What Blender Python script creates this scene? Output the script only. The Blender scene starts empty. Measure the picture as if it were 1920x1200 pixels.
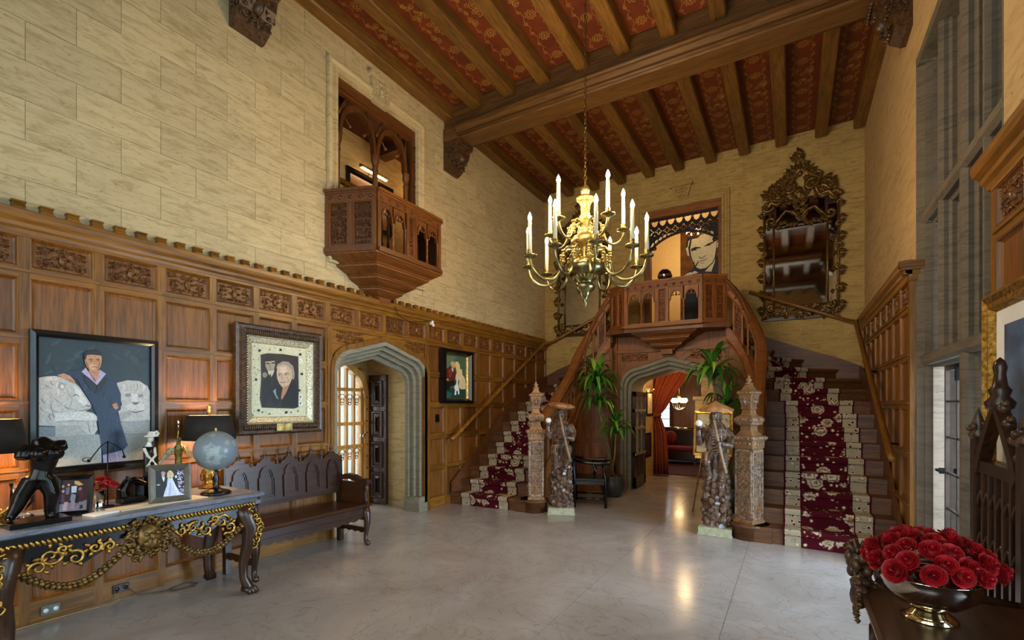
import bpy, bmesh, math, random
from mathutils import Vector, Matrix
rnd = random.Random(11)
sc = bpy.context.scene
col = sc.collection
PI = math.pi
sin, cos = math.sin, math.cos

# ------------------------------------------------------------ camera, world, lights, exposure
cam_d = bpy.data.cameras.new('camera'); cam = bpy.data.objects.new('camera', cam_d); col.objects.link(cam)
cam.location = (0, 0, 1.6); cam.rotation_euler = (PI/2, 0, math.atan(525/901))
cam_d.sensor_width = 36; cam_d.lens = 36*901/1920; cam_d.shift_y = 159/1920
cam_d.clip_start = .02
sc.camera = cam
w = bpy.data.worlds.new('sky'); sc.world = w; w.use_nodes = True
w.node_tree.nodes['Background'].inputs[0].default_value = (.72, .84, 1, 1)
w.node_tree.nodes['Background'].inputs[1].default_value = 2.0
sc.view_settings.view_transform = 'Standard'; sc.view_settings.look = 'None'
sc.view_settings.exposure = -0.1; sc.view_settings.gamma = 1; sc.view_settings.use_curve_mapping = False
sc.cycles.sample_clamp_indirect = 6
sc.cycles.max_bounces = 6; sc.cycles.diffuse_bounces = 4; sc.cycles.glossy_bounces = 4; sc.cycles.transparent_max_bounces = 12
def area(name, loc, aim, sx, sy, power, colr, spread=PI):
    d = bpy.data.lights.new(name, 'AREA'); d.shape = 'RECTANGLE'; d.size = sx; d.size_y = sy
    d.energy = power; d.color = colr; d.spread = spread
    o = bpy.data.objects.new(name, d); col.objects.link(o); o.location = loc
    o.rotation_euler = (Vector(aim)-Vector(loc)).to_track_quat('-Z', 'Y').to_euler()
    return o
def lamp(name, loc, power, colr, r=.03, parent=None):
    d = bpy.data.lights.new(name, 'POINT'); d.energy = power; d.color = colr; d.shadow_soft_size = r
    o = bpy.data.objects.new(name, d); col.objects.link(o); o.location = loc
    if parent: o.parent = parent
    return o
DAY = (.88, .93, 1.0)
WARM = (1.0, .66, .33)
area('daylight_bay', (3.0, 5.1, 1.3), (0.3, 4.85, .7), 2.4, 2.2, 800, (.68, .81, 1.0))
area('daylight_bay_upper', (2.6, 4.85, 3.5), (0.3, 4.85, 2.6), 2.2, 2.4, 120, (1.0, .97, .9))
area('near_window_fill', (1.75, -.2, 2.8), (-1, -.2, 2.2), 4.4, 4.4, 480, DAY)  # fill through the out-of-view near window, added for more diffuse daylight
area('end_window_fill', (-1.9, -3.9, 2.6), (-1.9, 0, 2.4), 5.4, 4.2, 370, (1.0, .92, .83))  # warm fill through invented end windows behind the camera
area('daylight_porch', (-7.6, 4.95, 1.6), (-5, 4.95, 1.2), 2.0, 2.4, 150, (1, .95, .88))
area('daylight_far_room', (-4.9, 14.3, 1.6), (-2, 14.3, 1.2), 1.2, 1.8, 30, DAY)

# ------------------------------------------------------------ geometry helpers
W = {}
MESHES = {}
class MB:
    def __init__(s): s.v = []; s.f = []; s.c = []; s.sm = []; s.uv = None
    def add(s, vs, fs, smooth=False, colr=None):
        n = len(s.v); s.v += [tuple(p) for p in vs]
        for f in fs: s.f.append(tuple(i+n for i in f)); s.sm.append(smooth); s.c.append(colr)
        return s
    def box(s, x0, x1, y0, y1, z0, z1, M=None):
        vs = [(x, y, z) for z in (z0, z1) for y in (y0, y1) for x in (x0, x1)]
        if M: vs = [M @ Vector(p) for p in vs]
        return s.add(vs, [(0,2,3,1), (4,5,7,6), (0,1,5,4), (2,6,7,3), (0,4,6,2), (1,3,7,5)])
    def cbox(s, c, sz, M=None):
        return s.box(c[0]-sz[0]/2, c[0]+sz[0]/2, c[1]-sz[1]/2, c[1]+sz[1]/2, c[2]-sz[2]/2, c[2]+sz[2]/2, M)
    def prism(s, pts, ax, a, b, M=None, smooth=False):
        def P(p, t): return (t, p[0], p[1]) if ax == 'x' else (p[0], t, p[1]) if ax == 'y' else (p[0], p[1], t)
        n = len(pts); vs = [P(p, a) for p in pts] + [P(p, b) for p in pts]
        if M: vs = [M @ Vector(p) for p in vs]
        n0 = len(s.v); s.add(vs, [tuple(range(n))[::-1], tuple(range(n, 2*n))])
        s.add([], []); 
        for i in range(n):
            j = (i+1) % n; s.f.append((n0+i, n0+j, n0+n+j, n0+n+i)); s.sm.append(smooth); s.c.append(None)
        return s
    def lathe(s, prof, c=(0,0,0), n=14, M=None, a0=0, smooth=True, sx=1, sy=1):
        vs = []; fs = []
        for r, z in prof:
            for i in range(n):
                a = a0+2*PI*i/n; vs.append((c[0]+r*sx*cos(a), c[1]+r*sy*sin(a), c[2]+z))
        m = len(prof)
        for k in range(m-1):
            for i in range(n):
                j = (i+1) % n; fs.append((k*n+i, k*n+j, (k+1)*n+j, (k+1)*n+i))
        if prof[0][0] > 1e-5: fs.append(tuple(range(n))[::-1])
        if prof[-1][0] > 1e-5: fs.append(tuple((m-1)*n+i for i in range(n)))
        if M: vs = [M @ Vector(p) for p in vs]
        return s.add(vs, fs, smooth)
    def sq(s, prof, c=(0,0,0), M=None, rot=0):   # square-section turned shape, r = half width
        return s.lathe([(r*1.41421, z) for r, z in prof], c, 4, M, PI/4+rot, False)
    def tube(s, pts, r, n=6, closed=False, smooth=True, M=None, cap=True):
        P = [Vector(p) for p in pts]; m = len(P)
        if not hasattr(r, '__len__'): r = [r]*m
        vs = []; u = None
        for i in range(m):
            t = (P[(i+1) % m]-P[i-1]) if closed else (P[min(i+1, m-1)]-P[max(i-1, 0)])
            t = t.normalized() if t.length > 1e-9 else Vector((0,0,1))
            if u is None: u = t.orthogonal().normalized()
            u = (u-t*u.dot(t)); u = u.normalized() if u.length > 1e-6 else t.orthogonal().normalized()
            b = t.cross(u)
            for k in range(n):
                a = 2*PI*k/n; vs.append(P[i]+(u*cos(a)+b*sin(a))*r[i])
        fs = []
        for i in range(m if closed else m-1):
            i2 = (i+1) % m
            for k in range(n):
                k2 = (k+1) % n; fs.append((i*n+k, i*n+k2, i2*n+k2, i2*n+k))
        if not closed and cap: fs += [tuple(range(n))[::-1], tuple((m-1)*n+k for k in range(n))]
        if M: vs = [M @ p for p in vs]
        return s.add(vs, fs, smooth)
    def ell(s, c, r, n=8, m=5, M=None, smooth=True):
        if not hasattr(r, '__len__'): r = (r, r, r)
        vs = [(0, 0, -1)]; fs = []
        for k in range(1, m):
            p = -PI/2+PI*k/m
            for i in range(n): a = 2*PI*i/n; vs.append((cos(p)*cos(a), cos(p)*sin(a), sin(p)))
        vs.append((0, 0, 1)); L = len(vs)-1
        for i in range(n): fs.append((0, 1+(i+1) % n, 1+i))
        for k in range(m-2):
            for i in range(n):
                j = (i+1) % n; fs.append((1+k*n+i, 1+k*n+j, 1+(k+1)*n+j, 1+(k+1)*n+i))
        for i in range(n): fs.append((1+(m-2)*n+i, 1+(m-2)*n+(i+1) % n, L))
        vs = [Vector((p[0]*r[0], p[1]*r[1], p[2]*r[2])) for p in vs]
        if M: vs = [M @ p for p in vs]
        c = Vector(c); return s.add([p+c for p in vs], fs, smooth)
    def sweep(s, prof, path, smooth=False, closedprof=True, scale=None):
        # prof: (side, up) pairs; path: points; up is always Z, side is the horizontal normal (to the right of travel)
        P = [Vector(p) for p in path]; m = len(P); n = len(prof); vs = []
        for i in range(m):
            t = P[min(i+1, m-1)]-P[max(i-1, 0)]; t.z = 0; t.normalize(); sd = Vector((t.y, -t.x, 0)); k = scale[i] if scale else 1
            for a, b in prof: vs.append(P[i]+sd*a*k+Vector((0, 0, b*k)))
        fs = [(i*n+k, (i+1)*n+k, (i+1)*n+(k+1) % n, i*n+(k+1) % n) for i in range(m-1) for k in range(n)]
        fs += [tuple(range(n)), tuple((m-1)*n+k for k in range(n))[::-1]]
        return s.add(vs, fs, smooth)
    def ring(s, A, B, ax, a, b):     # band between two open polylines, extruded
        def P(p, t): return (t, p[0], p[1]) if ax == 'x' else (p[0], t, p[1]) if ax == 'y' else (p[0], p[1], t)
        n = len(A); vs = [P(p, a) for p in A]+[P(p, a) for p in B]+[P(p, b) for p in A]+[P(p, b) for p in B]
        fs = []
        for i in range(n-1):
            fs += [(i, i+1, n+i+1, n+i), (2*n+i, 3*n+i, 3*n+i+1, 2*n+i+1), (i, 2*n+i, 2*n+i+1, i+1), (n+i, n+i+1, 3*n+i+1, 3*n+i)]
        fs += [(0, n, 3*n, 2*n), (n-1, 3*n-1, 4*n-1, 2*n-1)]
        return s.add(vs, fs)
    def frame(s, prof, u0, u1, v0, v1, F):
        # mitred frame: prof = (inset from outer edge, height); F(u, v, h) -> world
        n = len(prof); vs = []; fs = []
        for (su, sv, sgu, sgv) in ((u0, v0, 1, 1), (u1, v0, -1, 1), (u1, v1, -1, -1), (u0, v1, 1, -1)):
            for d, h in prof: vs.append(F(su+sgu*d, sv+sgv*d, h))
        for k in range(4):
            k2 = (k+1) % 4
            for i in range(n-1): fs.append((k*n+i, k2*n+i, k2*n+i+1, k*n+i+1))
        return s.add(vs, fs)
    def merge(s, o, M=None):
        vs = [M @ Vector(p) for p in o.v] if M else o.v
        n = len(s.v); s.v += [tuple(p) for p in vs]; s.f += [tuple(i+n for i in f) for f in o.f]; s.sm += o.sm; s.c += o.c
        return s
    def mesh(s, name, mat, off=(0,0,0)):
        me = bpy.data.meshes.new(name)
        me.from_pydata([(p[0]-off[0], p[1]-off[1], p[2]-off[2]) for p in s.v], [], s.f)
        me.polygons.foreach_set('use_smooth', s.sm)
        if s.uv:
            ul = me.uv_layers.new(name='UVMap')
            for p in me.polygons:
                for li, vi in zip(p.loop_indices, p.vertices): ul.data[li].uv = s.uv[vi]
        if any(c is not None for c in s.c):
            ca = me.color_attributes.new('Col', 'FLOAT_COLOR', 'CORNER')
            for p in me.polygons:
                c = s.c[p.index] or (1, 1, 1)
                for li in p.loop_indices: ca.data[li].color = (*c, 1)
        if mat:
            for m_ in (mat if isinstance(mat, (list, tuple)) else [mat]): me.materials.append(m_)
        me.validate(); me.update()
        bm = bmesh.new(); bm.from_mesh(me); bmesh.ops.recalc_face_normals(bm, faces=bm.faces[:]); bm.to_mesh(me); bm.free()
        return me
    def build(s, name, mat, parent=None, bevel=0):
        if parent is None:
            xs, ys, zs = zip(*s.v); off = ((min(xs)+max(xs))/2, (min(ys)+max(ys))/2, min(zs))
        else: off = W.get(parent, (0,0,0))
        o = bpy.data.objects.new(name, s.mesh(name, mat, off)); col.objects.link(o)
        if parent: o.parent = parent
        else: o.location = off
        W[o] = off
        if bevel:
            b = o.modifiers.new('bevel', 'BEVEL'); b.width = bevel; b.segments = 2; b.limit_method = 'ANGLE'; b.harden_normals = False
        return o
def inst(me, name, parent, loc, rot=(0,0,0), scale=(1,1,1)):
    o = bpy.data.objects.new(name, me); col.objects.link(o)
    off = W.get(parent, (0,0,0)); o.location = (loc[0]-off[0], loc[1]-off[1], loc[2]-off[2]); o.rotation_euler = rot; o.scale = scale
    if parent: o.parent = parent
    W[o] = tuple(loc); return o
def tag(o, label=None, cat=None, group=None, kind=None):
    if label: o['label'] = label
    if cat: o['category'] = cat
    if group: o['group'] = group
    if kind: o['kind'] = kind
    return o
def thing(name, label, cat, loc=(0,0,0), group=None):
    o = bpy.data.objects.new(name, None); col.objects.link(o); o.location = loc; o.empty_display_size = .1; W[o] = tuple(loc)
    return tag(o, label, cat, group)
def struct(name, mb, mat, label=None): return tag(mb.build(name, mat), label, None, None, 'structure')
def group_struct(name, loc, label=None):
    o = bpy.data.objects.new(name, None); col.objects.link(o); o.location = loc; o.empty_display_size = .1; W[o] = tuple(loc)
    return tag(o, label, None, None, 'structure')
def copy_tree(o, parent=None):
    c = o.copy(); col.objects.link(c); c.parent = parent
    for ch in [x for x in CHILD.get(o, [])]: copy_tree(ch, c)
    return c
def Rz(a): return Matrix.Rotation(a, 4, 'Z')
def Tm(*p): return Matrix.Translation(p)
def RM(ax, a): return Matrix.Rotation(a, 4, ax)

# ------------------------------------------------------------ materials
def lin(c): c /= 255; return c/12.92 if c <= .04045 else ((c+.055)/1.055)**2.4
def hx(h): return tuple(lin(int(h[i:i+2], 16)) for i in (0, 2, 4))
def newmat(name):
    m = bpy.data.materials.new(name); m.use_nodes = True; nt = m.node_tree
    return m, nt, nt.nodes['Principled BSDF'], nt.nodes, nt.links
def ramp(N, L, fac, stops):
    r = N.new('ShaderNodeValToRGB'); e = r.color_ramp.elements
    while len(e) < len(stops): e.new(.5)
    for i, (p, c) in enumerate(stops): e[i].position = p; e[i].color = (*c, 1)
    if fac is not None: L.new(fac, r.inputs[0])
    return r
def pos_map(N, L, scale, rot=(0,0,0), src='pos', loc=None):
    g = N.new('ShaderNodeNewGeometry') if src == 'pos' else N.new('ShaderNodeTexCoord')
    mp = N.new('ShaderNodeMapping'); mp.inputs['Scale'].default_value = scale; mp.inputs['Rotation'].default_value = rot
    L.new(g.outputs['Position' if src == 'pos' else src], mp.inputs[0])
    if loc is not None: L.new(loc, mp.inputs['Location'])
    return mp.outputs[0]
def noisef(N, L, vec, scale=1, detail=6, rough=.6, dist=0):
    n = N.new('ShaderNodeTexNoise'); n.inputs['Scale'].default_value = scale; n.inputs['Detail'].default_value = detail
    n.inputs['Roughness'].default_value = rough; n.inputs['Distortion'].default_value = dist
    if vec is not None: L.new(vec, n.inputs['Vector'])
    return n.outputs['Fac']
def mixc(N, L, fac, a, b, mode='MIX'):
    m = N.new('ShaderNodeMix'); m.data_type = 'RGBA'; m.blend_type = mode
    for k, x in ((0, fac), (6, a), (7, b)):
        if hasattr(x, 'is_output') or hasattr(x, 'links'): L.new(x, m.inputs[k])
        elif isinstance(x, (int, float)): m.inputs[k].default_value = x
        else: m.inputs[k].default_value = (*x, 1)
    return m.outputs[2]
def bump(N, L, B, h, strength=.3, dist=.01):
    b = N.new('ShaderNodeBump'); b.inputs['Strength'].default_value = strength; b.inputs['Distance'].default_value = dist
    L.new(h, b.inputs['Height']); L.new(b.outputs[0], B.inputs['Normal'])
def obj_random_vec(N, L, k=37):
    oi = N.new('ShaderNodeObjectInfo'); m = N.new('ShaderNodeMath'); m.operation = 'MULTIPLY'; m.inputs[1].default_value = k
    L.new(oi.outputs['Random'], m.inputs[0]); c = N.new('ShaderNodeCombineXYZ')
    for i in range(3): L.new(m.outputs[0], c.inputs[i])
    return c.outputs[0], oi.outputs['Random']
def plain(name, colr, rough=.5, metal=0, var=.25, vscale=18, bmp=0, spec=None, emit=None, es=0):
    m, nt, B, N, L = newmat(name)
    if isinstance(colr, str): colr = hx(colr)
    f = noisef(N, L, pos_map(N, L, (vscale,)*3), 1, 4)
    r = ramp(N, L, f, [(.3, tuple(c*(1-var) for c in colr)), (.7, tuple(min(1, c*(1+var)) for c in colr))])
    L.new(r.outputs[0], B.inputs['Base Color']); B.inputs['Roughness'].default_value = rough; B.inputs['Metallic'].default_value = metal
    if spec is not None: B.inputs['Specular IOR Level'].default_value = spec
    if bmp: bump(N, L, B, f, bmp, .004)
    if emit: B.inputs['Emission Color'].default_value = (*(hx(emit) if isinstance(emit, str) else emit), 1); B.inputs['Emission Strength'].default_value = es
    return m
def wood(name, dark, light, ax='z', rough=.38, sc_=1.0, rv=.25):
    m, nt, B, N, L = newmat(name); dark, light = hx(dark), hx(light)
    a, b = 16*sc_, 1.1*sc_
    s = {'x': (b, a, a), 'y': (a, b, a), 'z': (a, a, b)}[ax]
    ov, orr = obj_random_vec(N, L)
    g1 = noisef(N, L, pos_map(N, L, s, loc=ov), 1.0, 7, .65, 1.2)
    s2 = tuple(v*4.5 for v in s)
    g2 = noisef(N, L, pos_map(N, L, s2, loc=ov), 1.0, 3, .5)
    mid = tuple((p+q)/2 for p, q in zip(dark, light))
    r = ramp(N, L, g1, [(.28, dark), (.5, mid), (.72, light)])
    c = mixc(N, L, .35, r.outputs[0], ramp(N, L, g2, [(.35, tuple(v*.55 for v in dark)), (.6, light)]).outputs[0])
    hs = N.new('ShaderNodeHueSaturation'); L.new(c, hs.inputs['Color'])
    mr = N.new('ShaderNodeMapRange'); mr.inputs[3].default_value = 1-rv; mr.inputs[4].default_value = 1+rv; L.new(orr, mr.inputs[0]); L.new(mr.outputs[0], hs.inputs['Value'])
    L.new(hs.outputs[0], B.inputs['Base Color']); B.inputs['Roughness'].default_value = rough
    bump(N, L, B, g2, .12, .004)
    return m
def carved(name, dark, light, rough=.4, metal=0, scale=30, cavity=True):
    # two-tone wood or gilding whose polish varies
    m, nt, B, N, L = newmat(name); dark, light = hx(dark), hx(light)
    f = noisef(N, L, pos_map(N, L, (scale,)*3), 1, 5)
    r = ramp(N, L, f, [(.35, dark), (.65, light)])
    L.new(r.outputs[0], B.inputs['Base Color']); B.inputs['Roughness'].default_value = rough; B.inputs['Metallic'].default_value = metal
    bump(N, L, B, f, .25, .004)
    return m
def travertine(name, base, vein, dark, rough=.75, tilt=.12, sc_=1.0, per_block=True):
    m, nt, B, N, L = newmat(name); base, vein, dark = hx(base), hx(vein), hx(dark)
    ov, orr = obj_random_vec(N, L, 53)
    v = pos_map(N, L, (1.6*sc_, 1.6*sc_, 9*sc_), (tilt, tilt, 0), loc=ov if per_block else None)
    f1 = noisef(N, L, v, 1.5, 10, .74, .9)
    f2 = noisef(N, L, pos_map(N, L, (9*sc_, 9*sc_, 34*sc_), (tilt, tilt, 0), loc=ov if per_block else None), 1.5, 4, .6, .6)
    big = noisef(N, L, pos_map(N, L, (.7, .7, .7)), 1, 3)
    soft = tuple(.6*p+.4*q for p, q in zip(vein, dark))
    r = ramp(N, L, f1, [(.27, soft), (.40, vein), (.52, base), (.75, tuple(min(1, c*1.12) for c in base))])
    pits = ramp(N, L, f2, [(.28, (.35, .30, .24)), (.38, (1, 1, 1))])
    c = mixc(N, L, .8, r.outputs[0], pits.outputs[0], 'MULTIPLY')
    c = mixc(N, L, .5, c, ramp(N, L, big, [(.3, (.82, .80, .74)), (.7, (1.1, 1.06, 1))]).outputs[0], 'MULTIPLY')
    hs = N.new('ShaderNodeHueSaturation'); L.new(c, hs.inputs['Color'])
    mr = N.new('ShaderNodeMapRange'); mr.inputs[3].default_value = .93; mr.inputs[4].default_value = 1.07; L.new(orr, mr.inputs[0]); L.new(mr.outputs[0], hs.inputs['Value'])
    L.new(hs.outputs[0], B.inputs['Base Color']); B.inputs['Roughness'].default_value = rough
    bump(N, L, B, f2, .22, .006)
    return m
OAKZ = wood('oak_upright', '4f2b09', '99641c', 'z'); OAKY = wood('oak_along', '4f2b09', '99641c', 'y'); OAKX = wood('oak_across', '4f2b09', '99641c', 'x')
OAKP = wood('oak_panel', '4d2808', '8f571a', 'z', .42)
BALZ = wood('balcony_oak_upright', '3f1e08', '7d4716', 'z', .45); BALY = wood('balcony_oak_along', '3f1e08', '7d4716', 'y', .45); CARVB = carved('balcony_carving', '2c1606', '6d3f15', .4)
REDZ = wood('red_oak_upright', '54290c', '9a5a20', 'z', .55); REDX = wood('red_oak_across', '54290c', '9a5a20', 'x', .55)
BEAMY = wood('beam_oak_along', '462b0e', '8d6126', 'y', .5); BEAMX = wood('beam_oak_across', '3a230d', '7b5324', 'x', .5)
DARKZ = wood('walnut_upright', '1d0f08', '4a2c1a', 'z', .3); DARKY = wood('walnut_along', '1d0f08', '4a2c1a', 'y', .3); DARKX = wood('walnut_across', '1d0f08', '4a2c1a', 'x', .3)
CARVE = carved('carved_oak', '4a2409', '8a5420', .36); CARVED = carved('carved_dark_oak', '26170b', '5e3f22', .38); CARVER = carved('carved_red_oak', '3d1c0a', '85471c', .36)
STEP = wood('stair_oak', '361c0c', '7a4a22', 'x', .5)
NEWEL = wood('newel_oak', '6a4526', 'a37a52', 'z', .45); NCARV = carved('newel_carving', '4d3a30', 'b39a83', .45)
TRAV = travertine('travertine', 'c5ae84', 'af976c', '806a48', sc_=1.7); TRAVB = travertine('travertine_back', 'b59656', '9c7b41', '70572c', sc_=1.7); MORTAR = plain('mortar', 'd2b98a', .9)
PLASTER = travertine('right_wall_stone', 'c2a373', 'b1905f', '8f7348', tilt=1.2, per_block=False)
STONE = travertine('grey_limestone', '8b826d', '79715d', '544f42', .8, .05, 2.0, False)
STONEW = travertine('window_limestone', '6d6152', '5a5043', '352f28', .8, 1.57, 1.6, False)
PSTONE = travertine('porch_stone', 'cbb07c', 'b4965f', '80683f', per_block=False)
GOLD = carved('gilding', '7c5518', 'd9ab55', .32, .85, 40); GOLDD = carved('dark_gilding', '3a2609', '94703a', .38, .6, 40)
BRASS = carved('brass', '8d6a2a', 'd8bd78', .36, .9, 20); PEWTER = carved('aged_bronze', '6a6038', 'b3a878', .28, 1, 12)
BLACK = plain('black_lacquer', '0b0a0a', .25); IRON = plain('black_iron', '14110f', .45, .6); BRONZE = plain('black_bronze', '15110e', .22, .5, bmp=.1)
SILVER = plain('polished_silver', 'cfcac2', .08, 1, .05); WHITE = plain('white_paper', 'eeeae2', .7, var=.03)
REDCLOTH = plain('red_velvet', '7c1216', .7); GREENLEAF = plain('green_leaf', '38651a', .4, var=.5, vscale=9); STEM = plain('cane_stem', '7d6b45', .7)
CANDLE = plain('candle_sleeve', 'efe3c0', .5, var=.05)
def emis(name, colr, s):
    m, nt, B, N, L = newmat(name); B.inputs['Base Color'].default_value = (*colr, 1); B.inputs['Emission Color'].default_value = (*colr, 1); B.inputs['Emission Strength'].default_value = s
    return m
def glass(name, tint, refl=.12, rough=.02):
    m, nt, B, N, L = newmat(name); N.remove(B)
    t = N.new('ShaderNodeBsdfTransparent'); t.inputs[0].default_value = (*tint, 1); g = N.new('ShaderNodeBsdfGlossy'); g.inputs['Roughness'].default_value = rough
    fr = N.new('ShaderNodeFresnel'); fr.inputs[0].default_value = 1.45; mx = N.new('ShaderNodeMixShader')
    L.new(fr.outputs[0], mx.inputs[0]); L.new(t.outputs[0], mx.inputs[1]); L.new(g.outputs[0], mx.inputs[2]); L.new(mx.outputs[0], N['Material Output'].inputs[0])
    return m
GLASS = glass('window_glass', (.86, .93, .95)); GREENGLASS = glass('green_leaded_glass_dimmed', (.30, .40, .33), rough=.15); CLEAR = glass('clear_glass', (.95, .96, .96))  # greenish upper panes, tint also darkened to stand in for a dim exterior
MIRROR = plain('mirror_silvering', 'b9b3a6', .04, 1, .03)
def paint_mat():
    m, nt, B, N, L = newmat('oil_paint'); a = N.new('ShaderNodeVertexColor'); a.layer_name = 'Col'
    f = noisef(N, L, pos_map(N, L, (45, 45, 45)), 1, 5, .6, 1.5); r = ramp(N, L, f, [(.3, (.72, .72, .72)), (.7, (1.22, 1.22, 1.22))])
    L.new(mixc(N, L, 1, a.outputs[0], r.outputs[0], 'MULTIPLY'), B.inputs['Base Color']); B.inputs['Roughness'].default_value = .45
    bump(N, L, B, f, .1, .003); return m
PAINT = paint_mat()
def marble_floor():
    m, nt, B, N, L = newmat('polished_marble_floor'); v = pos_map(N, L, (1, 1, 1), (0, 0, .6))
    b1 = noisef(N, L, v, 1.3, 8, .6, .8)
    wv = N.new('ShaderNodeTexNoise'); wv.inputs['Scale'].default_value = 2.3; wv.inputs['Detail'].default_value = 9; wv.inputs['Roughness'].default_value = .62; wv.inputs['Distortion'].default_value = 1.4; L.new(v, wv.inputs[0])
    sb = N.new('ShaderNodeMath'); sb.operation = 'SUBTRACT'; sb.inputs[1].default_value = .5; L.new(wv.outputs['Fac'], sb.inputs[0])
    ab = N.new('ShaderNodeMath'); ab.operation = 'ABSOLUTE'; L.new(sb.outputs[0], ab.inputs[0])
    vein = ramp(N, L, ab.outputs[0], [(0, (.42, .33, .25)), (.006, (.75, .69, .62)), (.014, (1, 1, 1))])
    base = ramp(N, L, b1, [(.25, hx('94877d')), (.5, hx('a1968e')), (.75, hx('aea5a0'))])
    c = mixc(N, L, .4, base.outputs[0], vein.outputs[0], 'MULTIPLY')
    L.new(c, B.inputs['Base Color']); B.inputs['Roughness'].default_value = .16
    rr = ramp(N, L, b1, [(.3, (.12,)*3), (.7, (.24,)*3)]); L.new(rr.outputs[0], B.inputs['Roughness'])
    return m
FLOOR = marble_floor()
def carpet_mat():
    m, nt, B, N, L = newmat('persian_runner'); tc = N.new('ShaderNodeTexCoord')
    sx = N.new('ShaderNodeSeparateXYZ'); L.new(tc.outputs['UV'], sx.inputs[0])
    def vor(scale, thr, w_, c_in):
        v = N.new('ShaderNodeTexVoronoi'); v.inputs['Scale'].default_value = scale; v.feature = 'F1'; v.inputs['Randomness'].default_value = .65; L.new(tc.outputs['UV'], v.inputs[0])
        return v.outputs['Distance'], v.outputs['Color']
    nz = noisef(N, L, tc.outputs['UV'], 26, 3)
    d1, c1 = vor(4.2, 0, 0, 0); d2, c2 = vor(13, 0, 0, 0)
    ad = N.new('ShaderNodeMath'); ad.operation = 'MULTIPLY_ADD'; ad.inputs[1].default_value = .35; L.new(nz, ad.inputs[0]); L.new(d1, ad.inputs[2])
    ad2 = N.new('ShaderNodeMath'); ad2.operation = 'MULTIPLY_ADD'; ad2.inputs[1].default_value = .45; L.new(nz, ad2.inputs[0]); L.new(d2, ad2.inputs[2])
    DR, CR, TN, GR = hx('4a0d18'), hx('cdbda0'), hx('9c7a58'), hx('3f342c')
    f1 = ramp(N, L, ad.outputs[0], [(.26, TN), (.30, DR), (.34, CR), (.41, CR), (.43, DR), (.48, TN), (.55, CR), (.60, DR)])
    f2 = ramp(N, L, ad2.outputs[0], [(.43, CR), (.48, TN), (.53, DR)])
    fm = N.new('ShaderNodeMath'); fm.operation = 'GREATER_THAN'; fm.inputs[1].default_value = .60; L.new(ad.outputs[0], fm.inputs[0])
    field = mixc(N, L, fm.outputs[0], f1.outputs[0], f2.outputs[0])
    bord = ramp(N, L, ad2.outputs[0], [(.40, GR), (.46, hx('8d4a3e')), (.50, CR), (.60, CR), (.64, hx('5d5246')), (.70, hx('a99a80'))])
    # across: u 0..1  edge red | border cream | line | field | ...
    r = N.new('ShaderNodeValToRGB'); e = r.color_ramp; e.interpolation = 'CONSTANT'
    st = [(0, 0), (.02, 1), (.20, 0), (.215, .5), (.785, 0), (.80, 1), (.98, 0)]
    while len(e.elements) < len(st): e.elements.new(.5)
    for i, (p, g) in enumerate(st): e.elements[i].position = p; e.elements[i].color = (g, g, g, 1)
    L.new(sx.outputs[0], r.inputs[0])
    def cmp(v):
        n = N.new('ShaderNodeMath'); n.operation = 'COMPARE'; n.inputs[1].default_value = v; n.inputs[2].default_value = .1; L.new(r.outputs[0], n.inputs[0]); return n.outputs[0]
    c = mixc(N, L, cmp(1), DR, bord.outputs[0]); c = mixc(N, L, cmp(.5), c, field)
    L.new(c, B.inputs['Base Color']); B.inputs['Roughness'].default_value = .95; B.inputs['Specular IOR Level'].default_value = .1
    bump(N, L, B, noisef(N, L, tc.outputs['UV'], 180, 2), .3, .003); return m
CARPET = carpet_mat()
# ------------------------------------------------------------ shared shapes
XL, XR, YB, ZC = -4.83, 1.035, 9.76, 6.34
def tudor(c, hw, spring, apex, n=7, base=None):
    h = apex-spring; L = []
    for i in range(n+1):
        t = i/n; p0, p1, p2 = (-hw, spring), (-hw, spring+h*.60), (-hw*.58, spring+h*.70)
        L.append(((1-t)**2*p0[0]+2*t*(1-t)*p1[0]+t*t*p2[0], (1-t)**2*p0[1]+2*t*(1-t)*p1[1]+t*t*p2[1]))
    L.append((-hw*.29, spring+h*.86)); pts = L+[(0, apex)]+[(-a, b) for a, b in L[::-1]]
    if base is not None: pts = [(-hw, base)]+pts+[(hw, base)]
    return [(c+a, b) for a, b in pts]
def rect_sub(r, h):
    a, b, c, d = r; e, f, g, k = h
    if e >= b or f <= a or g >= d or k <= c: return [r]
    out = []
    if a < e: out.append((a, e, c, d))
    if f < b: out.append((f, b, c, d))
    x0, x1 = max(a, e), min(b, f)
    if c < g: out.append((x0, x1, c, g))
    if k < d: out.append((x0, x1, k, d))
    return out
unit = MB().box(0, 1, 0, 1, 0, 1).mesh('stone_block', TRAV)
unitb = MB().box(0, 1, 0, 1, 0, 1).mesh('stone_block', TRAVB)
def courses(u0, u1, v0, v1, bw, bh, holes, start=0):
    out = []; k = 0; v = v0
    while v < v1-.01:
        x = u0-(bw/2 if (k+start) % 2 else 0)
        while x < u1-.01:
            rs = [(max(x, u0), min(x+bw, u1), v, min(v+bh, v1))]
            for h in holes: rs = [q for r in rs for q in rect_sub(r, h)]
            out += [r for r in rs if r[1]-r[0] > .008 and r[3]-r[2] > .008]
            x += bw
        v += bh; k += 1
    return out
def spiral(cx, cy, r, turns, a0, d=1, n=14, shrink=.12):
    return [(cx+r*(1-(1-shrink)*i/n)*cos(a0+d*turns*2*PI*i/n), cy+r*(1-(1-shrink)*i/n)*sin(a0+d*turns*2*PI*i/n)) for i in range(n+1)]
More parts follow.
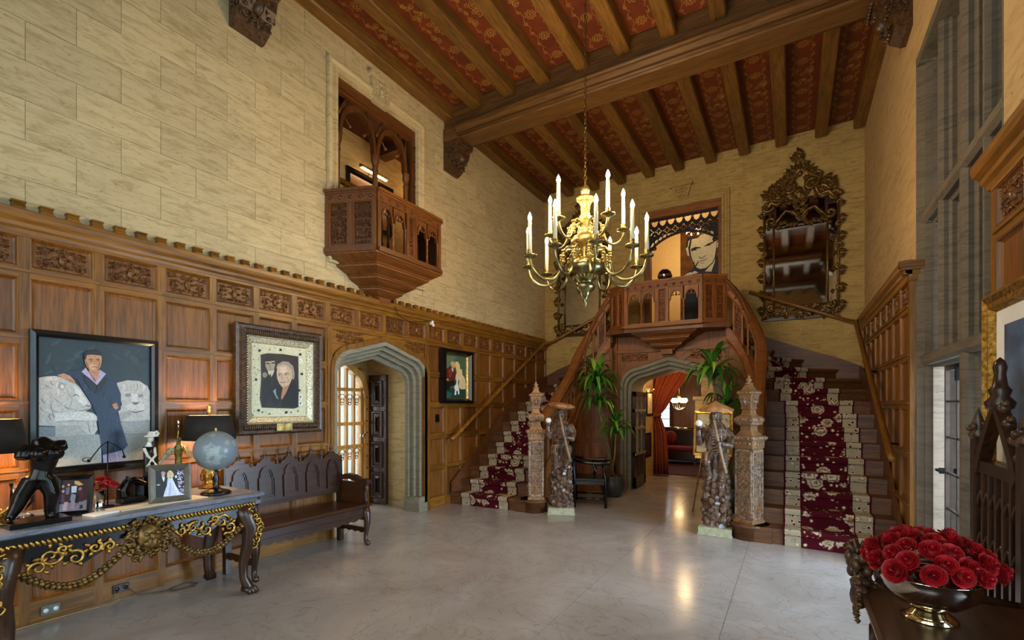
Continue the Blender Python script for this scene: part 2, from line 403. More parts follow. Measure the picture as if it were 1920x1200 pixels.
def relief(seed, w_, h_, depth=.02, dense=1.0, mask=True, F=None, sym=True):
    # dense carved scrollwork in the u,v plane (centred, mirrored left and right), standing out along +h
    r = random.Random(seed); m = MB(); F = F or (lambda u, v, h: (h, u, v))
    small = min(w_, h_); cell = max(.026, small/4.2)/dense
    nu, nv = max(1, int(round(w_/2/cell))), max(2, int(round(h_/cell)))
    cu, cv = w_/2/nu, h_/nv
    def leaf(u, v, a, l, wd):
        ca, sa = cos(a), sin(a); pts = [(0, 0, .1), (l*.35, wd, .45), (l, 0, .3), (l*.35, -wd, .45), (l*.4, 0, 1)]
        m.add([F(u+p[0]*ca-p[1]*sa, v+p[0]*sa+p[1]*ca, p[2]*depth) for p in pts], [(0, 1, 4), (1, 2, 4), (2, 3, 4), (3, 0, 4)])
    for i in range(nu):
        for j in range(nv):
            u = (i+.5)*cu+r.uniform(-.12, .12)*cu; v = -h_/2+(j+.5)*cv+r.uniform(-.12, .12)*cv; rr = min(cu, cv)*.5; k = r.random(); a0 = r.uniform(0, 6.28); d = r.choice((1, -1))
            if mask and i < nu*.4 and abs(v) < h_*.34: continue
            for fl in (1, -1):
                A = lambda q: q if fl > 0 else PI-q
                if k < .62:
                    P = spiral(u, v, rr, 1.15, a0, d, 8); m.tube([F(fl*p[0], p[1], depth*.6) for p in P], [rr*.30*(1-.45*t/8) for t in range(9)], 4)
                    for q in (.4, 1.9): leaf(fl*(u+rr*cos(a0+d*q)), v+rr*sin(a0+d*q), A(a0+d*q), rr*.9, rr*.4)
                elif k < .86:
                    for q in range(4): leaf(fl*u, v, A(a0+q*PI/2), rr*1.15, rr*.42)
                    m.ell(F(fl*u, v, depth*.6), rr*.28, 5, 3)
                else:
                    m.ell(F(fl*u, v, depth*.45), rr*.55, 6, 4)
    if mask:
        e = tuple(max(1e-4, abs(x)) for x in Vector(F(h_*.16, h_*.30, depth*1.2))-Vector(F(0, 0, 0)))
        m.ell(F(0, 0, depth*.2), e, 8, 6)
        if r.random() < .6:
            m.ell(F(0, -h_*.06, depth*1.3), h_*.05, 5, 4); m.ell(F(0, -h_*.2, depth*1.1), h_*.06, 5, 4)
            for fl in (1, -1): m.ell(F(fl*h_*.07, h_*.07, depth*1.25), h_*.035, 5, 4)
        for fl in (1, -1):
            leaf(fl*h_*.08, h_*.28, PI/2-fl*.5, h_*.2, h_*.07); leaf(fl*h_*.14, 0, PI/2-fl*1.4, h_*.25, h_*.09); leaf(fl*h_*.1, -h_*.25, -PI/2+fl*.6, h_*.2, h_*.07)
    return m
def panel_mesh(w_, h_, mat, F, d=.022, mo=.028, name='panel'):
    # recessed panel with a moulded edge, outer rectangle at depth 0, field at -d
    m = MB(); pr = [(0, 0), (mo*.35, .003), (mo*.6, -d*.6), (mo, -d), (mo*1.15, -d)]
    m.frame(pr, -w_/2, w_/2, -h_/2, h_/2, F)
    a, b = w_/2-mo*1.1, h_/2-mo*1.1
    m.add([F(-a, -b, -d), F(a, -b, -d), F(a, b, -d), F(-a, b, -d)], [(0, 1, 2, 3)])
    return m.mesh(name, mat)
def stroke(m, pts, wd, F):
    n = len(pts); vs = []
    for i in range(n):
        a, b = pts[max(0, i-1)], pts[min(n-1, i+1)]; dx, dy = b[0]-a[0], b[1]-a[1]; l = math.hypot(dx, dy) or 1
        ox, oy = -dy/l*wd/2, dx/l*wd/2; p = pts[i]; vs += [F(p[0]+ox, p[1]+oy), F(p[0]-ox, p[1]-oy)]
    m.add(vs, [(2*i, 2*i+1, 2*i+3, 2*i+2) for i in range(n-1)])

# ------------------------------------------------------------ floor
fl = struct('floor', MB().box(-5.0, 1.4, -3.5, 9.6, -.12, -.006).box(-2.9, -.9, 9.6, 11.0, -.12, -.006).box(-7.2, -4.9, 3.6, 6.2, -.12, -.006), plain('floor_bedding', '7d6c58', .6), 'polished cream marble floor of the great hall')
slab = MB().box(0, 1, 0, 1, 0, 1).mesh('floor_slab', FLOOR)
S = 1.1
for i in range(6):
    for j in range(12):
        x0, y0 = XL+i*S, -3.4+j*S; x1, y1 = min(x0+S, 1.3), min(y0+S, 9.6)
        inst(slab, 'floor_slab', fl, (x0, y0, -.01), scale=(x1-x0-.003, y1-y0-.003, .01))
for j in range(2): inst(slab, 'floor_slab', fl, (-2.9, 9.603+j*.7, -.01), scale=(2, .697, .01))
for i in range(2): inst(slab, 'floor_slab', fl, (-7.1+i*1.13, 3.7, -.01), scale=(1.127, 2.4, .01))

# ------------------------------------------------------------ left wall
OPEN = (3.87, 5.60, 3.40, 5.80)
wl = MB().box(-5.1, -4.837, -3.5, 3.9, 0, 6.6).box(-5.1, -4.837, 5.66, 9.95, 0, 6.6).box(-5.1, -4.837, 3.9, 5.66, 2.45, 3.3).box(-5.1, -4.837, 3.9, 5.66, 5.72, 6.6).box(-5.1, -4.837, 5.52, 5.66, 3.3, 5.72)
wl.ring(tudor(4.79, .86, 2.0, 2.46), [(y, 2.52) for y, z in tudor(4.79, .86, 2.0, 2.46)], 'x', -5.1, -4.84)
wl = struct('wall_left', wl, MORTAR, 'tall cream travertine block wall above the oak panelling')
for (a, b, c, d) in courses(-3.4, YB, 2.95, ZC+.05, .58, .29, [OPEN]):
    inst(unit, 'stone_block', wl, (-4.85, a+.002, c+.002), scale=(.02+rnd.uniform(0, .0015), b-a-.004, d-c-.004))
# balcony doorway surround
sr = MB().frame([(0, -.01), (0, .05), (.03, .055), (.05, .03), (.085, .025), (.10, .045), (.135, .04), (.15, -.09)], 3.87, 5.60, 3.32, 5.80, lambda u, v, h: (-4.83+h, u, v))
struct('trim_1', sr, TRAV, 'moulded stone surround of the balcony opening')
key = MB().prism([(4.56, 5.62), (4.83, 5.62), (4.90, 5.93), (4.49, 5.93)], 'x', -4.84, -4.77).prism([(4.47, 5.93), (4.92, 5.93), (4.93, 5.97), (4.46, 5.97)], 'x', -4.84, -4.745)
key = MB().prism([(4.58, 5.63), (4.84, 5.63), (4.88, 5.96), (4.54, 5.96)], 'x', -4.84, -4.77).box(-4.84, -4.74, 4.51, 4.91, 5.96, 6.0)
kb = struct('trim_2', key, TRAV, 'carved stone keystone above the balcony opening')
relief(4, .26, .26, .02, F=lambda u, v, h: (-4.77+h, 4.71+u, 5.80+v)).build('keystone_carving', TRAV, kb)

# ------------------------------------------------------------ oak panelling, reusable for both long walls
ROWS = [(.16, .60), (.645, 1.08), (1.15, 1.565), (1.635, 2.04), (2.11, 2.52), (2.59, 2.815)]
PM = {}
CARVES = {}
def cornice(m, sgn, X, y0, y1):
    pr = [(0, 2.835), (.02, 2.835), (.028, 2.86), (.05, 2.875), (.055, 2.90), (.085, 2.925), (.095, 2.95), (.095, 2.985), (.06, 3.0), (0, 3.0)]
    m.prism([(X+sgn*a, b) for a, b in pr], 'y', y0, y1)
def panelling(root, X, sgn, stiles, yend, skip, grainY, crenels=True, base=True):
    # sgn: +1 faces +x (left wall), -1 faces -x (right wall); X = plane of the frame face
    F = lambda u, v, h: (sgn*h, u, v)
    y0, y1 = stiles[0], yend
    d = .04
    a, b = sorted((X-sgn*d, X))
    zs = [0, .16]+[z for r in ROWS for z in r][1:]+[2.86]
    for i, s in enumerate(stiles):
        zz = skip(s, None)
        for (za, zb) in zz: MB().box(a, b, s-.028, s+.028, za, zb).build('stile', OAKZ, root)
    for i in range(len(stiles)-1):
        ya, yb = stiles[i]+.028, stiles[i+1]-.028
        for k in range(len(ROWS)):
            if skip((ya+yb)/2, k): continue
            w_, h_ = round(yb-ya, 2), round(ROWS[k][1]-ROWS[k][0], 3)
            key = (w_, h_, sgn)
            if key not in PM: PM[key] = panel_mesh(w_, h_, OAKP, F)
            p = inst(PM[key], 'carved_panel' if k == 5 else 'panel', root, (X-sgn*.002, (ya+yb)/2, sum(ROWS[k])/2), scale=(1, (yb-ya)/w_, 1))
            if k == 5:
                v = rnd.randrange(5); kk = (v, sgn)
                if kk not in CARVES: CARVES[kk] = relief(100+v, .29, .16, .022, F=F).mesh('carving', CARVE)
                o = bpy.data.objects.new('carving', CARVES[kk]); col.objects.link(o); o.parent = p; o.location = (-sgn*.022, 0, 0); o.scale = (1, (yb-ya)/.37, 1)
            zr = (ROWS[k-1][1] if k else 0, ROWS[k][0])
            if k == 0 and not base: continue
            r_ = MB().box(*sorted((X-sgn*d, X)), ya, yb, zr[0], zr[1])
            if k: r_.box(*sorted((X, X+sgn*.012)), ya-.028, yb+.028, zr[1]-.03, zr[1]-.012)
            r_.build('rail', OAKY, root)
root = group_struct('trim_3', (-4.8, 5.4, 0), 'oak panelling with carved frieze and crenellated cornice along the left wall')
stL = [-.52, -.08, .36, .80, 1.225, 1.655, 2.10, 2.535, 2.965, 3.405, 3.845, 4.305, 4.76, 5.21, 5.66, 6.115, 6.57, 7.04, 7.475, 7.93, 8.365, 8.83, 9.295, 9.735]
def skipL(y, k):
    if k is None:
        if 3.9 < y < 5.6: return [(2.53, 2.86)]
        return [(0, 2.86)]
    return 3.9 < y < 5.62 and k < 5
panelling(root, -4.79, 1, stL, 9.76, skipL, True)
c = MB(); cornice(c, 1, -4.80, -.6, 9.76); c.box(-4.83, -4.785, -.6, 9.76, 2.815, 2.84); c.box(-4.83, -4.785, 3.87, 5.63, 2.52, 2.59); c.build('cornice', OAKY, root)
cr = MB().box(0, .075, 0, .078, 0, .012).prism([(0, .012), (.068, .012), (.05, .055), (0, .055)], 'y', .006, .072).box(0, .06, 0, .078, .055, .066).mesh('crenel', OAKY)
y = -.5
while y < 9.7: inst(cr, 'crenel', root, (-4.83, y, 3.0)); y += .1505
# wooden arch around the stone doorway, with carved spandrels
A = tudor(4.79, .86, 2.0, 2.46, base=0)
out = tudor(4.79, .91, 2.02, 2.53, base=0)
m = MB().ring(A, out, 'x', -4.83, -4.765); m.build('arch_moulding', OAKZ, root)
top = [(min(max(y, 3.87), 5.71), 2.53) for y, z in out[1:-1]]
MB().ring(out[1:-1], top, 'x', -4.83, -4.80).build('spandrel', OAKY, root)
for sg in (1, -1):
    relief(31, .42, .15, .015, mask=False, F=lambda u, v, h: (-4.80+h, 4.79+sg*(.60+u), 2.44+v)).build('spandrel_carving', CARVE, root)
for yy in (3.845+.03, 5.66-.03): MB().box(-4.83, -4.78, yy-.035, yy+.035, 0, 2.53).build('door_post', OAKZ, root)
# stone doorway in three orders
ar = group_struct('trim_4', (-5.0, 4.79, 0), 'grey limestone Tudor arch of the side doorway')
hw = [.86, .81, .76, .71, .68]; xs = [-4.78, -4.85, -4.92, -5.0, -5.06]
for i in range(4):
    a_ = tudor(4.79, hw[i], 2.0-.03*i, 2.46-.055*i, base=0); b_ = tudor(4.79, hw[i+1], 2.0-.03*(i+1), 2.46-.055*(i+1), base=0)
    MB().ring(a_, b_, 'x', xs[i+1], xs[i]).build('arch_order', STONE, ar)
for sg in (1, -1):
    MB().box(-5.08, -4.775, 4.79+sg*.77-.10, 4.79+sg*.77+.10, 0, .13).prism([(4.79+sg*.77-.10, .13), (4.79+sg*.77+.10, .13), (4.79+sg*.77+.08, .22), (4.79+sg*.77-.08, .22)], 'x', -5.08, -4.78).build('plinth_block', STONE, ar)

# ------------------------------------------------------------ porch beyond the side doorway
pw = MB().box(-6.25, -5.08, 5.655, 5.9, 0, 2.75).box(-6.25, -5.1, 3.6, 3.75, 0, 2.75).box(-6.25, -5.1, 3.6, 5.9, 2.7, 2.85)
pw.box(-6.25, -6.06, 3.7, 4.36, 0, 2.75).box(-6.25, -6.06, 5.60, 5.8, 0, 2.75)
ga = tudor(4.98, .62, 1.68, 2.40)
pw.ring(ga, [(y, 2.75) for y, z in ga], 'x', -6.25, -6.06)
struct('wall_porch', pw, PSTONE, 'cream stone walls of the small porch beyond the side doorway')
# bright tracery screen door at the porch entrance
scr = group_struct('door_1', (-6.1, 4.98, 0), 'light oak traceried screen door glowing with daylight')
LO = wood('light_oak', '9a5f1c', 'd79a45', 'z', .4)
fo, fi = tudor(4.98, .62, 1.68, 2.40, base=0), tudor(4.98, .53, 1.62, 2.30, base=0)
df_ = MB().ring(fo, fi, 'x', -6.10, -5.96).build('door_frame', LO, scr)
st = MB()
for p in fo[:1]+fo[1:-1:2]: pass
for i in range(9): st.ell((-5.955, 5.555, .2+i*.19), .012, 6, 4); st.ell((-5.955, 4.405, .2+i*.19), .012, 6, 4)
tag(st.build('frame_stud', IRON, df_), kind='stuff')
for i in range(8):
    yy = 4.48+i*.145; MB().box(-6.08, -6.02, yy-.018, yy+.018, 0, 2.2).build('mullion', LO, scr)
    if i < 7:
        for z0 in (.86, 1.72):
            t = MB(); yc = yy+.0725
            for k in range(3): t.tube([(-6.05, yc+a, z0-.05*k+b) for a, b in spiral(0, 0, .045-.01*k, 1, 0, n=10, shrink=1)], .008, 4)
            tag(t.build('tracery', LO, scr), kind='stuff')
        MB().box(-6.06, -6.056, yy+.018, yy+.127, .02, 2.2).build('pane', GLASS, scr)
for z in (.94, 1.84, 1.30): MB().box(-6.09, -6.00, 4.42, 5.54, z-.025, z+.025).build('transom', LO, scr)
kn = MB(); kn.lathe([(0, 0), (.03, .005), (.032, .02), (.012, .03), (.012, .05), (.03, .06), (.034, .08), (0, .1)], n=10, M=Tm(-6.0, 5.47, 1.1) @ RM('Y', PI/2)); kn.build('knob', SILVER, scr)
# dark studded leaf, folded back against the porch wall
lf = group_struct('door_2', (-5.78, 5.62, 0), 'dark studded oak door leaf standing open in the porch')
M_ = Tm(-5.58, 5.64, 0) @ Rz(PI)
MB().box(0, .38, 0, .045, .02, 2.08, M_).build('leaf', DARKZ, lf)
for r in range(4):
    z0 = .10+r*.49
    MB().frame([(0, .0), (.012, .022), (.03, .022), (.05, .004), (.07, .004), (.10, .020)], .07, .31, z0, z0+.42, lambda u, v, h: M_ @ Vector((u, .045+h, v))).build('panel_moulding', DARKZ, lf)
st = MB()
for r in range(9):
    for k in range(2): st.ell(M_ @ Vector((.035+k*.31, .048, .10+r*.235)), .011, 6, 4)
tag(st.build('stud', plain('stud_iron', '9d9588', .35, .8), lf), kind='stuff')

# ------------------------------------------------------------ upper corridor behind the balcony
cw = MB().box(-6.15, -6.0, 2.6, 8.2, 3.3, 6.2).box(-6.1, -5.1, 8.1, 8.25, 3.3, 6.2).box(-6.1, -5.1, 2.5, 2.6, 3.3, 6.2)
struct('wall_corridor', cw, PSTONE, 'cream walls of the upper corridor behind the balcony')
struct('floor_corridor', MB().box(-6.1, -4.85, 2.6, 8.1, 3.28, 3.40), DARKY, 'dark timber floor of the upper corridor')
cc = struct('ceiling_corridor', MB().box(-6.1, -5.1, 2.6, 8.1, 5.90, 6.1), plain('corridor_ceiling_red', '5b2611', .6), 'dark red ceiling of the upper corridor')
for i in range(4): MB().box(-6.0, -5.1, 3.3+i*1.25, 3.5+i*1.25, 5.74, 5.90).build('joist', BEAMX, cc)
struct('ground', MB().box(1.3, 40, -30, 60, -.3, -.12), plain('lawn', '49602c', .9), 'lawn outside the window wall')

# ------------------------------------------------------------ back wall
DOOR = (-2.70, -1.02, 2.93, 5.60)
wb = MB().box(XL-.2, -2.62, 9.767, 10.0, 0, 6.6).box(-1.12, XR+.3, 9.767, 10.0, 0, 6.6).box(-2.62, -1.12, 9.767, 10.0, 5.50, 6.6).box(-2.62, -1.12, 9.767, 10.0, 2.5, 2.95)
wb = struct('wall_back', wb, MORTAR, 'warm travertine block wall behind the stairs')
for (a, b, c, d) in courses(XL, XR, 1.79, ZC+.05, .62, .29, [DOOR, (-2.74, -1.06, 0, 2.52)], 1):
    inst(unitb, 'stone_block', wb, (a+.002, 9.76-rnd.uniform(0, .0015), c+.002), scale=(b-a-.004, .02, d-c-.004))
sr = MB().frame([(0, -.01), (0, .05), (.03, .055), (.05, .03), (.085, .025), (.10, .045), (.135, .04), (.15, -.03)], -2.72, -1.00, 2.82, 5.62, lambda u, v, h: (u, 9.76-h, v))
struct('trim_5', sr, TRAVB, 'moulded stone surround of the landing doorway')
kb = struct('trim_6', MB().prism([(-1.98, 5.60), (-1.74, 5.60), (-1.68, 5.84), (-2.04, 5.84)], 'y', 9.70, 9.77).box(-2.07, -1.65, 9.67, 9.77, 5.84, 5.89), TRAVB, 'carved stone keystone above the landing doorway')
relief(8, .24, .2, .02, F=lambda u, v, h: (-1.86+u, 9.70-h, 5.72+v)).build('keystone_carving', TRAVB, kb)
# room beyond the landing doorway
lr = MB().box(-4.2, .6, 12.6, 12.75, 2.9, 6.2).box(-4.2, -4.05, 10.0, 12.7, 2.9, 6.2).box(.5, .65, 10.0, 12.7, 2.9, 6.2).box(-4.2, .65, 9.95, 12.7, 6.0, 6.15)
struct('wall_landing_room', lr, plain('cream_wall', 'd9bb7e', .8, var=.06), 'cream walls of the room beyond the landing doorway')
struct('floor_landing', MB().box(-4.2, .65, 10.0, 12.7, 2.80, 2.93).box(-2.6, -1.12, 9.76, 10.0, 2.80, 2.93), DARKX, 'dark timber floor of the room beyond the landing')

# ------------------------------------------------------------ right wall
ww = MB().box(XR, 1.235, 5.98, 9.95, 0, 6.6).box(XR, 1.235, 3.75, 5.98, 4.92, 6.6).box(XR, 1.235, 2.35, 3.75, 0, 6.6).box(XR, 1.235, -2.4, 2.35, 4.92, 6.6).box(XR, 1.235, -2.4, 2.35, 0, .35).box(XR, 1.235, -3.5, -2.4, 0, 6.6)
struct('wall_right', ww, PLASTER, 'honey-coloured stone wall on the window side')
we = MB().box(-5.1, 1.5, -3.6, -3.4, 0, .6).box(-5.1, 1.5, -3.6, -3.4, 4.7, 6.6).box(-5.1, -4.6, -3.6, -3.4, .6, 4.7).box(.8, 1.5, -3.6, -3.4, .6, 4.7).box(-2.1, -1.7, -3.6, -3.4, .6, 4.7)  # large openings invented to let daylight in from behind the camera
we = struct('wall_front', we, PLASTER, 'end wall behind the camera with tall windows added for daylight')
for x in (-4.6, -1.7):
    for i in range(4): MB().box(x+.02+i*.62, x+.6+i*.62, -3.52, -3.51, .62, 4.68).build('pane', GLASS, we)
def window(name, label, y0, y1, splits, z0, zt):
    g = group_struct(name, (1.2, (y0+y1)/2, z0), label)
    def bar_v(y, wd, za, zb, deep=.16, nm='mullion'):
        pr = [(1.07, y-wd*.18), (1.10, y-wd*.34), (1.13, y-wd*.34), (1.15, y-wd*.5), (1.07+deep, y-wd*.5), (1.07+deep, y+wd*.5), (1.15, y+wd*.5), (1.13, y+wd*.34), (1.10, y+wd*.34), (1.07, y+wd*.18)]
        MB().prism(pr, 'z', za, zb).build(nm, STONEW, g)
    def bar_h(z, wd, ya, yb, deep=.16):
        pr = [(1.06, z-wd*.18), (1.09, z-wd*.34), (1.13, z-wd*.34), (1.15, z-wd*.5), (1.07+deep, z-wd*.5), (1.07+deep, z+wd*.5), (1.15, z+wd*.5), (1.13, z+wd*.34), (1.09, z+wd*.34), (1.06, z+wd*.18)]
        MB().prism(pr, 'y', ya, yb).build('transom', STONEW, g)
    for yj, s in ((y0, 1), (y1, -1)):
        pr = [(XR-.002, yj), (XR-.002, yj+s*.02), (1.09, yj+s*.04), (1.09, yj+s*.06), (1.14, yj+s*.07), (1.14, yj+s*.10), (1.235, yj+s*.10), (1.235, yj)]
        MB().prism(pr, 'z', z0, zt).build('jamb', STONEW, g)
    MB().box(XR-.002, 1.235, y0, y1, zt-.09, zt+.0).build('lintel', STONEW, g)
    ys = [y0+.08]+[s for s, _ in splits]+[y1-.08]
    for s, wd in splits: bar_v(s, wd, z0 if wd > .12 else 2.03, zt)
    bar_h(3.37, .16, y0, y1); bar_h(2.03, .16, y0, y1)
    zs = [(2.10, 3.30), (3.44, zt-.08)]
    for i in range(len(ys)-1):
        a, b = ys[i]+.06, ys[i+1]-.06
        for za, zb in zs:
            MB().frame([(0, 0), (.0, .05), (.03, .06), (.05, .03), (.05, 0)], a-.02, b+.02, za, zb, lambda u, v, h: (1.235-h, u, v)).build('light_frame', STONEW, g)
            for s_, e_ in ((a, a+.13), (b, b-.13)):
                MB().prism([(s_, zb), (e_, zb), (s_, zb-.16)], 'x', 1.19, 1.235).build('head_chamfer', STONEW, g)
            MB().box(1.225, 1.229, a, b, za, zb).build('pane', GREENGLASS if y1 > 3 else GLASS, g)
            l = MB(); n = int((zb-za)/.22)
            for k in range(1, n): l.box(1.219, 1.233, a, b, za+(zb-za)*k/n-.005, za+(zb-za)*k/n+.005)
            l.build('leading', IRON, g)
    wide = [y0+.10]+[s for s, wd in splits if wd > .12]+[y1-.10]
    for i in range(len(wide)-1):
        a, b = wide[i]+.05, wide[i+1]-.08
        cs = MB().frame([(0, 0), (0, .03), (.045, .03), (.045, 0)], a, b, z0+.02, 1.95, lambda u, v, h: (1.232-h, u, v)).build('casement', plain('bronze_casement', '4b3a30', .45, .5), g)
        l = MB(); 
        for k in range(1, 6): l.box(1.212, 1.232, a, b, z0+(1.95-z0)*k/6-.009, z0+(1.95-z0)*k/6+.009)
        for k in range(1, 3): l.box(1.212, 1.232, a+(b-a)*k/3-.009, a+(b-a)*k/3+.009, z0, 1.95)
        l.build('glazing_bar', CASE, cs)
        for k in range(6):
            for q in range(3): MB().box(1.221, 1.225, a+(b-a)*q/3, a+(b-a)*(q+1)/3, z0+(1.95-z0)*k/6, z0+(1.95-z0)*(k+1)/6).build('pane', GLASS, cs)
        MB().box(1.165, 1.19, (a+b)/2-.02, (a+b)/2+.02, 1.80, 1.93).box(1.15, 1.19, b-.10, b-.06, .98, 1.03).box(1.13, 1.16, b-.16, b-.04, 1.0, 1.02).build('latch', IRON, cs)
CASE = plain('bronze_glazing_bar', '4b3a30', .45, .5)
window('window_1', 'tall stone mullioned window with leaded casement door beside the right stair', 3.75, 5.96, [(5.33, .09), (4.71, .17), (4.22, .09)], .02, 4.92)
window('window_2', 'tall stone mullioned window added for daylight at the near right wall', -2.4, 2.35, [(1.75, .09), (1.16, .17), (.57, .09), (-.03, .17), (-.62, .09), (-1.2, .17), (-1.8, .09)], .35, 4.92)  # out of view, put in to bring more daylight into the hall
# panelling of the right wall: stair side and the pier beside the window
pr_ = group_struct('trim_7', (1.0, 7.9, 0), 'oak panelling with carved frieze beside the right stair')
stR = [6.01, 6.46, 6.91, 7.36, 7.81, 8.26, 8.71, 9.16, 9.61]
panelling(pr_, .985, -1, stR, 9.76, lambda y, k: [(0, 2.86)] if k is None else False, True)
c = MB(); cornice(c, -1, 1.0, 5.93, 9.76); c.box(.98, 1.03, 5.98, 9.76, 2.815, 2.84); c.build('cornice', OAKY, pr_)
MB().box(.985, 1.115, 5.955, 5.985, 0, 2.86).build('end_board', OAKZ, pr_)
MB().box(.975, 1.13, 5.935, 5.985, 2.80, 2.87).box(.93, 1.13, 5.93, 5.99, 2.86, 2.9).box(.90, 1.14, 5.91, 5.99, 2.93, 2.99).box(.92, 1.13, 5.92, 5.99, 2.90, 2.93).build('end_cap', OAKX, pr_)
pp = group_struct('trim_8', (1.0, 3.0, 0), 'oak panelled pier between the windows at the right edge')
panelling(pp, .985, -1, [2.38, 2.83, 3.27, 3.71], 3.75, lambda y, k: [(0, 2.86)] if k is None else False, True)
c = MB(); cornice(c, -1, 1.0, 2.3, 3.80); c.box(.98, 1.03, 2.35, 3.75, 2.815, 2.84); c.build('cornice', OAKY, pp)
MB().box(.985, 1.115, 3.738, 3.765, 0, 2.86).build('end_board', OAKZ, pp)

# ------------------------------------------------------------ ceiling
CRED = plain('painted_ceiling_red', '6a2b0f', .55, var=.3, vscale=4)
OGOLD = plain('stencil_gold', 'a57c38', .5, var=.3)
ce = struct('ceiling', MB().box(-5.1, 1.5, -3.6, 10.0, 6.36, 6.6), BEAMX, 'timber beamed ceiling with red painted panels and gold ornament')
JX = [.965, .425, -.165, -.745, -1.315, -1.89, -2.455, -3.03, -3.60, -4.18, -4.75]
BAYS = [(-3.4, -.75), (-.45, 2.70), (3.05, 6.10), (6.45, 9.76)]
jm = {}
def rosette(m, u, v, r, F):
    stroke(m, [(u+r*.62*cos(a*PI/6), v+r*.62*sin(a*PI/6)) for a in range(13)], r*.16, F)
    stroke(m, [(u+r*(1+.18*cos(8*a*PI/20))*cos(a*PI/20), v+r*(1+.18*cos(8*a*PI/20))*sin(a*PI/20)) for a in range(41)], r*.13, F)
    n = len(m.v); m.add([F(u+r*.25*cos(a*PI/3), v+r*.25*sin(a*PI/3)) for a in range(6)], [(0, 1, 2, 3, 4, 5)])
def ornament(length):
    m = MB(); F = lambda u, v: (u, v, 0); r = random.Random(5); n = int(length/.36)
    for i in range(n):
        v = (i+.5)*length/n; mid = abs(i-(n-1)/2) < .8
        if not mid: rosette(m, .0, v, .062, F)
        for s in (1, -1):
            stroke(m, [(s*(.105+.02*sin(t*.9)), v+(t-6)*length/n/12) for t in range(13)], .006, F)
            for q in (-1, 1): stroke(m, spiral(s*.115, v+q*.1, .032, 1.3, r.uniform(0, 6), s*q, 10), .007, F)
        if mid:
            for q in range(14): stroke(m, spiral(r.uniform(-.11, .11), v+r.uniform(-.17, .17), r.uniform(.03, .055), 1.4, r.uniform(0, 6), r.choice((1, -1)), 12), .009, F)
    return m.mesh('painted_ornament', OGOLD)
jmesh = MB().box(-.09, .09, 0, 1, 0, .2)
jmesh = MB().prism([(-.09, .2), (-.09, .018), (-.075, 0), (.075, 0), (.09, .018), (.09, .2)], 'y', 0, 1).mesh('joist', BEAMY)
for (ya, yb) in BAYS:
    for x in JX: inst(jmesh, 'joist', ce, (x, ya-.08, 6.14), scale=(1, yb-ya+.16 if yb < 9 else yb-ya, 1))
    orn = ornament(yb-ya)
    for i in range(len(JX)-1):
        a, b = JX[i+1]+.09, JX[i]-.09
        p = MB().box(a, b, ya, yb, 6.335, 6.355).build('ceiling_panel', CRED, ce)
        if ya > -1: inst(orn, 'painted_ornament', p, ((a+b)/2, ya, 6.333))
for yb in (-.6, 2.875, 6.275):
    m = MB().box(XL, XR, yb-.15, yb+.15, 5.90, 6.36)
    pr = [(-.26, 5.90), (-.26, 5.94), (-.235, 5.965), (-.235, 5.985), (-.20, 6.0), (-.16, 6.0), (.16, 6.0), (.20, 6.0), (.235, 5.985), (.235, 5.965), (.26, 5.94), (.26, 5.90), (.20, 5.87), (.20, 5.83), (.15, 5.80), (-.15, 5.80), (-.20, 5.83), (-.20, 5.87)]
    m.prism([(yb+a, b) for a, b in pr], 'x', XL+.30, XR-.28)
    m.box(XL, XL+.34, yb-.18, yb+.18, 5.80, 6.0).box(XR-.32, XR, yb-.18, yb+.18, 5.80, 6.0)
    for e in (-1, 1):
        m.tube([(XL+.30, yb+e*.245, 5.955), (XR-.28, yb+e*.245, 5.955)], .03, 8); m.tube([(XL+.30, yb+e*.19, 5.835), (XR-.28, yb+e*.19, 5.835)], .026, 8)
    m.build('main_beam', BEAMX, ce)
    for sx, s in ((XL, 1), (XR, -1)):
        cbl = MB().prism([(sx, 5.80), (sx+s*.34, 5.80), (sx+s*.34, 5.74), (sx+s*.28, 5.70), (sx+s*.26, 5.60), (sx+s*.18, 5.52), (sx+s*.14, 5.42), (sx+s*.05, 5.36), (sx, 5.36)], 'y', yb-.17, yb+.17)
        k_ = cbl.build('corbel', CARVED, ce)
        q = relief(60, .30, .30, .04, F=lambda u, v, h: (sx+s*(.21+h+v*.35), yb+u, 5.58+v))
        for e in (-1, 1): q.merge(relief(61, .2, .22, .02, mask=False, F=lambda u, v, h: (sx+s*(.13+u), yb+e*(.17+h), 5.62+v)))
        for t in range(7): q.ell((sx+s*.33, yb-.15+t*.05, 5.72), .02, 6, 4)
        q.build('corbel_carving', CARVED, k_)
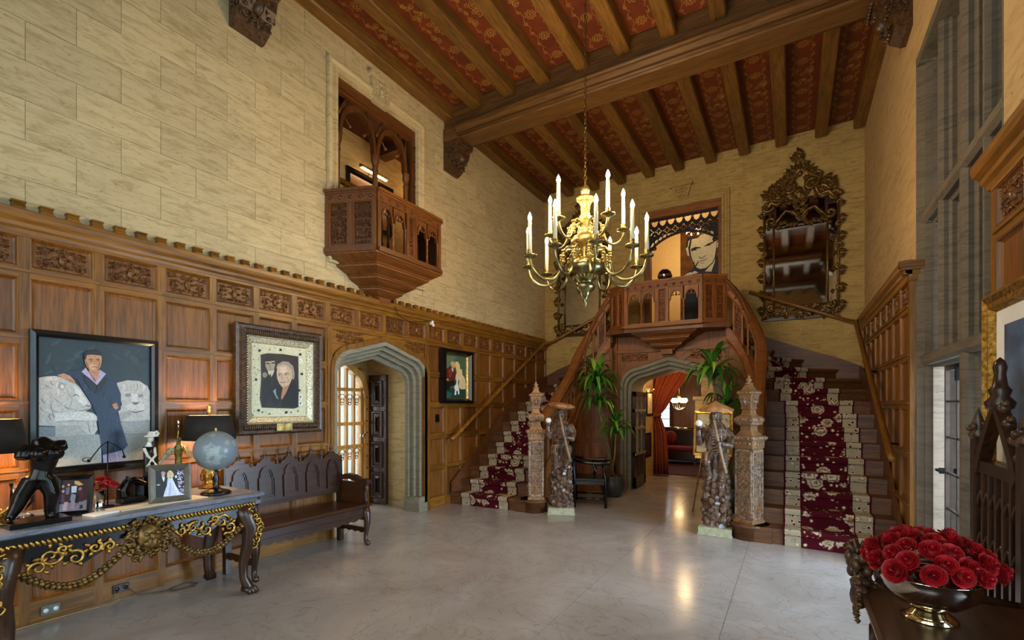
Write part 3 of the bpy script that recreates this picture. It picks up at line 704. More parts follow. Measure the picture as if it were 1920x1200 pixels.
# ------------------------------------------------------------ balustrade kit
def fbox(m, F, u0, u1, v0, v1, h0, h1):
    vs = [F(u, v, h) for h in (h0, h1) for v in (v0, v1) for u in (u0, u1)]
    return m.add(vs, [(0,2,3,1), (4,5,7,6), (0,1,5,4), (2,6,7,3), (0,4,6,2), (1,3,7,5)])
def fring(m, F, A, B, h0, h1):
    n = len(A); vs = [F(*p, h0) for p in A]+[F(*p, h0) for p in B]+[F(*p, h1) for p in A]+[F(*p, h1) for p in B]; fs = []
    for i in range(n-1): fs += [(i, i+1, n+i+1, n+i), (2*n+i, 3*n+i, 3*n+i+1, 2*n+i+1), (i, 2*n+i, 2*n+i+1, i+1), (n+i, n+i+1, 3*n+i+1, 3*n+i)]
    fs += [(0, n, 3*n, 2*n), (n-1, 3*n-1, 4*n-1, 2*n-1)]
    return m.add(vs, fs)
def column(m, F, u, v0, v1, r, twist=False):
    H = v1-v0
    prof = [(1.5, 0), (1.5, .06), (1.15, .07), (1.3, .09), (1.0, .11), (.95, .5), (1.0, .86), (1.25, .88), (1.0, .90), (1.2, .93), (1.6, .96), (1.6, 1)]
    vs = []; n = 8
    if twist: prof = prof[:5]+[(.95, .11+.75*k/20) for k in range(1, 20)]+prof[6:]
    for q, t in prof:
        for i in range(n):
            a = 2*PI*i/n; rr = r*q
            if twist and .11 < t < .86: rr *= 1+.22*cos(2*(a-t*H*40))
            p = Vector(F(u, v0+t*H, 0)); e1 = Vector(F(u+1, v0+t*H, 0))-p; e2 = Vector(F(u, v0+t*H, 1))-p; e1.z = 0
            vs.append(p+e1*rr*cos(a)+e2*rr*sin(a))
    k = len(prof)
    return m.add(vs, [(j*n+i, j*n+(i+1) % n, (j+1)*n+(i+1) % n, (j+1)*n+i) for j in range(k-1) for i in range(n)], True)
def arch_pts(u0, u1, v, rise, n=10): return [((u0+u1)/2-(u1-u0)/2*cos(PI*i/n), v+rise*sin(PI*i/n)) for i in range(n+1)]
def parapet(root, F, L, z0, z1, cells, MZ, MX, MC):
    m = MB(); fbox(m, F, 0, L, z1-.035, z1, -.05, .055); fbox(m, F, 0, L, z1-.055, z1-.035, -.035, .035); m.build('top_rail', MX, root)
    m = MB(); fbox(m, F, 0, L, z1-.145, z1-.055, -.03, .022); fb = m.build('rosette_band', MX, root)
    m = MB(); n = max(2, int(L/.12))
    for i in range(n):
        u = (i+.5)*L/n; m.ell(F(u, z1-.1, .022), .020, 8, 4)
        for k in range(6): m.ell(F(u+.024*cos(k*PI/3), z1-.1+.024*sin(k*PI/3), .022), .009, 5, 3)
    m.build('rosette', MC, fb)
    m = MB(); fbox(m, F, 0, L, z0, z0+.05, -.045, .05); fbox(m, F, 0, L, z0+.05, z0+.07, -.03, .03); m.build('bottom_rail', MX, root)
    va, vb = z0+.07, z1-.145; u = 0; tot = sum(c[1] for c in cells)
    for kind, wd in cells:
        wd = wd*L/tot; a, b = u, u+wd; u = b
        if kind == 'p':
            m = MB(); fbox(m, F, a, b, va, vb, -.03, .025); m.build('post', MZ, root)
        elif kind == 'c':
            m = MB(); fbox(m, F, a, b, va, vb, -.02, -.005); m.frame([(0, -.01), (0, .02), (.018, .02), (.03, -.005)], a, b, va, vb, F); p = m.build('carved_panel', MZ, root)
            relief(int(a*100)+7, wd-.06, vb-va-.06, .02, mask=False, F=lambda q, r, h: F((a+b)/2+q, (va+vb)/2+r, h-.004)).build('carving', MC, p)
        elif kind == 'a':
            n = max(1, round(wd/.2)); cw_ = wd/n
            for i in range(n+1):
                m = MB(); column(m, F, a+i*cw_, va, va+(vb-va)*.62, .016 if 0 < i < n else .013, 0 < i < n); m.build('colonnette', MZ, root)
            for i in range(n):
                q0, q1 = a+i*cw_+.012, a+(i+1)*cw_-.012; sp = va+(vb-va)*.62
                m = MB(); A = arch_pts(q0, q1, sp, (vb-va)*.30); fring(m, F, A, [(p[0], vb) for p in A], -.018, .004)
                B = arch_pts(q0+.02, q1-.02, sp, (vb-va)*.26); fring(m, F, A, B, -.02, .02)
                o = m.build('arch_head', MZ, root)
                m = MB(); um = (q0+q1)/2
                for s in (-1, 1): m.ell(F(um+s*cw_*.2, sp+(vb-va)*.14, 0), .016, 6, 4)
                m.tube([F(um, sp+(vb-va)*.30, 0), F(um, sp+(vb-va)*.2, 0), F(um, sp+(vb-va)*.12, 0)], [.006, .01, .02], 5); m.build('cusp', MZ, o)
def seg_frame(P0, P1, out):
    P0, P1, out = Vector((*P0, 0)), Vector((*P1, 0)), Vector((*out, 0)); t = (P1-P0); L = t.length; t /= L
    n = Vector((-t.y, t.x, 0)); n = n if n.dot(out) > 0 else -n
    return (lambda u, v, h: tuple(P0+t*u+n*h+Vector((0, 0, v)))), L
def corbel(m, plan, c, secs):
    n = len(plan); vs = []; fs = []
    for s, z in secs: vs += [(c[0]+(p[0]-c[0])*s, c[1]+(p[1]-c[1])*s, z) for p in plan]
    for k in range(len(secs)-1): fs += [(k*n+i, k*n+(i+1) % n, (k+1)*n+(i+1) % n, (k+1)*n+i) for i in range(n)]
    fs += [tuple(range(n)), tuple((len(secs)-1)*n+i for i in range(n))]
    return m.add(vs, fs)
def ogee_secs(z0, z1, steps):
    out = []; H = z0-z1
    for i in range(steps):
        s0 = 1.04-.86*i/steps; s1 = 1.04-.86*(i+1)/steps; za, zb = z0-H*i/steps, z0-H*(i+1)/steps
        out += [(s0, za), (s0, za-.18*(za-zb)), (s0-.02, za-.22*(za-zb)), (s0-.35*(s0-s1), za-.45*(za-zb)), (s1+.12*(s0-s1), zb+.22*(za-zb)), (s1+.03, zb+.12*(za-zb))]
    return out+[(1.04-.86, z1)]

# ------------------------------------------------------------ wooden balcony on the left wall
bal = thing('balcony', 'carved oak balcony jutting from the left stone wall below twin arches', 'balcony', (-4.5, 4.68, 2.98))
BP = [(-4.83, 3.86), (-4.23, 4.09), (-4.23, 5.26), (-4.83, 5.50)]
m = MB(); corbel(m, BP, (-4.83, 4.70), ogee_secs(3.415, 3.0, 4)); m.box(-4.83, -4.70, 4.60, 4.80, 2.95, 3.01); m.build('corbel', BALY, bal)
corbel(MB(), BP, (-4.83, 4.70), [(1.0, 3.41), (1.0, 3.44)]).build('floor_board', BALY, bal)
F, L = seg_frame(BP[0], BP[1], (1, -1)); parapet(bal, F, L, 3.415, 4.165, [('p', .04), ('c', .25), ('p', .05), ('c', .25), ('p', .04)], BALZ, BALY, CARVB)
F, L = seg_frame(BP[1], BP[2], (1, 0)); parapet(bal, F, L, 3.415, 4.165, [('p', .05), ('a', .44), ('p', .035), ('c', .13), ('p', .035), ('a', .44), ('p', .05)], BALZ, BALY, CARVB)
F, L = seg_frame(BP[3], BP[2], (1, 1)); parapet(bal, F, L, 3.415, 4.165, [('p', .04), ('c', .25), ('p', .05), ('c', .25), ('p', .04)], BALZ, BALY, CARVB)
# twin arched screen in the opening
Fs = lambda u, v, h: (-4.90+h, 3.95+u, v); Ls = 1.53
m = MB(); fbox(m, Fs, 0, Ls, 5.54, 5.70, -.05, .05); fbox(m, Fs, 0, Ls, 5.50, 5.54, -.03, .03); m.build('screen_head', BALY, bal)
for u in (.0, Ls-.10):
    m = MB(); fbox(m, Fs, u, u+.10, 3.43, 5.54, -.05, .05); o = m.build('screen_post', BALZ, bal)
relief(77, .06, 1.4, .015, mask=False, F=lambda q, r, h: Fs(Ls-.05+q, 4.75+r, .05+h)).build('post_carving', CARVB, bal)
for u in (.13, .76, 1.36): m = MB(); column(m, Fs, u, 3.43, 4.98, .035); m.build('screen_column', BALZ, bal)
for a, b in ((.13, .76), (.76, 1.36)):
    m = MB(); um = (a+b)/2; hwid = (b-a)/2
    pts = [(um-hwid*cos(PI*i/14), 4.98+.48*sin(PI*i/14)**.9) for i in range(15)]; inn = [(um-(hwid-.05)*cos(PI*i/14), 4.98+.42*sin(PI*i/14)**.9) for i in range(15)]
    fring(m, Fs, pts, inn, -.035, .035); o = m.build('arch_head', BALZ, bal)
    m = MB()
    for i in (3, 11):
        a_ = PI*i/14; p = (um-(hwid-.07)*cos(a_), 4.98+.40*sin(a_)); q = (um-(hwid-.16)*cos(a_), 4.98+.30*sin(a_))
        m.tube([Fs(*p, 0), Fs((p[0]+q[0])/2, (p[1]+q[1])/2, 0), Fs(*q, 0)], [.02, .012, .016], 6); m.ell(Fs(*q, 0), .026, 7, 5)
    m.build('cusp', BALZ, o)
    m = MB()
    for s in (-1, 1):
        for t in (0, .5): m.tube([Fs(um+s*(hwid-.02), 5.1+.3*t, 0), Fs(um+s*(hwid-.07), 5.33+.1*t, 0), Fs(um+s*(hwid-.16), 5.52, 0)], .014, 5)
    m.build('tracery', BALZ, o)
# picture with its lamp, and the stair balustrade in the corridor
pf = thing('framed_picture', 'dark framed picture with brass picture lamp in the upper corridor', 'picture', (-5.98, 5.65, 4.6))
MB().frame([(0, 0), (0, .04), (.05, .05), (.08, .02)], 5.15, 6.15, 4.5, 5.32, lambda u, v, h: (-5.995+h, u, v)).build('frame', BLACK, pf)
MB().box(-5.997, -5.985, 5.2, 6.1, 4.55, 5.27).build('canvas', plain('brown_canvas', '8a5c34', .3), pf)
MB().tube([(-5.84, 5.3, 5.36), (-5.84, 5.9, 5.36)], .025, 8).tube([(-5.99, 5.6, 5.34), (-5.92, 5.6, 5.42), (-5.84, 5.6, 5.38)], .008, 5).build('picture_lamp', BRASS, pf)
MB().box(-5.86, -5.82, 5.33, 5.87, 5.325, 5.335).build('lamp_tube', emis('picture_lamp_glow', (1, .72, .4), 25), pf)
lamp('corridor_fill', (-5.45, 6.6, 5.3), 9, WARM, .1)  # warm fill added to light the corridor walls, no fitting behind it
br = thing('banister', 'oak banister with turned balusters seen through the balcony arch', 'banister', (-5.45, 4.5, 3.4))
MB().box(-5.48, -5.42, 3.2, 5.6, 4.70, 4.76).build('handrail', OAKY, br); MB().box(-5.48, -5.42, 3.2, 5.6, 3.40, 3.95).build('plinth', OAKY, br)
bm_ = MB().lathe([(.02, 0), (.02, .1), (.03, .12), (.015, .2), (.028, .4), (.015, .5), (.03, .6), (.02, .66), (.02, .75)], n=7).mesh('baluster', OAKZ)
for i in range(17): inst(bm_, 'baluster', br, (-5.45, 3.27+i*.14, 3.95))

# ------------------------------------------------------------ twin staircases and gallery
RI = .183; NS = 16
def inner_path():
    P = [(-.39, 6.30+.02*i) for i in range(93)]
    P += [(-.92+.53*cos(a), 8.14+.43*sin(a)) for a in [PI/2*i/40 for i in range(1, 41)]]
    return P
IP = inner_path()
AL = [0]
for i in range(1, len(IP)): AL.append(AL[-1]+math.hypot(IP[i][0]-IP[i-1][0], IP[i][1]-IP[i-1][1]))
TOT = AL[-1]
def at_len(s):
    s = max(0, min(TOT, s))
    for i in range(1, len(AL)):
        if AL[i] >= s:
            t = (s-AL[i-1])/(AL[i]-AL[i-1]); return (IP[i-1][0]+t*(IP[i][0]-IP[i-1][0]), IP[i-1][1]+t*(IP[i][1]-IP[i-1][1]))
    return IP[-1]
SK = [.262*k for k in range(8)]; rest = (TOT-SK[-1])/8
SK += [SK[7]+rest*(k+1) for k in range(8)]
OUT = [(.98, 6.24+.262*k) for k in range(8)]+[(.98, 8.42), (.98, 8.86), (.98, 9.40), (.66, 9.755), (.16, 9.755), (-.28, 9.755), (-.64, 9.755), (-.94, 9.755)]
INN = [at_len(s) for s in SK]
def zlen(s):      # smoothed nosing height along the inner string
    def raw(q):
        q = max(0, min(TOT, q))
        for k in range(1, NS):
            if SK[k] >= q: t = (q-SK[k-1])/(SK[k]-SK[k-1]); return RI*(k+t)
        return RI*NS
    return sum(raw(s+d) for d in (-.25, -.12, 0, .12, .25))/5
def staircase(mx, name, label, tagname):
    root = thing(name, label, 'staircase', (mx(.2), 7.9, 0))
    V = lambda p, z: (mx(p[0]), p[1], z)
    for k in range(NS-1):
        z = RI*(k+1); a, b, c, d = INN[k], OUT[k], OUT[k+1], INN[k+1]
        dx, dy = b[0]-a[0], b[1]-a[1]; l = math.hypot(dx, dy); fx, fy = dy/l, -dx/l
        nz = lambda p, e=.028: (p[0]+fx*e, p[1]+fy*e)
        plan = [nz(a), nz(b), b]+([(.98, 9.755)] if k == 10 else [])+[c, d]
        m = MB(); m.prism([(mx(p[0]), p[1]) for p in plan], 'z', z-.035, z); m.build('tread', STEP, root)
        m = MB(); q = [a, b, (b[0]-fx*.02, b[1]-fy*.02), (a[0]-fx*.02, a[1]-fy*.02)]
        m.prism([(mx(p[0]), p[1]) for p in q], 'z', z-RI, z-.035)
        m.prism([(mx(p[0]), p[1]) for p in (nz(a, .018), nz(b, .018), b, a)], 'z', z-.055, z-.035); m.build('riser', STEP, root)
    k = NS-1; a, b = INN[k], OUT[k]
    m = MB(); m.prism([(mx(p[0]), p[1]) for p in (a, b, (b[0]-.02, b[1]), (a[0]-.02, a[1]))], 'z', RI*k, RI*NS); m.build('riser', STEP, root)
    # bullnose first step around the newel
    m = MB(); m.lathe([(.19, 0), (.19, .14), (.215, .15), (.215, .183), (0, .183)], (mx(-.44), 6.44, 0), 20); m.box(*sorted((mx(-.44), mx(-.2))), 6.26, 6.6, 0, .182); m.build('curtail_step', STEP, root)
    # closed string, curved spandrel panelling, handrail
    n = 56; S_ = [.10+(TOT-.10)*i/n for i in range(n+1)]
    P3 = lambda dz: [V(at_len(s), zlen(s)+dz) for s in S_]
    MB().sweep([(-.045, -.16), (-.06, -.13), (-.045, -.10), (-.045, .07), (-.065, .08), (-.065, .12), (.065, .12), (.065, .08), (.045, .07), (.045, -.10), (.06, -.13), (.045, -.16)], P3(0)).build('string', REDX, root)
    low = [V(at_len(s), 0) for s in S_]; m = MB(); hi = P3(-.1)
    m.add(low+hi, [(i, i+1, n+2+i, n+1+i) for i in range(n)]); o = m.build('spandrel_wall', REDZ, root)
    sd = o.modifiers.new('thick', 'SOLIDIFY'); sd.thickness = .03; sd.offset = 0
    for i in range(2, n+1, 6):
        p = at_len(S_[i]); q = at_len(S_[i]+.02); t = Vector((mx(q[0])-mx(p[0]), q[1]-p[1], 0)); t = t.normalized() if t.length > 1e-6 else Vector((1, 0, 0)); nn = Vector((t.y, -t.x, 0))
        Fm = lambda u, v, h: tuple(Vector(V(p, 0))+t*u+nn*h+Vector((0, 0, v)))
        m = MB(); fbox(m, Fm, -.03, .03, 0, zlen(S_[i])-.15, -.03, .03); m.build('spandrel_stile', REDZ, root)
    for zr in (.08, .95, 1.85):
        seg = [s for s in S_ if zlen(s)-.15 > zr]
        if len(seg) > 3: MB().sweep([(-.03, -.05), (-.03, .05), (.03, .05), (.03, -.05)], [V(at_len(s), zr) for s in seg]).build('spandrel_rail', REDX, root)
    hr = [(-.05, -.02), (-.075, .0), (-.08, .03), (-.06, .05), (-.075, .07), (-.07, .10), (-.03, .125), (.03, .125), (.07, .10), (.075, .07), (.06, .05), (.08, .03), (.075, 0), (.05, -.02)]
    S2 = [.18]+S_[2:]; top = .76
    MB().sweep(hr, [V(at_len(s), zlen(s)+top) for s in S2]).build('handrail', REDX, root)
    MB().sweep([(-.03, -.15), (-.045, -.13), (-.035, -.11), (-.035, -.01), (.035, -.01), (.035, -.11), (.045, -.13), (.03, -.15)], [V(at_len(s), zlen(s)+top) for s in S2]).build('rosette_band', REDX, root)
    m = MB(); s = .3
    while s < TOT:
        p = at_len(s); q = at_len(s+.01); t = Vector((mx(q[0])-mx(p[0]), q[1]-p[1], 0)); t = t.normalized() if t.length > 1e-6 else Vector((1, 0, 0)); nn = Vector((t.y, -t.x, 0))
        for e in (-1, 1): m.ell(Vector(V(p, zlen(s)+top-.06))+nn*e*.036, .022, 7, 4)
        s += .12
    m.build('rosette', CARVER, root)
    s = .25; k = 0
    while s < TOT-.04:
        p = at_len(s); q = at_len(s+.02); t = Vector((mx(q[0])-mx(p[0]), q[1]-p[1], 0)).normalized() if s < TOT-.03 else Vector((1, 0, 0)); nn = Vector((t.y, -t.x, 0))
        z0 = zlen(s)+.12; z1 = zlen(s)+top-.15
        Fm = lambda u, v, h: tuple(Vector(V(p, 0))+t*u+nn*h+Vector((0, 0, v)))
        if k % 3 == 2:
            wd = .13; sl = (zlen(s+.05)-zlen(s-.05))/.1; G = lambda u, v, h: Fm(u, v+u*sl, h)
            m = MB(); fbox(m, G, -wd/2, wd/2, z0-.01, z1+.01, -.015, .015)
            for e in (-1, 1): fbox(m, G, e*wd/2-.014, e*wd/2+.014, z0-.01, z1+.01, -.03, .03)
            o = m.build('carved_panel', REDZ, root)
            for e in (1, -1): relief(k, wd-.03, z1-z0-.04, .018, mask=False, F=lambda u, v, h: G(u, (z0+z1)/2+v, e*(.015+h))).build('carving', CARVER, o)
        else:
            m = MB(); column(m, Fm, 0, z0-.02, z1+.02, .021, k % 3 == 1); m.build('colonnette', REDZ, root)
            if k % 3 == 0:
                m = MB(); sl = (zlen(s+.15)-zlen(s))/.15; G = lambda u, v, h: Fm(u, v+u*sl, h)
                A_ = arch_pts(0, .155, z1-.14, .11); fring(m, G, A_, [(a_[0], z1+.01) for a_ in A_], -.012, .012); m.ell(G(.078, z1-.09, 0), .018, 6, 4); m.build('arch_head', REDZ, root)
        s += .155; k += 1
    # wall skirting
    m = MB(); oz = [(OUT[i], RI*(i+1)) for i in range(NS)]; wallp = [x for x in oz if x[0][0] > .97]; back = [x for x in oz if x[0][0] < .97]
    A_ = [(p[1], z-.25) for p, z in wallp]+[(9.755, RI*11.35-.25)]; B_ = [(p[1]+.0, z+.16) for p, z in wallp]+[(9.755, RI*11.6+.12)]
    m.ring(A_, B_, 'x', *sorted((mx(.955), mx(.983)))); m.build('wall_string', STEP, root)
    A_ = [(mx(.98), 1.9)]+[(mx(p[0]), z-.25) for p, z in back]; B_ = [(mx(.98), RI*11.6+.12)]+[(mx(p[0]), z+.20) for p, z in back]
    MB().ring(A_, B_, 'y', 9.735, 9.762).build('wall_string', STEP, root)
    # wall handrail on brackets: along the side wall, then rising along the back wall
    hp = [V((.87, 6.10), 1.05), V((.87, 6.2), 1.09), V((.88, 9.40), 2.93), V((.80, 9.66), 2.99), V((.4, 9.67), 3.17), V((-.67, 9.67), 3.64)]
    m = MB(); m.tube(hp, .032, 10); o = m.build('wall_handrail', OAKY, root)
    for (x, y, z) in ((.88, 6.5, 1.26), (.88, 8.0, 2.12), (.30, 9.67, 3.21), (-.45, 9.67, 3.54)):
        m = MB(); p = Vector(V((x, y), z)); q = Vector((mx(.98), y, z-.08)) if x > .8 else Vector((mx(x), 9.75, z-.08))
        m.tube([p-Vector((0, 0, .02)), p-Vector((0, 0, .07)), q], .012, 6); m.lathe([(.03, 0), (.03, .012), (0, .012)], q-Vector((0, 0, .006)), 8); m.build('rail_bracket', IRON, o)
    # newel post
    ns = 1 if tagname == 'r' else -1
    M_ = Tm(mx(-.45), 6.47, .183) @ Rz(-ns*math.radians(29))
    secs = [(.125, 0), (.125, .03), (.105, .05), (.105, .88), (.118, .90)]
    m = MB(); m.sq(secs, M=M_); nw = m.build('newel_post', NEWEL, root)
    m = MB(); m.sq([(.118, .90), (.122, .92), (.122, .985), (.140, .995), (.145, 1.01), (.145, 1.03), (.13, 1.045), (.10, 1.05), (.095, 1.06), (.07, 1.10), (.065, 1.16), (.09, 1.175), (.115, 1.21), (.12, 1.23), (.12, 1.25), (.10, 1.275), (.07, 1.29), (.058, 1.31), (.052, 1.36)], M=M_)
    m.sq([(.052, 1.36), (.066, 1.37), (.066, 1.385), (.058, 1.39), (.082, 1.53), (.082, 1.54), (.098, 1.55), (.098, 1.575), (.085, 1.585), (.06, 1.60), (.038, 1.64), (.034, 1.66)], M=M_)
    m.lathe([(.03, 1.655), (.05, 1.665), (.05, 1.68), (.02, 1.69), (.034, 1.705), (.038, 1.72), (.02, 1.735), (.012, 1.75), (.018, 1.76), (0, 1.775)], n=8, M=M_); m.build('newel_cap', NEWEL, nw)
    m = MB()
    for f in range(4):
        R_ = M_ @ Rz(f*PI/2)
        m.merge(relief(40+f, .15, .76, .014, .9, mask=False, F=lambda u, v, h: (h+.104, u, v+.465)), R_)
        m.frame([(0, 0), (.004, .012), (.016, .012), (.02, 0)], -.098, .098, .06, .875, lambda u, v, h: (.105+h, u, v)) if False else None
        for u0, u1, v0, v1 in ((-.105, -.084, .05, .88), (.084, .105, .05, .88), (-.105, .105, .05, .075), (-.105, .105, .86, .88)): m.box(.10, .117, u0, u1, v0, v1, R_)
        for q in range(5): m.box(.10, .112, -.06+.03*q-.004, -.06+.03*q+.004, .56, .70, R_); m.box(.10, .112, -.07, .07, .56+.033*q, .568+.033*q, R_)
        for q in range(4): m.ell(R_ @ Vector((.123, -.085+q*.057, .953)), .018, 6, 4)
        for q in range(7): m.ell(R_ @ Vector((.143, -.13+q*.0433, 1.02)), .016, 5, 3); m.ell(R_ @ Vector((.116, -.1+q*.0333, 1.24)), .017, 5, 3); m.ell(R_ @ Vector((.10, -.09+q*.03, 1.19)), .014, 5, 3)
        m.merge(relief(50+f, .10, .10, .012, F=lambda u, v, h: (h+.066+.17*(v+.07), u, v+1.46)), R_)
        for q in range(5): m.ell(R_ @ Vector((.097, -.08+q*.04, 1.562)), .014, 5, 3)
    m.build('newel_carving', NCARV, nw)
    return root
staircase(lambda x: x, 'staircase', 'curved oak staircase rising beside the window wall on the right', 'r')
staircase(lambda x: -3.8-x, 'staircase', 'curved oak staircase rising along the panelled left wall', 'l')
def runner(mx, label):
    m = MB(); uv = []; v = 0; n = 0; rows = []
    for k in range(NS):
        a, b = INN[k], OUT[k]; dx, dy = b[0]-a[0], b[1]-a[1]; l = math.hypot(dx, dy); ux, uy = dx/l, dy/l; fx, fy = uy, -ux
        d0, d1 = (.30, 1.17) if k < 9 else (.28, 1.12)
        z0, z1 = RI*k, RI*(k+1)
        for e, z in ((.006, z0+.002), (.006, z1-.06), (.036, z1-.045), (.042, z1-.01), (.030, z1+.008)):
            rows.append(((a[0]+ux*d0+fx*e, a[1]+uy*d0+fy*e, z), (a[0]+ux*d1+fx*e, a[1]+uy*d1+fy*e, z)))
    last = None
    for p, q in rows:
        if last: v += ((p[0]+q[0]-last[0][0]-last[1][0])**2+(p[1]+q[1]-last[0][1]-last[1][1])**2+(p[2]+q[2]-last[0][2]-last[1][2])**2)**.5/2
        last = (p, q)
        for t in range(5):
            m.v.append((mx(p[0]+(q[0]-p[0])*t/4), p[1]+(q[1]-p[1])*t/4, p[2])); uv.append((t/4, v/.87))
    for i in range(len(rows)-1):
        for t in range(4): m.f.append((i*5+t, i*5+t+1, (i+1)*5+t+1, (i+1)*5+t)); m.sm.append(False); m.c.append(None)
    m.uv = uv; o = m.build('carpet_runner', CARPET); tag(o, label, 'carpet', 'stair carpets')
    s = o.modifiers.new('thick', 'SOLIDIFY'); s.thickness = .012; s.offset = 0
runner(lambda x: x, 'red and cream Persian runner climbing the right staircase')
runner(lambda x: -3.8-x, 'red and cream Persian runner climbing the left staircase')

# gallery between the flights
gal = thing('gallery', 'carved oak gallery balcony above the central stone arch', 'balcony', (-1.9, 8.8, 0))
GP = [(-2.87, 8.55), (-2.545, 8.30), (-1.255, 8.30), (-.93, 8.55)]
MB().prism([(-2.95, 9.755), (-2.95, 8.46), GP[1], GP[2], (-.85, 8.46), (-.85, 9.755)], 'z', 2.86, 2.93).build('landing_floor', STEP, gal)
m = MB(); corbel(m, [(-2.62, 8.80), (-2.56, 8.27), (-1.24, 8.27), (-1.18, 8.80)], (-1.9, 8.80), ogee_secs(2.96, 2.56, 4)); m.box(-2.0, -1.8, 8.64, 8.8, 2.49, 2.57); m.build('corbel', REDX, gal)
F, L = seg_frame(GP[1], GP[2], (0, -1)); parapet(gal, F, L, 2.93, 3.72, [('p', .05), ('a', .44), ('p', .035), ('c', .13), ('p', .035), ('a', .44), ('p', .05)], REDZ, REDX, CARVER)
F, L = seg_frame(GP[0], GP[1], (-1, -1)); parapet(gal, F, L, 2.93, 3.72, [('p', .03), ('c', .16), ('p', .03), ('c', .16), ('p', .03)], REDZ, REDX, CARVER)
F, L = seg_frame(GP[3], GP[2], (1, -1)); parapet(gal, F, L, 2.93, 3.72, [('p', .03), ('c', .16), ('p', .03), ('c', .16), ('p', .03)], REDZ, REDX, CARVER)
# panelled wall with the stone arch
ga = tudor(-1.9, .93, 1.98, 2.50, base=0); gi = tudor(-1.9, .88, 1.95, 2.46, base=0)
m = MB().ring(ga[1:-1], [(x, 2.86) for x, z in ga[1:-1]], 'y', 8.84, 8.97).box(-3.1, -2.83, 8.84, 8.97, 0, 2.86).box(-.97, -.7, 8.84, 8.97, 0, 2.86); m.build('wall_board', REDZ, gal)
MB().ring(ga, gi, 'y', 8.77, 8.87).build('arch_moulding', REDZ, gal)
m = MB().box(-2.9, -.9, 8.80, 8.85, 2.56, 2.62); m.build('rail', REDX, gal)
for x in (-2.88, -.92): MB().box(x-.04, x+.04, 8.79, 8.86, 0, 2.86).build('stile', REDZ, gal)
for s in (-1, 1):
    relief(33, .5, .13, .015, mask=False, F=lambda u, v, h: (-1.9+s*(.62+u), 8.84-h, 2.47+v)).build('spandrel_carving', CARVER, gal)
sa = group_struct('trim_9', (-1.9, 8.9, 0), 'grey limestone Tudor arch under the gallery')
hw = [.88, .83, .78, .72]; ysn = [8.79, 8.86, 8.95, 9.75]
for i in range(3):
    MB().ring(tudor(-1.9, hw[i], 1.95-.03*i, 2.46-.07*i, base=0), tudor(-1.9, hw[i+1], 1.95-.03*(i+1), 2.46-.07*(i+1), base=0), 'y', ysn[i], ysn[i+1]).build('arch_order', STONE, sa)

# ------------------------------------------------------------ passage and room beyond the central arch
pw = MB().box(-2.9, -2.75, 9.75, 11.15, 0, 2.7).box(-1.05, -.9, 9.75, 11.15, 0, 2.7).box(-2.9, -.9, 9.75, 11.15, 2.42, 2.6)
struct('wall_passage', pw, PSTONE, 'cream stone walls of the passage under the gallery')
fr = MB().box(-6.2, -6.0, 11.0, 16.2, 0, 3.4).box(-6.2, 2, 16.0, 16.2, 0, 3.4).box(1.8, 2, 11.0, 16.2, 0, 3.4).box(-6.2, -2.9, 11.1, 11.2, 0, 3.4).box(-.9, 2, 11.1, 11.2, 0, 3.4).box(-6.2, 2, 11.0, 16.2, 3.2, 3.4)
struct('wall_far_room', fr, wood('dark_panelling', '3a1d0c', '6e3f1a', 'z', .4), 'dark panelled walls of the room beyond the passage')
struct('floor_far_room', MB().box(-6.2, 2, 11.0, 16.2, -.05, -.002), wood('far_floor', '3a1c0d', '6b371a', 'x', .35), 'dark timber floor of the room beyond the passage')
rg = MB(); rg.box(-4.4, 0, 11.35, 15.4, -.001, .012)
rm = plain('red_patterned_rug', '4d1a10', .95, var=.7, vscale=7); tag(rg.build('rug', rm), 'dark red patterned rug on the floor of the far room', 'rug')
lamp('passage_light', (-1.9, 10.3, 2.2), 22, WARM, .1); lamp('far_room_light', (-1.6, 13.2, 2.6), 45, WARM, .2); lamp('landing_room_light', (-2.2, 11.2, 5.4), 60, (1, .78, .5), .15)
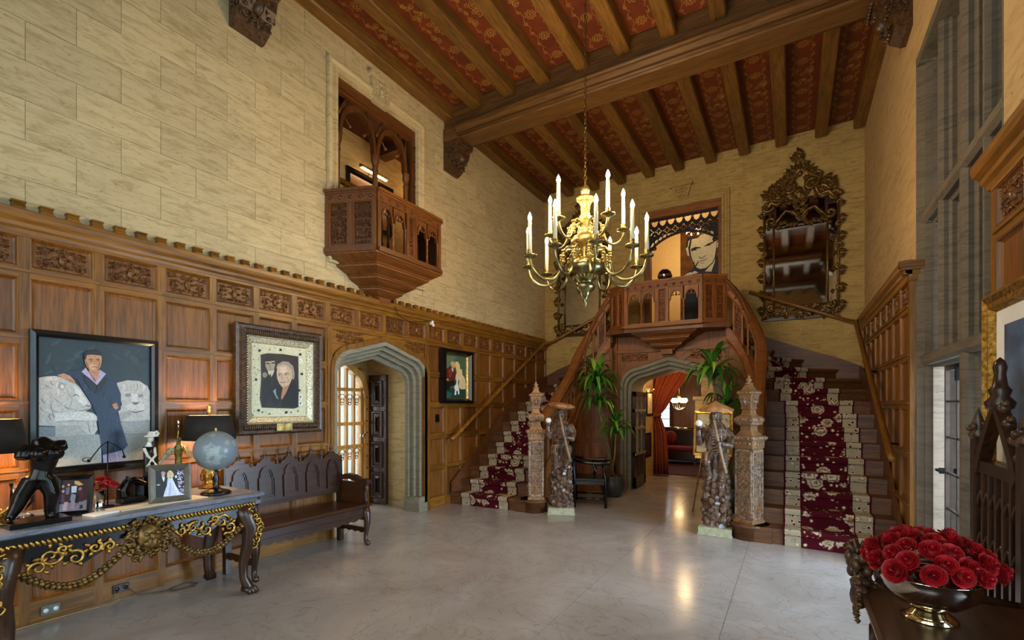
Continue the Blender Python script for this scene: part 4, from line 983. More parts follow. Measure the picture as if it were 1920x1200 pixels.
ART = {
'lion': '''22333a:0 999,999 999,999 0,0 0|2c4149:221 818,266 820,308 850,301 862,257 845,219 832|2f4444:849 879,884 861,922 876,919 890,888 889,855 893|1c2a30:492 882,507 845,537 836,548 851,535 868,507 892|2c4149:472 775,494 752,522 757,523 768,504 772,479 783|2f4444:45 715,92 704,140 725,136 739,91 733,46 729|1c2a30:857 905,886 863,929 854,939 870,912 892,872 917|2f4444:104 932,153 956,193 999,182 999,134 978,96 944|2f4444:791 893,821 849,863 832,873 844,844 870,804 903|1c2a30:840 813,866 752,907 718,922 728,896 770,856 821|1c2a30:294 824,320 805,349 818,347 832,325 833,300 837|2f4444:938 954,972 978,998 999,989 999,956 988,931 960|2f4444:748 891,782 905,801 947,784 956,753 926,737 905|33484f:62 792,89 823,105 876,93 880,66 834,51 798|2c4149:867 945,893 949,913 978,905 983,881 962,864 953|33484f:549 999,583 999,611 999,603 999,570 999,544 999|2f4444:56 716,109 729,158 768,151 777,100 748,53 726|2c4149:805 906,835 856,878 833,889 845,861 876,819 915|1c2a30:885 866,946 860,999 891,998 908,939 897,885 885|2f4444:398 914,437 916,466 951,454 964,419 947,394 931|33484f:284 874,310 855,340 866,339 878,316 879,290 885|2c4149:618 903,664 866,718 860,723 874,679 892,628 915|33484f:900 999,956 999,999 999,999 999,945 999,898 999|33484f:292 878,328 883,360 914,353 922,319 901,290 888|1c2a30:347 760,371 789,385 839,374 842,351 797,337 765|2f4444:209 741,238 745,258 777,247 786,221 767,204 753|1c2a30:95 799,111 750,138 722,148 729,132 762,105 804|7d838a:0 316,133 311,133 237,0 236|b3b1ac:133 319,382 342,473 239,133 232|a0a49f:0 236,519 240,526 5,175 0,0 2|9a9c9c:704 338,997 352,997 236,710 237|868b8b:710 237,997 236,999 2,724 3|c6c1ba:0 686,50 698,133 706,206 694,282 666,336 620,370 574,415 511,435 479,426 451,381 432,449 416,501 378,478 340,490 281,461 241,404 245,359 284,355 321,133 317,0 326|b3aea8:175 630,179 599,209 570,213 573,188 603,180 631|dedad3:161 669,137 644,140 617,147 617,150 640,166 665|dedad3:74 446,87 423,125 402,127 407,94 430,78 449|8f8a88:108 442,106 409,130 377,134 380,116 412,113 442|b3aea8:86 422,89 404,116 390,119 395,97 411,92 423|8f8a88:201 477,214 457,252 441,255 446,221 466,206 481|a29d98:181 440,158 401,162 360,169 360,171 398,187 437|b3aea8:16 428,3 389,16 349,21 351,14 389,21 427|a29d98:10 469,16 447,46 429,49 433,24 454,15 471|8f8a88:87 418,76 390,93 362,100 365,90 391,93 417|a29d98:113 451,121 433,153 419,156 423,128 441,117 454|dedad3:166 631,147 591,155 551,162 552,160 590,173 629|8f8a88:10 503,0 482,0 460,4 461,1 480,13 500|a29d98:127 531,137 511,172 497,175 503,146 521,133 535|a29d98:158 662,171 640,209 625,212 631,179 651,164 666|8f8a88:24 536,26 511,52 489,55 492,34 516,29 536|b3aea8:83 590,95 556,130 524,133 527,101 560,87 592|dedad3:116 479,114 457,136 438,138 440,120 460,120 479|a29d98:96 497,90 463,111 430,116 433,102 465,102 496|b3aea8:90 573,86 537,110 505,116 508,99 541,97 573|a29d98:88 668,92 645,121 627,125 632,102 653,94 670|8f8a88:51 636,62 619,96 605,98 609,67 625,55 639|b1aba5:225 595,265 524,244 460,313 429,316 434,255 465,277 526,231 598|e0dcd6:282 640,337 599,404 495,359 474,304 525|6e6866:266 549,303 560,326 545,329 549,304 570,265 553|57504f:381 474,416 464,431 483,427 486,414 473,382 478|837d7b:326 429,382 438,427 449,426 453,381 446,325 434|d9d5cf:133 416,337 431,472 399,495 367,427 352,250 359,123 350|918c8a:133 348,271 353,415 345,416 348,271 360,133 351|8f8a88:402 336,412 282,425 250,429 251,419 284,406 336|8f8a88:448 341,457 282,461 282,451 341|a9a4a0:211 627,205 608,192 595,175 595,161 606,156 625,161 645,175 657,192 658,205 646|d8d4ce:202 625,199 613,192 606,183 606,175 613,173 624,175 635,183 643,192 643,199 636|c1bcb4:666 668,764 693,890 690,962 649,995 604,997 346,698 341,679 426,715 487,697 531,666 575|b0aba5:693 645,699 631,689 598,695 596,713 630,699 648|dcd8d1:725 652,731 632,720 599,727 597,745 631,731 654|b0aba5:757 659,764 633,752 600,759 598,777 632,764 661|b0aba5:789 665,796 633,785 600,791 598,810 633,796 667|b0aba5:822 672,829 634,817 601,824 599,843 634,829 674|98938d:855 668,862 635,850 602,857 600,876 635,862 669|b0aba5:888 663,895 636,884 603,890 601,909 636,895 665|dcd8d1:922 658,929 637,917 603,924 601,943 637,929 661|b0aba5:956 653,963 638,951 604,958 602,977 637,962 656|8d8782:740 576,796 583,802 555,752 549|8d8782:872 573,923 577,926 551,878 545|d6d1ca:808 577,861 578,879 488,809 488|6f6965:806 505,891 506,859 483,834 482|d0cbc4:853 460,844 440,818 428,787 428,762 440,753 460,762 479,787 492,818 492,843 480|d0cbc4:945 464,936 444,913 431,884 431,861 444,852 463,861 483,883 496,912 496,936 484|665f5b:764 429,847 409,931 429,930 435,847 421,766 435|b9b3ac:809 404,918 409,905 375,828 370|a8a29c:685 404,796 443,809 398,704 343|1b2e49:55 711,122 734,228 746,347 773,426 755,558 751,636 716,703 575,703 443,667 421,770 136,736 104,638 80,537 72,507 238,481 399,415 527,359 600,314 682,271 701,154 709|36567a:630 285,617 263,641 238,644 239,623 264,633 284|36567a:386 650,373 629,368 604,374 603,384 625,391 647|13223a:583 214,584 192,594 167,597 168,590 193,586 214|24405d:613 410,596 386,623 361,628 365,610 388,619 407|24405d:434 603,430 581,442 557,448 560,443 583,441 603|2b4564:672 381,665 360,662 336,669 334,679 358,679 380|36567a:641 133,644 110,651 86,657 87,656 112,646 134|36567a:529 424,540 404,516 381,518 379,546 403,532 426|1f3f52:607 163,619 142,611 120,617 117,632 143,613 166|1f3f52:673 201,685 181,665 158,670 154,697 178,678 204|24405d:550 555,540 533,541 509,547 508,552 531,556 553|36567a:647 464,651 444,636 420,640 417,661 441,652 465|2b4564:660 323,656 300,669 276,675 278,669 302,666 323|2b4564:432 570,445 549,445 526,449 526,452 551,435 572|13223a:647 174,634 153,629 129,633 128,641 151,650 173|13223a:467 692,463 671,466 647,470 647,470 671,470 692|1f3f52:577 645,587 627,562 603,567 598,600 624,583 648|13223a:610 539,595 515,628 491,631 494,603 517,614 537|36567a:545 400,543 380,529 356,532 354,551 377,549 400|24405d:600 271,587 247,616 222,620 225,598 250,605 269|1f3f52:597 358,588 336,586 312,591 311,598 334,602 356|2b4564:619 291,624 269,629 245,634 246,634 270,624 292|13223a:604 500,595 479,587 454,591 453,602 477,608 499|1f3f52:514 551,507 530,508 506,513 506,516 529,519 550|2b4564:389 642,377 620,378 596,382 596,385 619,393 640|24405d:606 225,607 205,593 181,597 179,616 202,611 226|13223a:544 593,536 572,536 547,542 547,549 570,550 592|36567a:504 471,496 448,519 424,522 426,504 450,508 470|13223a:522 398,534 376,529 353,532 352,540 377,525 399|36567a:433 607,422 585,444 561,447 564,429 586,437 606|0f1820:358 721,403 707,477 646,466 570,426 602,370 674|0f1820:541 712,582 703,495 571,469 576,483 646|b6a6c6:345 746,381 782,466 667,500 773,562 740,481 644,414 697|c58a66:403 757,506 764,474 669|bb8158:409 781,494 791,488 747,454 730,414 749|c48d63:371 876,376 821,389 788,414 762,451 749,485 761,513 797,524 851,519 896,448 912|dba67c:414 813,460 826,477 806,465 771,431 769,412 790|9c6746:375 842,389 790,414 760,398 823|9c6746:511 850,506 796,485 763,496 828|171312:367 858,371 900,414 927,476 936,517 917,526 870,515 889,482 889,425 890,391 883,380 843|3a2418:406 844,428 850,447 847,449 851,428 858,404 848|3a2418:469 848,489 853,507 848,509 852,489 862,468 852|2a1a12:437 840,435 837,431 835,426 835,422 836,421 839,422 841,426 843,431 843,435 842|2a1a12:496 843,495 840,491 839,486 838,482 840,480 842,482 845,486 846,491 847,495 845|8f5a3c:455 842,449 814,463 808,465 811,456 816,459 842|8a4a3c:433 787,459 790,484 787,485 791,460 798,432 790|c08a66:143 712,196 729,249 711,287 673,290 652,255 661,206 689|8a5b40:206 703,253 673,275 659,277 661,256 677,207 705|bb8460:615 486,658 500,680 459,661 443,634 451|9794ba:531 68,717 97,721 3,537 3|7673a0:586 71,598 5,607 6,594 72|b3b0d0:658 85,664 7,674 7,667 85''',
'pair': '''d5ceab:0 999,999 999,999 0,0 0|c8c0a0:785 942,780 933,768 932,763 940,768 949,780 950|b5ad8a:43 526,35 522,20 521,12 525,20 529,35 529|b5ad8a:66 752,60 748,46 748,40 751,46 755,60 756|b5ad8a:335 959,325 950,305 948,295 955,305 964,325 966|e6e2cc:145 287,134 282,113 282,102 287,113 292,134 292|8b8468:29 782,23 778,10 777,4 781,10 785,23 786|55503f:59 958,53 949,40 948,33 955,40 964,53 965|55503f:85 571,80 564,70 564,65 570,70 577,80 577|8b8468:115 592,109 588,96 588,90 591,96 595,109 596|c8c0a0:250 61,244 50,232 50,226 61,232 71,244 71|e6e2cc:116 731,112 724,104 723,100 730,104 737,112 737|8b8468:47 775,40 767,25 766,18 773,25 780,40 781|55503f:607 45,603 35,594 36,589 45,594 55,603 55|b5ad8a:75 671,67 667,50 666,42 670,50 674,67 675|b5ad8a:78 595,68 585,48 584,39 594,48 604,68 605|c8c0a0:232 78,228 68,221 68,217 78,221 88,228 88|e6e2cc:92 198,87 189,77 189,72 198,77 207,87 207|e6e2cc:79 77,73 70,59 70,53 77,59 84,73 84|b5ad8a:41 27,38 20,32 20,29 27,32 33,38 33|b5ad8a:25 381,23 376,17 376,14 380,17 384,23 385|b5ad8a:38 940,34 933,25 932,21 939,25 946,34 947|55503f:328 38,317 28,296 29,286 39,296 49,317 49|c8c0a0:28 682,21 675,5 674,0 680,5 687,21 687|55503f:133 804,130 798,122 797,119 803,122 810,130 810|55503f:329 929,319 921,300 919,290 926,300 934,319 936|55503f:135 631,129 624,117 623,111 629,117 636,129 637|8b8468:109 646,102 637,89 637,82 645,89 654,102 655|8b8468:888 969,883 959,874 959,869 968,874 977,883 978|b5ad8a:121 893,116 885,105 884,100 891,105 899,116 900|c8c0a0:127 928,117 920,98 919,88 925,98 932,117 934|b5ad8a:868 62,864 55,856 55,852 62,856 69,864 69|c8c0a0:137 881,132 874,122 874,117 880,122 887,132 888|b5ad8a:131 779,121 768,100 767,89 776,100 787,121 788|8b8468:144 84,140 77,131 77,126 85,131 92,140 92|c8c0a0:71 224,66 214,55 214,50 223,55 233,66 233|c8c0a0:112 528,109 519,102 518,99 528,102 537,109 537|e6e2cc:115 966,111 959,105 959,101 965,105 972,111 973|c8c0a0:43 177,40 170,33 170,29 177,33 184,40 184|55503f:106 303,99 296,84 296,76 303,84 309,99 309|8b8468:114 52,110 49,103 49,99 52,103 56,110 56|e6e2cc:56 357,51 350,40 350,35 357,40 364,51 364|e6e2cc:29 443,23 435,12 435,6 442,12 451,23 451|e6e2cc:578 987,573 980,563 979,558 985,563 993,573 993|8b8468:56 665,48 655,31 654,23 663,31 673,48 674|c8c0a0:150 389,140 382,121 382,112 388,121 394,140 394|55503f:200 64,189 54,168 54,157 64,168 74,189 74|8b8468:64 76,54 72,35 72,25 76,35 80,54 80|b5ad8a:43 491,35 487,20 486,12 490,20 494,35 494|55503f:725 56,716 47,696 47,686 57,696 66,716 66|e6e2cc:64 878,54 870,34 869,24 875,34 882,54 884|e6e2cc:55 507,44 496,24 496,13 505,24 516,44 517|55503f:854 75,846 63,831 64,824 75,831 86,846 86|e6e2cc:46 54,41 48,31 48,26 55,31 61,41 61|e6e2cc:136 199,127 189,110 189,101 199,110 209,127 209|c8c0a0:491 997,488 986,482 986,478 996,482 999,488 999|55503f:20 29,14 19,4 19,0 29,4 39,14 39|55503f:62 444,57 440,49 440,45 444,49 447,57 447|55503f:413 964,407 958,396 957,391 962,396 968,407 969|e6e2cc:119 576,113 572,102 572,97 575,102 579,113 580|8b8468:33 17,23 8,3 8,0 17,3 26,23 26|271c18:151 849,260 877,562 888,843 874,853 405,843 130,761 109,169 126,136 254,160 525|1a1513:205 799,250 840,352 852,405 818,399 783,241 760|a4957f:227 759,394 783,401 714,375 643,324 613,269 632,232 691|2a2019:241 744,306 743,306 728,245 726|2a2019:334 752,394 763,394 744,337 735|5b4c3f:313 737,303 687,325 681,327 684,312 689,317 737|4a3a30:288 654,349 662,348 666,287 658|c9bda2:269 625,390 651,362 587,324 545,287 584|171210:300 585,326 593,334 504,315 476|12100f:187 472,278 584,319 476,334 311,241 146,169 146|8f8068:260 576,251 554,229 539,202 538,180 551,172 573,180 596,202 610,229 612,251 599|19130f:371 588,428 534,504 257,447 215,371 311|9d8f7f:418 673,447 737,543 784,651 784,741 724,771 618,757 532,711 544,681 686|c7a88c:428 618,447 702,543 742,641 726,711 659,721 545,671 458,602 413,543 409,475 466,437 535|dcc0a2:485 690,602 710,641 641,562 617,495 621|6a4c3a:448 595,494 604,522 597,525 602,495 615,446 600|6a4c3a:579 605,630 612,669 603,672 608,632 624,577 610|3b2a22:497 584,494 580,486 577,476 577,469 579,466 583,469 587,476 590,486 591,494 588|3b2a22:617 593,614 589,606 586,597 586,589 588,586 592,589 597,597 599,606 600,614 598|a07a60:529 595,508 536,549 525,552 530,523 539,537 594|7c4f42:484 486,543 474,612 493,610 498,543 485,486 492|a98468:618 569,644 514,618 471,624 469,658 514,624 571|b07c60:543 412,671 458,611 343,524 236,504 271|0f0d0e:681 458,761 517,843 404,843 130,524 145,543 243,621 343|0f0d0e:334 407,485 453,524 370,504 229,409 145,334 214|7f9a90:362 353,409 395,418 312,466 243,428 257|0a0a0a:151 906,146 895,136 888,122 887,112 893,108 903,112 914,122 921,136 922,146 916|0a0a0a:527 945,523 934,511 926,497 925,486 931,481 941,486 952,497 960,511 961,523 955|0a0a0a:909 908,904 896,892 889,876 888,864 894,859 904,864 916,876 923,892 925,904 919|0a0a0a:940 621,935 610,923 602,907 602,895 608,890 619,895 630,907 638,923 638,935 632|0a0a0a:888 376,883 365,871 358,856 358,843 364,838 375,843 387,856 394,871 394,883 387|0a0a0a:635 57,630 46,619 40,604 40,592 47,588 57,592 68,604 75,619 75,630 68|0a0a0a:133 89,128 79,118 73,105 73,94 80,90 90,94 100,105 106,118 106,128 100|0a0a0a:86 506,82 496,72 489,58 489,48 495,44 505,48 515,58 522,72 522,82 517|f2efe6:925 814,917 791,897 777,871 775,850 788,843 809,850 832,871 847,897 848,917 836|d5ceab:905 813,901 800,890 791,877 791,867 798,863 810,867 824,877 832,890 833,901 826|f2efe6:925 282,917 260,897 246,871 246,850 260,843 282,850 304,871 318,897 318,917 305|8d8672:905 282,901 269,890 261,877 261,867 269,863 282,867 295,877 303,890 303,901 295|f2efe6:925 188,917 165,897 152,871 152,850 165,843 188,850 210,871 223,897 224,917 210|8d8672:905 188,901 175,890 167,877 167,867 175,863 188,867 200,877 208,890 208,901 200|f2efe6:850 534,884 487,924 539,918 541,883 497,856 536|f2efe6:880 492,876 449,883 449,887 492|f2efe6:849 94,849 28,857 28,857 93|f2efe6:851 84,902 68,900 28,909 27,916 74,854 89|f2efe6:855 723,856 655,916 662,915 668,870 662,863 724''',
'family': '''46604a:0 999,999 999,999 0,0 0|5f7455:12 986,588 989,343 843,35 568|1c4038:0 259,999 203,999 0,0 0|2b5a4a:12 179,346 108,298 8,12 6|5a2219:35 568,105 673,271 736,417 718,516 628,505 439,321 343,105 386,12 431|7e3526:200 665,320 680,345 506,224 469|d8c3a4:319 715,417 707,405 613,356 635|141414:23 385,248 388,455 427,469 309,273 260,189 155,58 259|c89c72:295 841,367 873,465 860,503 792,466 720,368 717,307 772|8a7455:290 823,343 880,453 883,485 849,367 858|e2c17e:502 862,614 873,691 811,717 694,667 585,566 570,528 711|d9a878:453 813,520 839,540 746,491 721|e3c59a:691 705,794 696,821 565,926 495,976 350,969 227,773 215,670 251,656 442,492 463,541 582,667 585|c69d6e:816 445,798 324,792 227,805 227,824 324,829 445|c08f66:58 409,176 457,224 400|eae6dc:517 439,605 459,643 394,619 334,658 238,684 94,621 89,595 178,532 167,540 77,458 72,482 202,444 238,506 345|241a16:505 427,468 344,513 297,555 416|241a16:630 453,682 394,657 346,618 394|1a1412:621 346,617 341,607 338,595 338,585 341,581 345,585 350,595 353,607 354,617 351''',
'wedding': '''120c10:0 999,999 999,999 0,0 0|e3dced:999 306,996 282,965 285,950 312,966 336,997 333|3d2a4a:900 238,887 218,861 220,849 242,862 262,888 260|7a4f9a:795 951,782 932,757 933,745 955,758 974,783 973|b59ac8:989 164,977 145,952 147,941 168,953 187,977 185|d9a6c8:966 206,948 181,915 183,898 212,916 238,949 235|cfc4e2:876 519,866 504,848 505,838 521,848 536,867 535|e3dced:813 865,797 840,766 842,751 869,767 893,798 891|b59ac8:882 668,870 649,846 651,834 671,847 690,871 689|7a4f9a:878 126,868 112,850 114,841 129,851 144,869 142|7a4f9a:824 956,811 937,787 938,775 960,787 979,812 978|e3dced:975 143,961 122,934 124,921 147,935 168,962 166|b59ac8:851 450,842 436,824 437,815 452,824 466,842 465|e3dced:855 350,838 324,806 327,790 355,807 380,839 377|b59ac8:885 918,877 905,861 906,853 920,861 933,877 932|3d2a4a:991 116,977 94,949 97,936 120,950 141,978 139|e3dced:863 675,849 653,821 655,808 679,822 701,850 699|3d2a4a:871 742,854 716,821 718,805 746,822 773,855 770|7a4f9a:857 633,846 617,825 618,815 636,826 653,847 651|e3dced:892 612,875 586,843 589,827 617,844 642,876 640|3d2a4a:836 808,827 795,810 796,801 811,810 824,827 823|cfc4e2:803 422,794 408,776 410,767 425,776 439,794 438|b59ac8:999 102,988 80,960 83,946 107,961 129,989 126|3d2a4a:844 553,833 537,813 538,803 556,813 572,834 571|cfc4e2:922 826,909 806,884 808,872 829,885 849,910 847|e3dced:807 180,797 165,779 167,769 183,779 198,798 196|3d2a4a:935 399,926 385,907 386,898 402,908 416,926 415|b59ac8:822 426,811 409,790 411,779 429,790 446,811 444|d9a6c8:964 194,956 181,939 182,931 196,940 209,956 208|e3dced:906 639,896 625,879 626,870 641,879 655,897 654|3d2a4a:827 967,818 953,800 954,792 969,801 983,819 982|b59ac8:822 876,810 858,788 859,777 878,789 896,811 895|cfc4e2:815 817,798 791,765 793,749 821,766 848,799 845|e3dced:999 754,999 737,984 738,974 757,985 775,999 774|3d2a4a:804 232,791 213,767 215,755 236,768 255,792 253|d9a6c8:868 314,852 291,822 293,808 319,823 342,853 340|cfc4e2:877 501,866 484,844 486,834 504,845 521,866 519|e3dced:900 236,890 221,871 223,861 239,871 254,891 253|cfc4e2:855 314,840 291,811 293,797 319,812 341,841 339|7a4f9a:999 222,991 207,972 209,963 225,973 239,991 238|7a4f9a:992 861,978 840,951 842,938 865,951 886,979 885|b59ac8:868 204,859 190,842 191,833 207,842 220,860 219|b59ac8:826 879,814 861,791 862,779 882,791 901,814 899|cfc4e2:951 507,936 483,906 486,891 511,907 535,937 532|b59ac8:890 462,878 445,857 446,846 465,857 482,879 480|cfc4e2:930 690,917 671,891 672,879 694,892 714,917 712|7a4f9a:937 449,923 426,894 429,880 453,895 476,923 473|d9a6c8:999 201,990 177,959 180,944 207,960 231,991 228|7a4f9a:999 708,999 693,984 694,975 710,985 726,999 724|cfc4e2:896 326,885 309,863 311,852 330,864 347,886 345|d9a6c8:840 596,829 580,809 582,799 599,809 616,830 614|e3dced:904 505,887 480,856 482,840 510,857 535,888 532|cfc4e2:913 585,899 564,871 566,858 589,872 610,899 608|b59ac8:884 490,871 469,844 471,831 494,844 515,871 513|7a4f9a:792 226,780 209,758 211,747 230,758 247,781 246|b59ac8:877 792,863 772,837 774,825 796,838 816,864 815|b59ac8:885 207,870 185,841 187,827 212,842 234,871 231|7a4f9a:787 657,775 639,753 640,742 660,754 678,776 676|3d2a4a:877 399,861 375,829 377,814 404,830 429,862 427|cfc4e2:895 693,887 680,871 681,864 695,872 707,887 706|b59ac8:928 857,919 843,902 844,893 859,902 873,920 872|7a4f9a:883 808,875 795,859 796,851 810,859 823,876 822|d9a6c8:999 494,991 471,962 474,948 499,963 522,992 520|d9a6c8:975 159,962 141,938 143,927 163,939 181,963 179|d9a6c8:930 523,913 497,881 499,865 527,882 553,914 551|e3dced:887 186,876 170,855 172,845 190,856 206,877 204|e3dced:824 833,808 808,776 810,760 837,777 863,809 861|3d2a4a:784 675,776 663,760 664,753 678,761 690,777 689|e3dced:897 859,886 843,867 845,857 861,867 877,887 876|d9a6c8:888 419,873 397,846 400,832 423,846 445,874 443|3d2a4a:855 411,840 388,810 391,796 416,811 439,840 436|b59ac8:799 205,784 183,755 185,741 210,756 233,785 231|7a4f9a:807 983,794 964,770 965,758 986,770 999,795 999|3d2a4a:944 897,929 875,901 877,887 901,902 923,930 922|d9a6c8:889 460,873 435,841 437,825 465,842 490,874 487|e3dced:922 124,914 111,897 112,889 126,897 139,914 138|cfc4e2:785 156,773 136,748 138,735 160,748 179,773 177|cfc4e2:992 816,976 791,945 794,930 820,946 845,977 843|cfc4e2:880 675,867 656,843 658,831 679,844 698,868 696|cfc4e2:834 473,823 456,801 457,790 476,802 493,823 492|cfc4e2:818 511,804 490,777 492,764 515,778 536,805 534|7a4f9a:855 216,842 196,815 198,802 220,816 241,842 238|d9a6c8:956 797,947 784,930 785,922 799,931 813,948 812|3d2a4a:985 411,972 391,947 393,935 414,948 434,973 432|e3dced:833 896,821 877,796 878,785 899,797 918,821 917|cfc4e2:877 795,867 780,848 781,839 797,848 813,868 811|b59ac8:873 763,856 738,824 740,809 768,825 793,857 791|d9a6c8:988 928,976 910,952 911,941 931,953 950,976 949|3d2a4a:838 731,826 714,804 715,794 734,805 752,827 750|b59ac8:944 674,935 660,917 661,908 677,918 691,936 689|e3dced:855 832,845 817,827 818,817 834,827 849,846 848|3d2a4a:958 786,943 764,915 766,901 790,916 812,944 810|cfc4e2:837 374,824 354,799 356,787 378,800 397,825 395|cfc4e2:913 445,899 423,872 426,858 449,872 470,900 468|3d2a4a:880 916,867 895,841 897,829 919,842 939,868 938|3d2a4a:895 463,884 447,864 448,854 466,864 482,885 481|3d2a4a:957 780,941 756,910 758,895 785,911 809,942 807|3d2a4a:858 96,846 77,822 79,810 100,822 119,847 117|e3dced:820 612,803 587,772 589,757 616,773 641,804 639|e3dced:929 886,916 866,891 867,878 889,891 910,917 908|7a4f9a:904 498,887 473,856 475,840 503,857 527,888 525|3d2a4a:877 949,866 932,844 933,833 952,844 970,867 968|d9a6c8:843 904,828 881,798 883,784 908,799 932,829 930|cfc4e2:927 456,912 434,884 436,870 460,885 482,913 480|7a4f9a:911 98,895 74,864 77,849 103,865 127,896 124|d9a6c8:930 153,918 135,895 137,883 157,895 175,919 173|cfc4e2:961 663,948 644,923 646,911 667,924 686,949 685|cfc4e2:825 723,815 708,796 709,786 726,796 741,815 739|3d2a4a:950 688,940 673,921 675,912 691,922 706,941 704|d9a6c8:898 497,886 478,861 479,850 500,862 519,886 517|3d2a4a:922 653,907 630,877 632,863 657,878 680,907 678|0b0a10:19 405,170 784,323 786,398 497,369 2,19 10|efedf2:208 819,310 762,316 663,271 562,233 694|0b0a10:240 773,285 758,278 734,246 742|b98a86:190 931,247 971,324 941,343 871,304 787,234 804,196 856|d3a79a:308 837,301 819,283 809,261 810,243 823,237 841,243 859,261 869,284 868,301 855|cfcad8:25 465,69 492,169 472,94 436|e3c388:401 892,479 981,557 957,621 865,639 764,580 681,502 712,425 655,393 744|d6a08e:440 915,505 929,536 846,503 761,452 802|dfe0f2:412 668,580 694,617 579,705 350,831 119,993 19,992 0,255 0,294 165,384 400,398 546|b9bbdb:501 588,550 363,496 27,419 22|f1f1fb:617 530,730 299,830 46,701 33|e6e4ee:752 719,744 686,722 667,697 669,676 691,669 725,677 757,698 776,724 774,745 752''',
'group': '''3a1a16:0 999,999 999,999 0,0 0|8d7f8a:0 243,981 319,992 1,1 3|7c6f8a:178 757,311 765,304 546,195 537|d8dbe6:373 785,568 799,568 585,387 586|e8b060:463 956,618 946,807 821,645 801,473 859|8d95a0:396 558,574 505,542 325,361 340|5d3a52:0 568,144 545,165 300,0 302|c79a94:143 637,126 611,94 599,60 604,36 625,31 655,48 681,80 694,115 689,139 667|e0b090:309 832,295 812,269 802,242 806,224 823,221 847,235 867,261 878,288 873,307 856|c79a94:116 789,100 763,71 749,40 754,18 775,14 805,30 832,59 846,91 841,113 819|5a1a2a:651 712,803 717,864 361,687 269,580 428|12100f:568 585,698 460,669 227,552 266|b0808a:758 680,735 654,699 641,663 647,639 669,638 699,661 726,698 739,735 734,758 711|b48a94:409 333,542 325,540 35,437 50|c8a4a4:165 300,299 303,276 33,126 44|151313:743 172,844 179,856 71,733 48|4a1626:669 390,853 412,864 289,687 269''',
'cutout': '''0c0a08:86 500,114 695,186 803,314 901,571 979,799 970,913 891,959 715,942 519,899 343,985 245,985 5,0 5,171 88,328 147,214 362,136 402|9c7a50:257 725,357 940,599 979,771 950,685 832,542 764,428 735,385 705|efe0b4:235 695,414 703,471 744,656 784,799 832,856 774,878 656,913 578,892 441,856 284,799 196,628 113,471 108,371 147,285 264,228 382,200 539|f0dfb8:86 539,143 568,171 451,186 372,128 402|f0dfb8:913 539,953 578,945 480,913 451|f0dfb8:599 49,799 186,873 264,856 186,771 31|efe3c6:29 20,157 64,343 83,428 39,214 20|120d0a:228 514,343 539,492 519,485 503,371 500,243 460|120d0a:568 521,671 563,842 593,856 573,742 548,614 517|120d0a:370 495,363 487,346 482,325 482,308 487,301 495,308 503,325 508,346 508,363 503|120d0a:741 539,734 531,717 526,696 526,679 531,672 539,679 547,696 552,717 552,734 547|120d0a:243 490,414 485,343 470|120d0a:628 531,799 548,714 521|120d0a:432 346,473 308,537 295,584 323,628 355,622 360,572 333,533 308,483 319,439 350|120d0a:407 247,500 254,601 259,673 286,669 292,597 270,499 265,406 253|120d0a:470 218,528 206,572 221,570 225,528 215,472 223|120d0a:418 250,308 156,246 58,268 50,349 138,438 240|120d0a:300 274,308 206,293 148,306 146,334 205,313 275|120d0a:368 133,497 79,648 94,810 179,877 272,864 277,789 193,636 112,502 98,375 141|120d0a:238 696,204 579,181 500,190 499,224 577,248 695|120d0a:775 342,785 303,790 304,780 343|120d0a:257 385,293 390,292 393,256 389|efe0b4:157 666,200 695,171 578,136 539|efe0b4:913 695,942 656,935 578,913 597''',
}
# ------------------------------------------------------------ pictures
def art(key, F, dz=.0004):
    m = MB(); 
    for i, row in enumerate(ART[key].split('|')):
        c, pts = row.split(':'); P = [tuple(int(q)/999 for q in p.split()) for p in pts.split(',')]
        m.add([F(u, v, dz*i) for u, v in P], [tuple(range(len(P)))], False, hx(c))
    return m
def remesh(o, vs=.01, sm=True):
    r = o.modifiers.new('remesh', 'REMESH'); r.mode = 'VOXEL'; r.voxel_size = vs; r.use_smooth_shade = sm
    s = o.modifiers.new('smooth', 'SMOOTH'); s.iterations = 3; s.factor = .5
    return o
def picture(name, label, y0, y1, z0, z1, X, prof, fm, key, inset, liner=None, lm=None):
    t = thing(name, label, 'painting', (X, (y0+y1)/2, z0)); G = lambda u, v, h: (X+h, u, v)
    MB().frame(prof, y0, y1, z0, z1, G).build('frame', fm, t)
    if liner: MB().frame(liner, y0+prof[-1][0], y1-prof[-1][0], z0+prof[-1][0], z1-prof[-1][0], G).build('liner', lm, t)
    d = inset; art(key, lambda u, v, h: (X+.012+h*.25, y0+d+(y1-y0-2*d)*u, z0+d+(z1-z0-2*d)*v)).build('canvas', PAINT, t)
    MB().box(X, X+.011, y0+.01, y1-.01, z0+.01, z1-.01).build('backing_board', BLACK, t)
    return t
picture('framed_painting', 'black framed portrait of a standing figure in a blue robe between white stone lions', 1.244, 2.054, 1.083, 2.15, -4.785, [(0, 0), (0, .045), (.03, .05), (.048, .035), (.048, .01)], BLACK, 'lion', .05)
p2 = picture('framed_painting', 'portrait of two figures in wide black carved frame with silvered liner', 2.72, 3.72, 1.29, 2.42, -4.785, [(0, 0), (0, .05), (.02, .075), (.05, .07), (.09, .085), (.10, .06), (.11, .05)], CARVED, 'pair', .185, [(0, .05), (.01, .055), (.02, .045), (.065, .03), (.075, .012)], carved('silver_gilt', '8c7c58', 'ddd2b4', .4, .4, 60))
m = MB()
for i in range(40):
    for z in (1.365, 2.345): m.ell((-4.705, 2.8+i*.0215, z), (.012, .011, .03), 5, 4)
    for y in (2.795, 3.645): m.ell((-4.705, y, 1.36+i*.0255), (.012, .03, .012), 5, 4)
m.build('frame_carving', CARVED, p2)
